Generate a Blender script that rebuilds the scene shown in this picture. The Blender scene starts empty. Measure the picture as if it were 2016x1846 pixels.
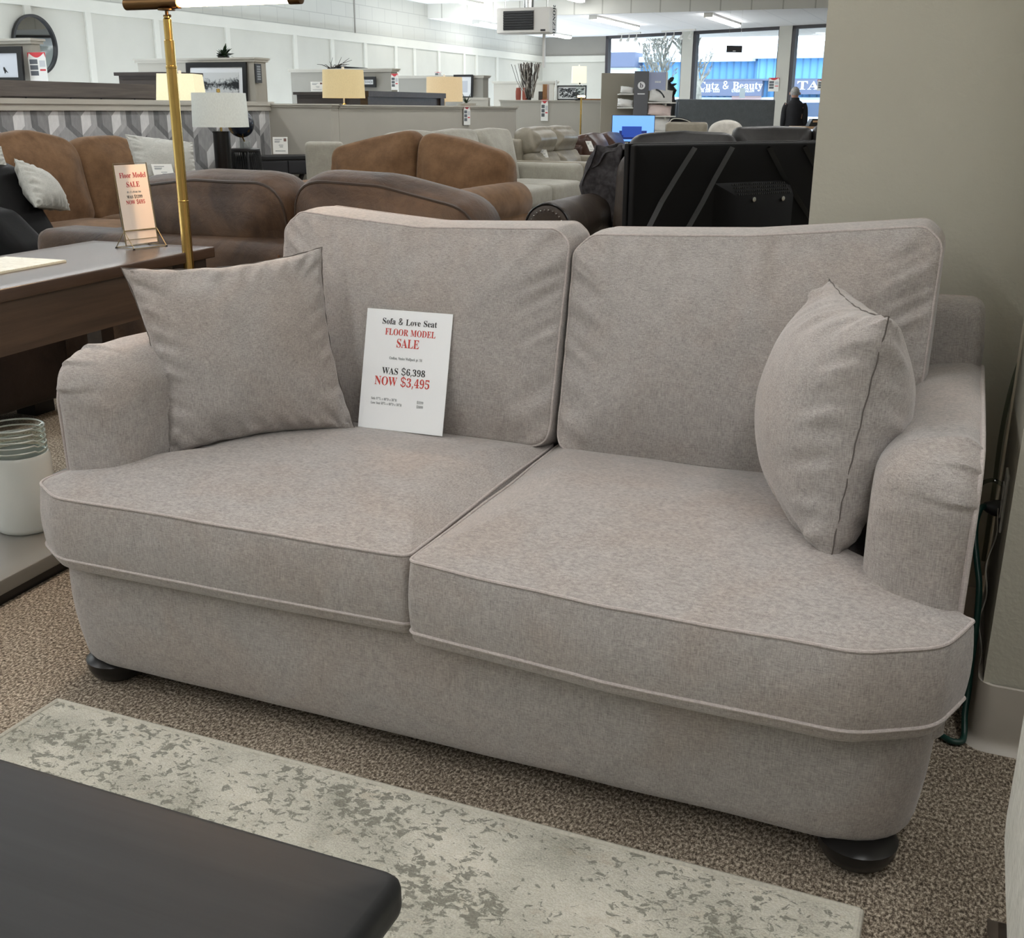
import bpy, bmesh, math, random, json, heapq
from mathutils import Vector as V, Matrix, noise
random.seed(7)
SC = bpy.context.scene
COL = SC.collection
PI = math.pi
# ------------------------------------------------------------------ camera
F_PX, PITCH, YAW, ROLL = 2142.7, .3196, .3915, .006
CAM = V((1.6926, -1.5201, 1.1694))
FW = V((-math.sin(YAW)*math.cos(PITCH), math.cos(YAW)*math.cos(PITCH), -math.sin(PITCH)))
_r = V((math.cos(YAW), math.sin(YAW), 0)); _u = _r.cross(FW)
RT = _r*math.cos(ROLL) + _u*math.sin(ROLL)
UP = _u*math.cos(ROLL) - _r*math.sin(ROLL)
cd = bpy.data.cameras.new('camera'); cam = bpy.data.objects.new('camera', cd); COL.objects.link(cam)
cam.matrix_world = Matrix(((RT.x, UP.x, -FW.x, CAM.x), (RT.y, UP.y, -FW.y, CAM.y), (RT.z, UP.z, -FW.z, CAM.z), (0, 0, 0, 1)))
cd.sensor_fit = 'HORIZONTAL'; cd.sensor_width = 36; cd.lens = F_PX/2016*36; cd.clip_end = 300; cd.clip_start = .02
SC.camera = cam
def ray(x, y): return FW + RT*((x-1008)/F_PX) - UP*((y-923)/F_PX)
def on(x, y, ax, v):                       # point seen at pixel (x, y) on the plane axis ax = v
    d = ray(x, y); return CAM + d*((v-CAM[ax])/d[ax])
def pd(x, y, depth): return CAM + ray(x, y)*depth
# ------------------------------------------------------------------ materials
def lin(c): return tuple(((v/255)/12.92 if v/255 <= .04045 else ((v/255+.055)/1.055)**2.4) for v in c)+(1,)
MATS = {}
def newmat(name):
    m = bpy.data.materials.new(name); m.use_nodes = True; nt = m.node_tree
    b = nt.nodes['Principled BSDF']; MATS[name] = m
    return m, nt, b
def coords(nt, scale, kind='Object', rot=(0,0,0)):
    tc = nt.nodes.new('ShaderNodeTexCoord'); mp = nt.nodes.new('ShaderNodeMapping')
    mp.inputs['Scale'].default_value = scale; mp.inputs['Rotation'].default_value = rot
    nt.links.new(tc.outputs[kind], mp.inputs['Vector']); return mp.outputs['Vector']
def noise_n(nt, vec, scale=1, detail=2, rough=.5, dist=0):
    n = nt.nodes.new('ShaderNodeTexNoise'); n.inputs['Scale'].default_value = scale; n.inputs['Detail'].default_value = detail
    n.inputs['Roughness'].default_value = rough; n.inputs['Distortion'].default_value = dist
    nt.links.new(vec, n.inputs['Vector']); return n.outputs['Fac']
def math_n(nt, op, a, b=None, clamp=False):
    n = nt.nodes.new('ShaderNodeMath'); n.operation = op; n.use_clamp = clamp
    for i, v in enumerate((a, b)):
        if v is None: continue
        if hasattr(v, 'node'): nt.links.new(v, n.inputs[i])
        else: n.inputs[i].default_value = v
    return n.outputs[0]
def ramp(nt, fac, stops, interp='LINEAR'):
    r = nt.nodes.new('ShaderNodeValToRGB'); cr = r.color_ramp; cr.interpolation = interp
    while len(cr.elements) < len(stops): cr.elements.new(.5)
    for e, (p, c) in zip(cr.elements, stops): e.position = p; e.color = lin(c) if len(c) == 3 else c
    nt.links.new(fac, r.inputs['Fac']); return r.outputs['Color']
def mixc(nt, fac, a, b, mode='MIX'):
    n = nt.nodes.new('ShaderNodeMix'); n.data_type = 'RGBA'; n.blend_type = mode
    for idx, v in ((0, fac), (6, a), (7, b)):
        if hasattr(v, 'node'): nt.links.new(v, n.inputs[idx])
        elif idx == 0: n.inputs[0].default_value = v
        else: n.inputs[idx].default_value = lin(v)
    return n.outputs[2]
def bump(nt, b, h, strength=.3, dist=.002):
    n = nt.nodes.new('ShaderNodeBump'); n.inputs['Strength'].default_value = strength; n.inputs['Distance'].default_value = dist
    nt.links.new(h, n.inputs['Height']); nt.links.new(n.outputs[0], b.inputs['Normal'])
def plain(name, c, rough=.6, metal=0, var=0, vs=8, bmp=0, bs=60, spec=.5, coat=0):
    m, nt, b = newmat(name)
    b.inputs['Roughness'].default_value = rough; b.inputs['Metallic'].default_value = metal
    b.inputs['Specular IOR Level'].default_value = spec; b.inputs['Coat Weight'].default_value = coat
    n = noise_n(nt, coords(nt, (vs, vs, vs)), 1, 4)
    lo = tuple(max(0, v*(1-var)) for v in c); hi = tuple(min(255, v*(1+var)) for v in c)
    nt.links.new(ramp(nt, n, [(.3, lo), (.7, hi)]), b.inputs['Base Color'])
    if bmp: bump(nt, b, noise_n(nt, coords(nt, (bs, bs, bs)), 1, 3), bmp, .004)
    return m
def emit(name, c, strength):
    m, nt, b = newmat(name)
    b.inputs['Base Color'].default_value = lin(c); b.inputs['Emission Color'].default_value = lin(c); b.inputs['Emission Strength'].default_value = strength
    return m
def fabric(name, dark, light, k=1.0, rough=.9, contrast=1.0, sheen=.3, blot=.15, warm=None):
    m, nt, b = newmat(name)
    b.inputs['Roughness'].default_value = rough; b.inputs['Specular IOR Level'].default_value = .2
    b.inputs['Sheen Weight'].default_value = sheen; b.inputs['Sheen Roughness'].default_value = .4
    a = noise_n(nt, coords(nt, (75*k, 100*k, 520*k)), 1, 2.5, .65)
    c = noise_n(nt, coords(nt, (520*k, 420*k, 38*k)), 1, 2.5, .65)
    g = noise_n(nt, coords(nt, (22*k, 22*k, 22*k)), 1, 4, .65)
    s = math_n(nt, 'ADD', math_n(nt, 'MULTIPLY', a, .5), math_n(nt, 'MULTIPLY', c, .5))
    s = math_n(nt, 'ADD', math_n(nt, 'MULTIPLY', s, 1-blot), math_n(nt, 'MULTIPLY', g, blot))
    w = .13/contrast
    col = ramp(nt, s, [(.5-w, dark), (.5+w, light)])
    if warm:
        q = noise_n(nt, coords(nt, (5, 5, 5)), 1, 4, .6, .5)
        col = mixc(nt, ramp(nt, q, [(.42, (0,0,0)), (.62, (170,170,170))]), col, warm, 'MULTIPLY')
    nt.links.new(col, b.inputs['Base Color'])
    bump(nt, b, s, .3, .0015)
    return m
def leather(name, c, c2, rough=.45, crease=.25, vs=6, spec=.35):
    m, nt, b = newmat(name); b.inputs['Specular IOR Level'].default_value = spec
    b.inputs['Roughness'].default_value = rough
    g = noise_n(nt, coords(nt, (vs, vs, vs)), 1, 5, .65, .6)
    nt.links.new(ramp(nt, g, [(.32, c), (.68, c2)]), b.inputs['Base Color'])
    bump(nt, b, noise_n(nt, coords(nt, (14, 14, 14)), 1, 6, .7, 1.2), crease, .01)
    return m
def wood(name, c1, c2, axis=1, rough=.45, sc=1.0):
    m, nt, b = newmat(name); b.inputs['Roughness'].default_value = rough
    s = [38*sc, 38*sc, 38*sc]; s[axis] = 2.2*sc
    g = noise_n(nt, coords(nt, s), 1, 5, .6, .8)
    s2 = [160*sc]*3; s2[axis] = 6*sc
    g2 = noise_n(nt, coords(nt, s2), 1, 3, .6)
    f = math_n(nt, 'ADD', math_n(nt, 'MULTIPLY', g, .65), math_n(nt, 'MULTIPLY', g2, .35))
    nt.links.new(ramp(nt, f, [(.33, c1), (.66, c2)]), b.inputs['Base Color'])
    bump(nt, b, g2, .08, .001)
    return m
# ------------------------------------------------------------------ mesh building
class MB:
    def __init__(s): s.v = []; s.f = []; s.sm = []
    def add(s, vs, fs, smooth=True):
        o = len(s.v); s.v += [V(p) for p in vs]; s.f += [tuple(i+o for i in f) for f in fs]; s.sm += [smooth]*len(fs); return s
    def box(s, lo, hi, M=None):
        x0, y0, z0 = lo; x1, y1, z1 = hi
        vs = [V(p) for p in ((x0,y0,z0),(x1,y0,z0),(x1,y1,z0),(x0,y1,z0),(x0,y0,z1),(x1,y0,z1),(x1,y1,z1),(x0,y1,z1))]
        if M: vs = [M @ p for p in vs]
        return s.add(vs, [(3,2,1,0),(4,5,6,7),(0,1,5,4),(1,2,6,5),(2,3,7,6),(3,0,4,7)], False)
    def prism(s, poly, w0, w1, M):          # M(u, v, w) -> Vector
        n = len(poly)
        vs = [M(u, v, w0) for u, v in poly]+[M(u, v, w1) for u, v in poly]
        return s.add(vs, [tuple(range(n))[::-1], tuple(range(n, 2*n))]+[(i, (i+1) % n, n+(i+1) % n, n+i) for i in range(n)], False)
    def tube(s, path, r, n=8, closed=False, caps=True):
        path = [V(p) for p in path]; N = len(path); rings = []; prev = None
        for i, p in enumerate(path):
            a = path[(i-1) % N] if closed or i else p; b = path[(i+1) % N] if closed or i < N-1 else p
            t = (b-a); t = t.normalized() if t.length > 1e-9 else V((0,0,1))
            if prev is None: q = t.orthogonal().normalized()
            else:
                q = prev - t*prev.dot(t); q = q.normalized() if q.length > 1e-6 else t.orthogonal().normalized()
            prev = q; w = t.cross(q); rr = r[i] if isinstance(r, (list, tuple)) else r
            rings.append([p + q*(math.cos(2*PI*k/n)*rr) + w*(math.sin(2*PI*k/n)*rr) for k in range(n)])
        vs = [v for rg in rings for v in rg]; fs = []
        for i in range(N if closed else N-1):
            j = (i+1) % N
            fs += [(i*n+k, i*n+(k+1) % n, j*n+(k+1) % n, j*n+k) for k in range(n)]
        if caps and not closed: fs += [tuple(range(n))[::-1], tuple((N-1)*n+k for k in range(n))]
        return s.add(vs, fs)
    def lathe(s, prof, n=32, M=None, cap=True):   # prof: [(r, z)]
        M = M or Matrix.Identity(4); vs = []
        for r, z in prof: vs += [M @ V((r*math.cos(2*PI*k/n), r*math.sin(2*PI*k/n), z)) for k in range(n)]
        fs = [(i*n+k, i*n+(k+1) % n, (i+1)*n+(k+1) % n, (i+1)*n+k) for i in range(len(prof)-1) for k in range(n)]
        if cap:
            if prof[0][0] > 1e-5: fs.append(tuple(range(n))[::-1])
            if prof[-1][0] > 1e-5: fs.append(tuple((len(prof)-1)*n+k for k in range(n)))
        return s.add(vs, fs)
    def grid(s, P, nu, nv, smooth=True, flip=False):  # P(i, j)
        vs = [P(i, j) for i in range(nu) for j in range(nv)]
        fs = [(i*nv+j, (i+1)*nv+j, (i+1)*nv+j+1, i*nv+j+1) for i in range(nu-1) for j in range(nv-1)]
        if flip: fs = [f[::-1] for f in fs]
        return s.add(vs, fs, smooth)
    def build(s, name, m, parent=None, at=None, sharp=40, weld=True, recalc=True):
        o0 = V(at) if at is not None else (parent.matrix_basis.translation if parent and not parent.parent else V((0,0,0)))
        me = bpy.data.meshes.new(name); bm = bmesh.new()
        bv = [bm.verts.new(p) for p in s.v]
        for f, sm in zip(s.f, s.sm):
            try: bf = bm.faces.new([bv[i] for i in f]); bf.smooth = sm
            except ValueError: pass
        if weld: bmesh.ops.remove_doubles(bm, verts=bm.verts, dist=1e-5)
        if recalc: bmesh.ops.recalc_face_normals(bm, faces=bm.faces)
        bm.to_mesh(me); bm.free()
        if sharp: me.set_sharp_from_angle(angle=math.radians(sharp))
        ob = bpy.data.objects.new(name, me); COL.objects.link(ob)
        me.materials.append(MATS[m] if isinstance(m, str) else m)
        if parent: ob.parent = parent
        return ob
def prop(o, label=None, cat=None, group=None, kind=None):
    if label: o['label'] = label
    if cat: o['category'] = cat
    if group: o['group'] = group
    if kind: o['kind'] = kind
    return o
def thing(name, label, cat, loc=(0,0,0), rz=0, group=None):
    o = bpy.data.objects.new(name, None); COL.objects.link(o); o.empty_display_size = .1
    o.location = loc; o.rotation_euler = (0, 0, rz); return prop(o, label, cat, group)
def struct(name, mb, m): return prop(mb.build(name, m), kind='structure')
def copy_tree(o, parent=None):
    c = o.copy(); COL.objects.link(c); c.parent = parent
    for ch in list(o.children): copy_tree(ch, c)
    return c
def fillet(poly, rad, n=200):               # rounded polygon resampled to n points
    N = len(poly); pts = []
    for i in range(N):
        p = V(poly[i]).to_2d() if len(poly[i]) > 2 else V(poly[i]); a = V(poly[i-1]); b = V(poly[(i+1) % N])
        r = rad[i] if isinstance(rad, (list, tuple)) else rad
        da = (a-p); db = (b-p); la, lb = da.length, db.length; da.normalize(); db.normalize()
        ang = da.angle(db); t = min(r/max(1e-6, math.tan(ang/2)), la*.49, lb*.49)
        if r < 1e-6 or ang > PI-.02: pts.append(p); continue
        p0 = p+da*t; p1 = p+db*t
        for k in range(9):
            q = k/8; pts.append(p0*(1-q)**2 + p*2*q*(1-q) + p1*q*q)
    pts = [p for i, p in enumerate(pts) if (p-pts[i-1]).length > 1e-6]; m = len(pts); Ls = [(pts[(i+1) % m]-pts[i]).length for i in range(m)]; k = [1]*m
    h = [(-l, i) for i, l in enumerate(Ls)]; heapq.heapify(h)
    for _ in range(max(0, n-m)):
        _, i = heapq.heappop(h); k[i] += 1; heapq.heappush(h, (-Ls[i]/k[i], i))
    return [pts[i].lerp(pts[(i+1) % m], t/k[i]) for i in range(m) for t in range(k[i])]
def pad(mb, outline, seg, prof, M, fn=None):
    """closed cushion body: rings of the outline pulled towards the segment; prof = [(mode, value, w)], M(u, v, w) -> world"""
    a, b = V(seg[0]), V(seg[1]); ab = b-a; n = len(outline)
    Q = []
    for p in outline:
        t = max(0, min(1, (p-a).dot(ab)/max(1e-9, ab.length_squared))); Q.append(a+ab*t)
    vs = []
    for mode, val, w in prof:
        for p, q in zip(outline, Q):
            d = q-p; L = d.length
            s_ = val if mode == 's' else (val/max(L, 1e-6) if mode == 'd' else (mode + (L-mode)*val)/max(L, 1e-6))
            c = p+d*s_; r = M(c.x, c.y, w); vs.append(fn(r) if fn else r)
    R = len(prof)
    fs = [(i*n+k, i*n+(k+1) % n, (i+1)*n+(k+1) % n, (i+1)*n+k) for i in range(R-1) for k in range(n)]
    mb.add(vs, fs); return mb
def ring(outline, seg, mode, val, w, M, fn=None):
    mb = MB(); pad(mb, outline, seg, [(mode, val, w)], M, fn); return mb.v
def prof_pad(w0, w1, r0, r1, c0=0, c1=0, bulge=0, nin=7, ns=5, na=4, pw=2):
    P = []
    for k in range(nin): s_ = 1-k/nin; P.append((r0, s_, w0-c0*(1-(1-s_)**pw)))
    for k in range(na): t = PI/2*k/na; P.append(('d', r0*(1-math.sin(t)), w0+r0*(1-math.cos(t))))
    for k in range(ns+1):
        t = k/ns; P.append(('d', -bulge*math.sin(PI*t), (w0+r0)*(1-t)+(w1-r1)*t))
    for k in range(1, na+1): t = PI/2*k/na; P.append(('d', r1*(1-math.cos(t)), w1-r1+r1*math.sin(t)))
    for k in range(1, nin+1): s_ = k/nin; P.append((r1, s_, w1+c1*(1-(1-s_)**pw)))
    return P
XYZ = lambda u, v, w: V((u, v, w))
def frame(o, U, W2, N): o, U, W2, N = V(o), V(U), V(W2), V(N); return lambda u, v, w: o+U*u+W2*v+N*w
def rbox(mb, lo, hi, r, crown=.0, M=None, fn=None, n=64, bulge=0, axis=2):
    """rounded block from lo to hi (local), crowned on both faces along axis"""
    ax = [(1,2,0),(2,0,1),(0,1,2)][axis]; a, b, c = ax
    u0, u1, v0, v1 = lo[a], hi[a], lo[b], hi[b]
    out = fillet([(u0,v0),(u1,v0),(u1,v1),(u0,v1)], r*1.3, n)
    mu, mv = (u0+u1)/2, (v0+v1)/2; du, dv = u1-u0, v1-v0
    seg = ((u0+dv/2, mv), (u1-dv/2, mv)) if du > dv else ((mu, v0+du/2), (mu, v1-du/2))
    def Mf(u, v, w):
        p = [0,0,0]; p[a] = u; p[b] = v; p[c] = w; p = V(p); return M @ p if M else p
    pad(mb, out, seg, prof_pad(lo[c], hi[c], r, r, crown, crown, bulge, nin=5, ns=3, na=3), Mf, fn); return mb
def wob(p, amp, f, seed=0):
    q = V(p)*f+V((seed*3.1, seed*1.7, seed)); return V((noise.noise(q), noise.noise(q+V((31,7,3))), noise.noise(q+V((5,17,41)))))*amp
def pillow_mesh(mb, w, h, t, M, seed=0, n=64, pinch=.07, wr=.017):
    def P(side):
        def g(i, j):
            u = -1+2*i/(n-1); v = -1+2*j/(n-1)
            u = math.sin(u*PI/2)*.35+u*.65; v = math.sin(v*PI/2)*.35+v*.65
            x = u*w/2*(1-pinch*(1-v*v)); y = v*h/2*(1-pinch*(1-u*u))
            e = max(0, (1-u*u)*(1-v*v)); hgt = t/2*e**.5
            d = min(1-abs(u), 1-abs(v)); k = math.exp(-((d-.18)/.16)**2)
            al = u if 1-abs(v) < 1-abs(u) else v
            k = math.exp(-(d/.20)**2); q = al*6+d*3.2
            z = hgt + wr*k*(noise.noise(V((q+seed*9+side*3, d*1.6, seed)))*1.5+.45*noise.noise(V((q*2.1+seed*5, d*2, seed+2))))*min(1, d*14) + .004*noise.noise(V((u*2.5, v*2.5, seed+side)))*min(1, d*8)
            edge = 1+.014*noise.noise(V((al*7, seed*2.0, 1.3)))*(d < .06)
            return M(x*edge, y*edge, side*max(z, 0))
        return g
    mb.grid(P(1), n, n); mb.grid(P(-1), n, n, flip=True); return mb
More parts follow.
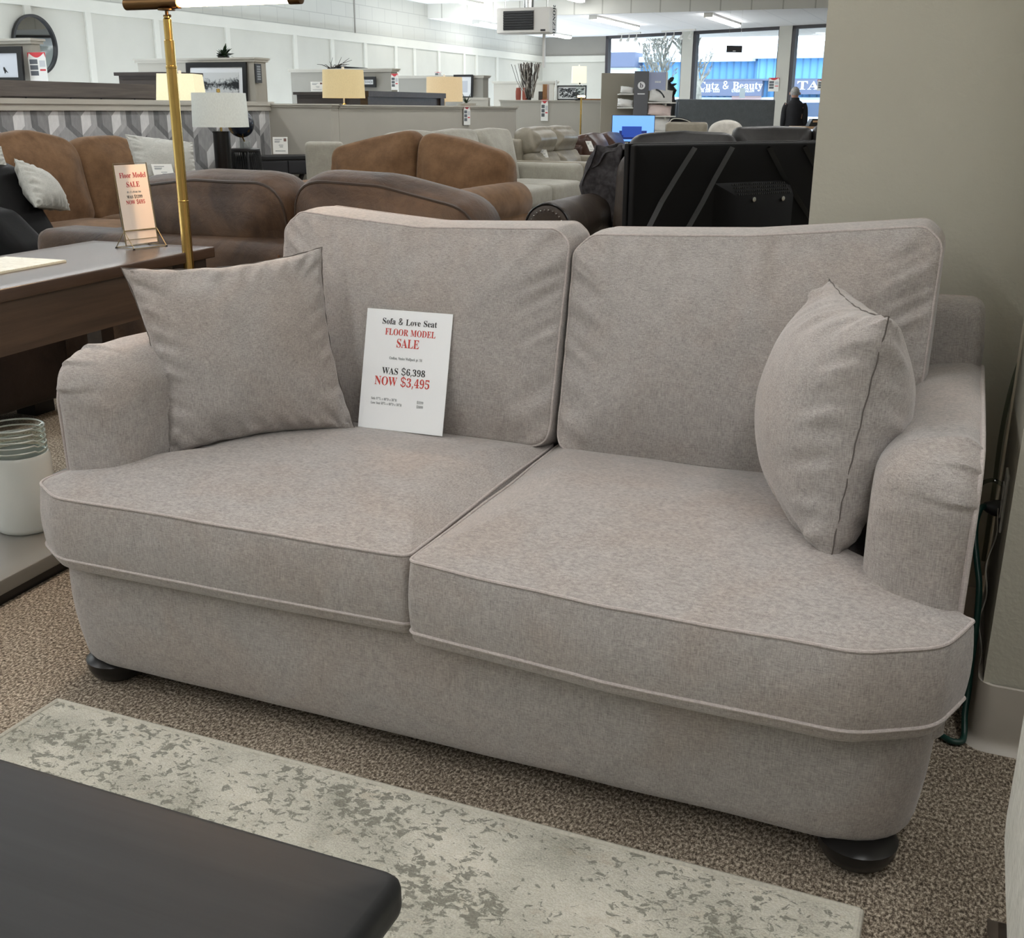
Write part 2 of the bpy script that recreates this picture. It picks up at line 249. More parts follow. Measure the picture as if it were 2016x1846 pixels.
# ------------------------------------------------------------------ lettering
GLY = json.loads('''{"\\"":[32,[[8,32,7,51,14,51,13,32],[19,32,19,51,25,51,24,32]]],"$":[45,[[20,-7,20,58,24,58,24,-7],[22,-1,19,-1,16,0,13,1,10,2,8,4,6,6,5,8,4,11,4,14,10,14,11,12,11,10,12,9,14,8,15,7,17,6,18,5,20,5,22,5,25,5,27,5,29,6,30,7,32,8,33,9,34,11,34,12,35,14,34,15,34,17,33,18,32,19,31,20,30,20,28,21,26,22,24,22,18,24,14,25,11,27,9,29,7,31,6,34,5,37,5,40,6,43,7,45,9,47,11,48,14,50,17,51,19,51,23,52,26,51,29,51,32,50,34,48,36,47,38,45,39,43,40,40,40,38,34,38,33,40,32,42,30,44,28,45,25,46,22,46,20,46,18,45,17,45,15,44,14,43,13,42,12,41,12,39,12,38,12,36,12,35,13,33,14,32,16,32,17,31,18,30,20,30,21,29,26,28,31,26,33,26,34,25,36,24,37,23,38,21,39,20,40,18,41,16,41,14,41,11,40,9,39,6,37,4,35,3,32,1,29,0,26,-1]]],"&":[45,[[20,-1,16,0,14,0,11,1,9,3,7,4,5,6,4,8,4,11,3,13,4,15,4,17,5,19,6,21,7,22,8,23,10,25,12,26,14,28,22,34,24,35,24,36,25,37,26,38,26,39,26,40,26,42,25,43,25,45,23,45,22,46,20,46,19,46,18,46,17,45,16,45,15,44,15,43,14,42,14,41,14,40,14,39,14,37,15,36,15,35,16,34,17,33,20,28,44,0,36,0,17,23,12,29,11,31,10,33,9,34,8,36,8,38,8,40,8,42,8,44,9,46,10,47,12,49,13,50,15,51,18,51,20,51,22,51,25,51,27,50,28,49,30,47,31,46,32,44,32,42,32,40,32,39,32,38,32,36,31,35,30,34,29,32,28,31,27,30,26,29,15,22,14,20,12,19,11,17,10,16,10,15,10,13,10,12,10,10,11,9,12,8,13,7,14,6,16,5,17,5,19,5,21,5,23,5,25,6,27,7,29,8,30,10,31,11,33,13,34,15,34,17,35,20,35,22,41,22,41,19,40,17,40,14,39,12,38,11,37,9,35,6,33,5,32,3,29,2,27,1,25,0,22,-1]]],",":[18,[[3,-9,5,0,5,3,6,5,6,8,12,8,13,7,12,5,11,2,10,-1,7,-9]]],"-":[45,[[34,24,34,19,11,19,11,24]]],".":[18,[[9,-1,8,-1,7,0,6,0,5,1,5,2,5,4,5,5,5,6,6,7,7,8,8,8,9,8,10,8,11,8,12,7,13,6,13,5,13,4,13,2,13,1,12,0,11,0,10,-1]]],"0":[38,[[19,-1,15,0,12,1,9,2,7,5,5,8,4,11,3,15,2,19,2,24,2,29,3,33,4,37,5,40,7,43,9,46,12,47,15,48,19,49,23,48,26,47,28,46,30,43,32,40,34,37,35,33,35,29,35,24,35,19,35,15,34,11,32,8,30,5,28,2,26,1,22,0],[19,4,21,4,23,6,24,9,24,13,25,18,25,24,25,30,24,35,24,39,23,42,21,44,19,44,17,44,15,42,14,39,13,35,13,30,13,24,13,18,13,13,14,9,15,6,17,4]]],"1":[38,[[7,0,7,4,12,4,13,4,14,4,15,4,15,5,15,6,15,8,15,42,14,40,12,38,11,37,9,35,8,35,7,35,6,35,5,35,4,36,3,37,3,38,3,40,4,40,6,41,7,41,9,42,11,43,13,45,18,48,25,48,25,8,25,7,26,6,26,5,27,4,28,4,29,4,34,4,34,0]]],"2":[38,[[2,0,2,7,12,17,15,20,17,22,19,25,20,27,21,29,22,31,22,33,23,35,23,37,22,39,22,41,21,43,20,44,19,44,17,45,15,44,14,43,13,42,12,39,11,36,11,33,9,33,7,34,5,34,4,36,3,37,3,40,3,41,3,43,4,44,6,45,7,46,9,47,12,48,14,48,17,49,22,48,26,47,29,46,31,43,32,41,33,37,33,36,32,34,32,33,31,31,30,30,29,28,28,26,26,24,24,22,15,14,9,7,24,7,26,8,27,8,28,9,29,10,29,11,30,12,30,14,34,14,34,0]]],"3":[38,[[16,-1,13,-1,10,0,8,0,6,1,5,2,3,3,3,5,2,6,2,7,2,9,3,10,4,11,5,12,6,12,8,13,8,10,9,8,10,6,12,5,14,4,16,4,17,4,19,4,20,5,21,6,22,7,23,8,24,10,24,12,24,14,24,16,23,18,21,20,19,22,17,22,14,23,10,23,10,27,14,27,17,27,19,28,20,30,22,32,22,34,22,37,22,39,22,41,21,42,20,44,19,44,17,45,15,44,14,44,13,43,13,42,12,41,12,39,11,38,11,36,11,34,9,34,6,35,5,36,3,37,3,38,2,40,3,42,4,44,6,46,9,48,13,48,17,49,22,48,25,47,29,46,31,44,32,41,33,38,32,35,31,32,30,30,28,28,25,27,22,26,24,25,26,25,28,24,30,23,31,22,33,20,34,18,34,16,34,14,34,11,34,9,33,7,32,5,30,4,29,2,27,1,25,1,23,0,21,0,19,-1]]],"4":[38,[[12,0,12,4,14,4,15,4,17,4,18,4,19,5,19,7,19,8,19,12,1,12,1,17,20,48,29,48,29,17,36,17,36,12,29,12,29,8,29,7,30,5,31,4,32,4,33,4,35,4,36,4,36,0],[6,17,19,17,19,29,20,35,20,42,19,39,17,37,16,34,15,32]]],"5":[38,[[16,-1,13,-1,11,0,8,1,7,1,5,2,4,4,3,5,3,6,3,7,3,9,3,10,4,11,5,12,7,12,8,12,8,11,8,10,9,8,9,7,10,6,11,5,12,5,14,4,15,4,17,4,18,4,20,5,21,6,22,7,23,8,23,10,24,12,24,15,23,18,23,20,21,22,20,24,17,24,15,25,13,25,12,25,10,24,7,24,4,25,6,48,32,48,32,36,28,36,28,38,27,39,27,40,26,40,25,40,24,41,10,41,9,28,10,28,11,29,13,29,17,29,22,29,26,28,29,26,32,23,33,19,34,15,34,12,33,10,32,7,31,6,30,4,28,3,26,2,25,1,23,0,21,0,18,-1]]],"6":[38,[[20,-1,16,0,14,0,11,2,9,4,7,6,5,9,4,13,3,17,3,22,3,26,4,29,4,33,5,36,6,38,8,41,9,43,11,45,14,47,16,48,19,48,22,49,25,49,27,48,29,48,31,47,32,46,33,45,34,44,34,43,34,41,34,40,33,39,32,38,31,37,29,36,26,36,26,37,26,39,26,40,25,41,25,42,24,43,24,44,23,45,22,45,19,44,17,43,15,40,14,37,13,32,12,27,13,28,15,28,16,29,18,29,20,29,22,29,26,29,29,28,32,26,34,23,35,20,35,16,35,11,33,7,31,4,28,1,24,0],[20,4,21,4,23,5,24,6,25,9,25,11,25,15,25,18,25,21,24,23,23,24,21,25,19,25,18,25,17,25,15,24,14,24,13,23,12,22,13,16,13,12,15,8,16,6,18,4]]],"7":[38,[[11,0,29,41,11,41,9,40,8,39,7,37,7,34,3,34,3,48,35,48,35,45,17,0]]],"8":[38,[[18,-1,15,0,12,0,9,1,7,2,5,4,4,6,3,8,2,10,2,12,2,15,3,17,5,19,7,21,9,23,12,24,9,26,7,28,6,30,5,32,4,34,4,36,4,38,4,40,5,42,6,44,8,46,10,47,12,48,16,48,19,49,23,48,27,47,30,45,32,43,33,40,33,37,33,34,32,32,31,30,29,29,27,27,24,26,28,24,31,22,33,20,34,18,35,15,36,13,35,9,34,6,31,3,28,1,23,0],[20,28,22,29,23,30,24,32,24,33,25,35,25,37,25,38,25,40,24,41,24,42,23,43,22,44,21,44,20,45,19,45,17,44,16,44,15,43,14,41,13,39,13,37,13,35,14,33,15,32,16,31,18,29],[19,3,21,3,23,4,24,6,25,7,26,9,26,12,26,14,25,15,24,17,22,18,20,20,16,22,15,20,14,19,13,18,12,16,11,14,11,12,11,10,12,7,13,6,15,4,17,3]]],"9":[38,[[15,-1,13,-1,11,0,9,0,7,1,6,2,5,3,5,4,4,6,4,7,4,8,5,9,6,10,8,11,8,9,9,7,10,6,12,4,14,4,16,4,21,6,24,12,25,23,24,22,23,21,21,20,20,19,18,19,16,18,12,19,9,20,6,22,4,25,3,28,2,32,3,35,3,38,4,41,6,43,7,45,10,47,12,48,15,48,18,49,21,48,24,48,26,46,29,44,31,42,32,39,34,35,34,31,35,26,34,22,34,19,33,16,33,13,31,10,30,7,28,5,26,3,24,1,21,0,19,0],[18,23,20,23,21,24,22,25,23,25,24,27,25,28,25,33,24,37,23,40,22,42,20,44,18,44,16,44,15,43,14,41,13,39,12,36,12,33,13,28,15,24]]],"A":[44,[[-1,0,-1,2,0,2,1,2,2,3,3,4,4,6,5,7,21,47,22,47,38,9,39,6,40,5,41,3,42,3,43,2,44,2,44,0,23,0,23,2,26,2,28,3,28,5,28,7,27,8,25,13,10,13,8,7,8,6,7,5,8,3,10,2,12,2,13,2,13,0],[11,16,24,16,18,32]]],"B":[44,[[2,0,2,2,4,2,5,2,6,3,7,4,7,6,7,8,7,37,7,39,7,40,7,41,6,42,6,43,5,43,4,44,3,44,2,44,2,46,22,46,32,44,38,41,40,35,38,30,35,27,29,25,36,22,40,18,42,13,41,9,40,6,37,3,34,2,29,0,24,0],[18,25,19,25,22,25,25,26,26,27,28,29,28,31,28,35,28,37,28,40,27,41,26,42,24,43,22,43,20,43,19,43,19,42,18,42,18,41,18,39],[22,2,25,3,27,4,28,5,29,7,30,10,30,13,30,16,29,19,28,21,26,22,23,23,20,23,18,23,18,7,18,5,19,4,19,3,20,3,21,3]]],"C":[47,[[26,-1,21,-1,17,0,14,2,11,4,8,7,6,10,4,14,3,18,3,23,3,27,4,31,6,35,8,38,11,41,14,43,18,45,22,46,26,47,29,46,33,45,37,44,38,44,39,44,40,44,41,45,42,47,44,47,44,31,42,31,40,35,38,38,36,41,33,43,30,44,27,44,20,42,16,35,14,23,16,11,20,5,28,2,30,3,33,3,36,4,38,6,41,8,43,11,45,9,40,3,33,0]]],"D":[50,[[2,0,2,2,4,2,5,2,6,3,7,4,7,5,7,7,7,37,7,40,7,41,6,43,5,43,3,44,1,44,1,46,22,46,30,45,36,43,41,40,44,35,46,30,47,23,44,10,36,3,23,0],[22,2,26,3,29,5,32,7,34,11,35,17,35,23,34,34,29,41,22,43,21,43,20,43,19,42,19,41,18,40,18,38,18,7,18,6,19,4,19,3,20,3,21,3]]],"E":[44,[[1,0,1,2,4,2,5,2,6,3,7,4,7,6,8,8,8,37,7,39,7,41,6,43,5,43,4,44,2,44,2,46,40,46,40,32,38,32,38,36,36,39,34,41,31,42,28,43,23,43,22,43,21,43,20,43,19,43,19,42,18,41,18,40,18,39,18,25,19,25,22,25,24,26,26,27,27,29,28,31,29,35,30,35,30,12,29,12,28,14,28,16,27,18,26,20,25,21,24,21,23,22,21,22,19,22,18,22,18,7,18,5,19,4,19,3,20,3,21,3,23,3,26,3,29,3,31,4,33,5,35,6,37,7,39,9,40,12,41,14,43,14,40,0]]],"F":[40,[[2,0,2,2,4,2,5,3,6,3,7,5,7,6,7,8,7,37,7,40,7,41,6,42,5,43,3,44,1,44,1,46,39,46,39,32,38,32,37,35,36,37,36,39,34,40,33,41,31,42,29,43,26,43,23,43,20,43,19,43,19,42,18,42,18,41,18,40,18,25,19,25,22,25,24,26,26,27,27,29,28,31,28,35,30,35,30,12,28,12,28,15,27,18,26,20,24,21,22,22,19,22,18,22,18,8,18,7,18,5,19,4,19,3,20,3,21,2,22,2,24,2,26,2,26,0]]],"H":[52,[[2,0,2,2,4,2,5,2,6,3,7,4,7,6,7,8,7,38,7,40,7,41,6,42,5,43,4,44,2,44,2,46,24,46,24,44,23,44,21,43,20,43,19,42,18,41,18,39,18,38,18,25,34,25,34,38,34,39,34,41,34,42,33,42,33,43,32,43,31,43,30,44,28,44,28,46,51,46,51,44,49,44,47,43,46,42,45,41,45,40,45,38,45,8,45,6,45,4,46,3,47,2,49,2,51,2,51,0,28,0,28,2,30,2,32,2,33,3,34,4,34,6,34,8,34,22,18,22,18,8,18,6,19,4,19,3,20,2,22,2,24,2,24,0]]],"I":[26,[[1,0,1,2,3,2,5,3,6,3,7,4,7,6,8,8,8,39,7,41,7,42,6,43,5,43,4,44,1,44,1,46,24,46,24,44,22,44,21,43,20,43,19,42,18,41,18,39,18,8,18,6,18,5,19,4,20,3,21,3,22,2,23,2,25,2,25,0]]],"L":[43,[[2,0,2,2,4,2,5,2,6,3,7,4,7,6,7,8,7,38,7,40,7,41,6,42,5,43,4,44,2,44,2,46,25,46,25,44,23,44,22,44,21,43,20,43,19,42,18,41,18,39,18,38,18,8,18,7,18,6,19,5,19,4,19,3,20,3,21,3,22,3,23,3,26,3,29,3,31,4,34,5,35,6,37,8,38,10,40,13,41,15,43,15,40,0]]],"M":[63,[[1,0,1,2,3,2,5,2,6,3,7,4,7,6,8,8,8,38,7,40,7,41,7,42,6,43,5,43,4,44,3,44,1,44,1,46,18,46,32,14,45,46,62,46,62,44,60,44,58,43,57,42,57,41,56,40,56,38,56,9,56,7,56,5,56,4,57,3,58,2,59,2,60,2,62,2,62,0,40,0,40,2,41,2,42,2,43,2,44,3,45,4,45,5,45,7,45,8,45,40,29,0,27,0,11,39,11,8,11,6,11,4,12,3,13,2,15,2,17,2,17,0]]],"N":[49,[[40,-1,11,35,11,8,11,6,11,4,12,3,13,2,15,2,17,2,17,0,2,0,2,2,3,2,4,2,5,2,6,3,7,3,7,4,7,5,8,6,8,8,8,39,6,41,4,43,2,44,2,46,16,46,39,17,39,38,39,39,39,40,39,41,38,42,38,43,37,43,36,43,35,44,33,44,33,46,48,46,48,44,46,44,44,43,43,42,43,41,42,40,42,38,42,-1]]],"O":[53,[[26,-1,23,-1,20,0,17,1,14,2,12,4,9,6,7,8,6,11,4,13,4,16,3,19,3,23,3,26,4,29,4,32,6,35,7,37,9,40,12,42,14,43,17,45,20,46,23,46,27,47,30,46,33,46,36,45,38,43,41,42,43,40,45,38,47,35,48,32,49,29,50,26,50,23,50,19,49,16,48,13,47,11,45,8,43,6,41,4,38,2,35,1,33,0,29,-1],[26,1,33,4,37,11,38,23,38,29,37,35,35,39,32,42,29,44,26,44,20,42,16,35,15,23,15,16,16,11,18,7,20,4,23,2]]],"R":[47,[[2,0,2,2,4,2,5,2,6,3,7,4,7,6,7,8,7,38,7,40,7,41,6,42,5,43,4,44,2,44,2,46,22,46,28,45,33,44,37,43,39,40,41,37,42,33,41,29,37,25,31,22,43,5,44,4,45,3,46,2,47,2,48,2,48,0,34,0,20,21,18,21,18,8,18,6,19,4,19,3,20,2,22,2,24,2,24,0],[18,23,20,23,24,24,26,24,28,26,29,28,30,30,30,34,29,39,27,42,22,43,21,43,20,43,19,42,19,41,18,40,18,39]]],"S":[39,[[4,-1,4,16,6,16,8,11,9,8,11,5,14,3,16,2,20,1,22,2,24,2,26,4,27,5,28,7,28,9,27,12,25,14,22,16,16,19,13,21,10,23,8,25,6,28,5,30,5,33,5,36,6,38,7,40,8,42,10,44,12,45,14,46,16,46,18,47,20,47,21,46,23,46,28,45,29,45,30,44,31,45,32,45,32,47,34,47,34,32,32,32,31,34,31,36,29,38,28,40,26,42,25,43,23,44,21,44,19,44,17,44,15,44,14,43,13,41,12,40,12,38,12,36,13,35,14,34,15,32,17,31,19,30,25,27,28,26,30,25,32,23,33,22,34,20,35,19,36,17,36,15,36,13,36,11,35,8,34,6,32,4,30,2,28,1,25,0,22,-1,19,-1,16,-1,15,-1,14,0,13,0,10,1,8,1,7,1,7,0,6,0,6,-1]]],"T":[42,[[9,0,9,2,11,2,13,2,14,3,15,4,15,6,16,8,16,43,15,43,12,43,9,42,7,40,5,38,4,35,3,32,1,32,1,46,41,46,41,32,39,32,37,38,33,42,27,43,26,43,26,8,26,6,27,4,28,3,29,2,31,2,33,2,33,0]]],"U":[49,[[25,-1,19,-1,15,1,11,3,9,6,8,10,7,16,7,38,7,40,7,41,6,42,5,43,3,44,1,44,1,46,24,46,24,44,23,44,21,43,20,43,19,43,19,42,18,41,18,39,18,38,18,14,18,10,19,7,20,5,22,4,24,3,27,2,34,4,38,8,39,16,39,38,39,40,39,41,38,42,37,43,35,44,33,44,33,46,47,46,47,44,46,43,44,43,43,42,43,41,42,40,42,38,42,18,42,12,40,7,38,3,35,1,30,-1]]],"V":[43,[[21,-1,4,38,4,40,3,41,2,42,1,43,0,44,-1,44,-1,46,21,46,21,44,19,44,18,44,17,43,16,43,15,42,15,41,15,40,16,39,16,38,26,14,35,38,35,39,35,40,35,41,35,42,35,43,34,43,33,44,32,44,30,44,30,46,44,46,44,44,43,44,42,43,41,43,40,42,39,40,38,38,23,-1]]],"W":[61,[[17,-1,3,39,3,41,2,42,2,43,1,43,0,44,-2,44,-2,46,18,46,18,44,17,44,16,44,15,43,14,43,14,42,14,41,14,40,14,39,15,37,22,15,30,35,29,40,28,41,27,42,27,43,26,43,25,44,23,44,23,46,44,46,44,44,41,44,40,43,39,41,40,40,40,39,47,17,54,37,55,38,55,40,55,41,55,42,54,42,54,43,53,43,52,44,50,44,50,46,62,46,62,44,61,44,60,43,59,42,59,41,58,40,57,38,45,-1,43,-1,32,31,19,-1]]],"X":[47,[[1,0,1,2,4,2,7,4,9,7,19,21,8,39,7,40,6,41,5,43,4,43,3,44,2,44,1,44,1,46,24,46,24,44,23,44,21,44,19,43,19,42,19,41,20,40,20,39,26,29,32,37,33,39,34,40,34,41,33,43,32,44,29,44,29,46,46,46,46,44,45,44,44,44,42,43,40,42,39,41,37,39,36,37,28,26,41,6,42,5,43,4,44,3,44,2,45,2,46,2,46,0,24,0,24,2,27,2,28,3,29,4,29,5,28,6,27,8,21,18,14,8,13,7,13,6,12,4,13,3,15,2,17,2,17,0]]],"Z":[44,[[2,0,2,1,28,43,21,43,19,43,16,43,14,42,12,41,11,40,9,39,8,37,7,34,6,32,4,32,6,46,41,46,41,44,15,3,24,3,28,3,32,4,35,6,37,9,39,12,41,16,42,16,41,0]]],"a":[34,[[25,-1,23,-1,21,1,20,3,17,1,13,0,10,-1,7,-1,6,0,4,1,3,3,2,4,2,6,2,9,4,12,6,14,10,15,14,17,20,19,20,24,20,26,19,27,19,28,18,29,16,29,15,30,12,29,11,29,10,27,11,27,11,26,12,25,12,24,12,23,12,22,12,21,11,20,10,20,9,19,8,19,6,19,5,20,4,20,4,21,3,22,3,24,3,25,4,27,5,28,6,29,8,30,9,31,11,31,14,32,16,32,21,32,24,31,26,29,28,27,29,24,29,21,29,6,29,5,29,4,30,4,30,3,31,4,32,4,33,3,31,1,28,-1],[15,3,16,3,17,4,18,5,19,5,20,6,20,17,15,15,13,12,12,8,12,6,13,4]]],"b":[36,[[4,-1,4,39,4,41,4,42,4,43,3,43,2,44,1,44,1,46,14,46,14,28,16,30,19,31,22,32,24,32,26,31,28,30,30,28,31,27,33,25,33,22,34,19,34,17,34,13,33,10,32,8,31,5,29,3,27,1,25,0,22,-1,19,-1,16,-1,13,1,10,3,5,-1],[18,1,20,2,22,3,23,5,24,8,24,11,25,16,24,20,24,23,23,25,22,27,20,28,18,28,17,28,16,28,16,27,15,26,14,25,14,24,14,7,14,4,16,2]]],"c":[29,[[16,-1,13,-1,11,0,9,1,7,3,5,5,4,7,3,9,2,12,2,15,2,18,3,21,4,24,6,26,7,28,10,30,12,31,15,32,17,32,20,32,23,31,25,30,27,28,27,27,28,25,28,23,27,22,26,21,25,21,24,20,21,21,20,22,20,25,20,26,20,27,19,29,18,29,17,30,14,28,12,25,11,19,11,14,12,11,14,8,16,6,18,4,20,4,23,4,25,5,27,7,28,6,25,2,21,0]]],"d":[37,[[14,-1,12,-1,10,0,8,1,6,3,5,4,3,7,3,9,2,12,2,15,2,18,3,21,4,24,5,26,6,28,8,30,10,31,12,32,15,32,18,31,20,30,22,28,22,40,22,41,22,42,21,43,20,43,19,44,18,44,18,46,32,46,32,8,32,6,32,5,32,4,33,3,34,3,35,3,35,1,31,1,27,0,22,-1,22,4,20,1,17,0],[17,3,18,3,19,3,20,4,21,5,22,6,22,8,22,24,22,25,21,26,21,27,20,28,19,28,17,28,16,28,14,27,13,25,12,23,12,19,12,15,12,11,12,8,13,6,14,4,15,3]]],"e":[30,[[15,-1,13,-1,11,0,8,1,7,3,5,5,4,7,3,10,2,12,2,16,2,19,3,22,4,24,5,26,7,28,9,30,11,31,13,32,16,32,19,31,22,30,25,28,27,25,28,22,28,17,12,17,13,10,15,6,20,4,22,5,25,6,27,9,28,7,25,3,20,0],[12,19,20,19,20,21,20,24,20,26,19,28,19,29,18,29,16,30,14,29,12,26,12,20]]],"f":[21,[[1,0,1,2,3,2,4,2,4,3,5,3,5,4,5,6,5,7,5,28,2,28,2,31,5,31,5,35,6,39,7,41,8,44,11,45,14,46,17,46,20,46,22,46,24,45,25,43,26,42,26,40,26,39,26,38,25,37,24,36,23,36,22,36,21,36,20,36,20,37,19,37,19,38,18,39,19,40,19,41,19,42,20,43,20,44,19,44,18,44,17,44,16,44,15,43,15,42,15,41,15,39,15,31,20,31,20,28,15,28,15,7,15,5,15,3,16,3,17,2,18,2,20,2,20,0]]],"g":[33,[[15,-14,11,-14,7,-13,5,-12,3,-11,2,-9,1,-7,2,-5,4,-4,7,-3,4,-1,3,1,2,3,3,5,3,6,4,7,6,9,8,10,10,11,6,13,3,17,2,21,2,23,3,25,4,27,5,28,7,29,9,30,11,31,13,32,16,32,18,32,21,31,23,30,32,30,32,27,27,27,28,25,29,23,29,20,29,18,28,17,28,15,26,14,25,13,23,12,21,11,19,10,17,10,16,10,14,10,13,10,12,10,11,9,10,8,10,7,11,6,12,5,14,5,18,5,21,5,24,5,26,4,28,3,29,2,30,1,31,0,31,-2,32,-4,31,-7,30,-9,27,-11,24,-13,20,-14],[16,12,17,13,18,13,19,15,20,16,20,18,20,21,20,24,20,26,19,28,18,29,17,29,16,30,14,29,13,29,12,28,12,26,12,24,11,21,12,18,12,16,12,15,13,13,14,13],[16,-12,22,-11,25,-9,26,-7,26,-6,26,-5,25,-4,24,-4,22,-4,20,-3,10,-3,8,-5,8,-6,7,-7,8,-8,8,-9,9,-10,11,-11,13,-11]]],"i":[20,[[10,36,9,36,8,37,6,38,6,39,5,40,5,41,5,43,6,44,6,45,8,46,9,46,10,46,11,46,13,46,14,45,14,44,15,43,15,41,15,40,14,39,14,38,13,37,11,36],[2,0,2,2,3,2,4,2,5,3,5,4,5,6,5,25,5,27,5,28,4,29,3,29,2,29,2,31,15,31,15,6,15,4,15,3,16,2,17,2,18,2,18,0]]],"k":[36,[[2,0,2,2,3,2,4,2,5,3,5,4,5,6,5,40,5,41,5,42,5,43,4,43,3,44,2,44,2,46,15,46,15,17,23,25,24,26,24,27,24,28,24,29,23,29,21,29,21,31,35,31,35,29,32,29,30,28,27,26,22,21,35,3,35,2,36,2,38,2,38,0,21,0,21,2,22,2,23,2,24,2,24,3,24,4,23,5,16,15,15,13,15,6,15,4,15,3,16,2,17,2,18,2,18,0]]],"l":[20,[[2,0,2,2,3,2,4,2,5,3,5,4,5,6,5,40,5,41,5,42,5,43,4,43,3,44,2,44,2,46,15,46,15,6,15,4,15,3,16,2,17,2,18,2,18,0]]],"n":[38,[[2,0,2,2,3,2,4,2,4,3,5,3,5,4,5,6,5,25,5,27,5,28,4,29,3,29,2,29,2,31,15,31,15,27,17,30,21,31,24,32,29,31,32,27,33,21,33,6,33,4,33,3,34,3,34,2,35,2,36,2,36,0,20,0,20,2,21,2,22,2,23,3,24,6,24,22,23,23,23,25,23,26,22,27,21,27,20,27,18,27,16,26,15,24,15,6,15,4,15,3,16,2,17,2,18,2,18,0]]],"o":[34,[[17,-1,14,-1,11,0,9,1,7,3,5,5,4,7,3,10,2,12,2,15,2,18,3,21,4,24,5,26,7,28,9,30,11,31,14,32,17,32,20,32,22,31,25,30,27,28,28,26,30,24,31,21,31,19,32,15,31,12,31,9,30,7,28,5,27,3,25,1,22,0,20,-1],[17,1,19,1,20,2,21,4,21,5,22,6,22,8,22,15,22,21,21,25,21,27,20,29,18,30,17,30,15,30,14,29,13,27,12,24,12,21,12,15,12,13,12,10,12,8,12,6,12,5,13,4,14,2,15,1]]],"p":[37,[[2,-14,2,-12,3,-12,4,-12,4,-11,5,-11,5,-10,5,-6,5,24,5,26,5,27,5,28,4,29,3,29,2,29,2,31,14,31,14,26,17,29,20,31,23,32,25,32,27,31,29,30,31,28,32,26,33,24,34,22,35,19,35,16,35,13,34,10,33,7,32,5,31,3,29,1,27,0,25,-1,23,-1,20,-1,17,1,15,3,15,-6,15,-7,15,-9,15,-10,16,-11,17,-12,18,-12,19,-12,20,-12,20,-14],[20,3,21,3,23,4,24,6,25,8,25,12,25,15,25,19,25,22,24,25,23,26,22,27,20,28,18,27,16,26,15,24,15,7,16,5,18,3]]],"r":[29,[[2,0,2,2,3,2,4,2,5,3,5,4,5,6,5,25,5,27,5,28,5,29,4,29,3,29,2,29,2,31,15,31,15,25,16,27,17,29,19,30,20,31,22,32,23,32,25,32,26,31,28,30,28,29,29,28,29,27,29,25,28,24,28,23,27,23,26,22,25,22,24,22,23,23,22,23,21,25,20,26,19,26,18,26,17,25,16,24,15,23,15,21,15,19,15,6,15,4,15,3,16,3,17,2,18,2,20,2,20,0]]],"t":[23,[[12,-1,10,-1,8,0,7,1,6,3,5,5,5,7,5,28,2,28,2,30,5,32,7,35,9,37,10,39,12,41,13,42,14,42,14,31,21,31,21,28,14,28,14,8,14,7,15,6,15,5,15,4,16,4,17,4,18,4,20,6,21,7,22,7,20,2,16,0]]],"u":[37,[[13,-1,10,-1,8,0,7,2,5,4,5,6,5,10,5,25,4,26,4,27,4,28,3,29,2,29,1,29,1,31,14,31,14,7,14,6,15,5,16,4,17,4,18,4,20,4,21,5,23,7,23,25,23,26,23,27,22,28,21,29,20,29,19,29,19,31,32,31,32,7,32,6,33,5,33,4,34,3,35,3,36,3,36,1,32,1,28,0,23,-1,23,4,22,3,20,1,19,0,17,0,15,-1]]],"v":[31,[[14,-1,4,25,3,26,3,27,2,28,2,29,1,29,0,29,0,31,16,31,16,29,14,29,13,29,13,28,13,27,18,12,24,25,24,27,24,28,22,29,20,29,20,31,30,31,30,29,29,29,28,29,28,28,27,27,27,26,26,24,16,-1]]],"x":[32,[[0,0,0,1,2,2,4,4,6,6,12,14,4,26,3,28,2,29,0,29,0,31,17,31,17,29,15,29,14,29,14,28,14,27,15,26,18,21,22,26,23,26,23,27,23,28,23,29,22,29,21,29,20,29,20,31,31,31,31,30,29,29,27,27,25,25,20,18,29,4,30,2,31,2,32,2,32,0,16,0,16,2,17,2,18,2,18,3,19,3,18,4,18,5,17,6,14,11,10,6,9,5,9,4,8,3,9,2,10,2,11,1,12,1,12,0]]],"y":[30,[[5,-14,4,-14,2,-13,1,-12,0,-11,0,-10,-1,-8,-1,-7,0,-6,0,-5,1,-5,2,-4,4,-4,5,-4,6,-4,6,-5,7,-6,7,-7,7,-8,7,-9,8,-9,8,-10,9,-10,10,-9,11,-7,12,-6,13,-4,13,-3,14,-2,14,0,4,25,2,28,2,29,1,29,0,29,0,31,16,31,16,29,15,29,14,29,13,29,13,28,13,27,13,26,19,12,23,24,24,26,24,27,24,28,23,29,22,29,21,29,20,29,20,31,30,31,30,29,29,29,28,29,28,28,27,27,27,26,26,24,16,-2,15,-5,14,-8,13,-10,12,-11,11,-12,10,-13,8,-14,7,-14]]],"z":[29,[[1,0,1,1,17,29,13,29,11,29,9,28,7,27,6,26,5,24,4,22,3,22,3,31,27,31,27,29,13,2,15,2,18,3,20,3,22,4,24,6,25,8,26,11,28,11,27,0]]]}''')
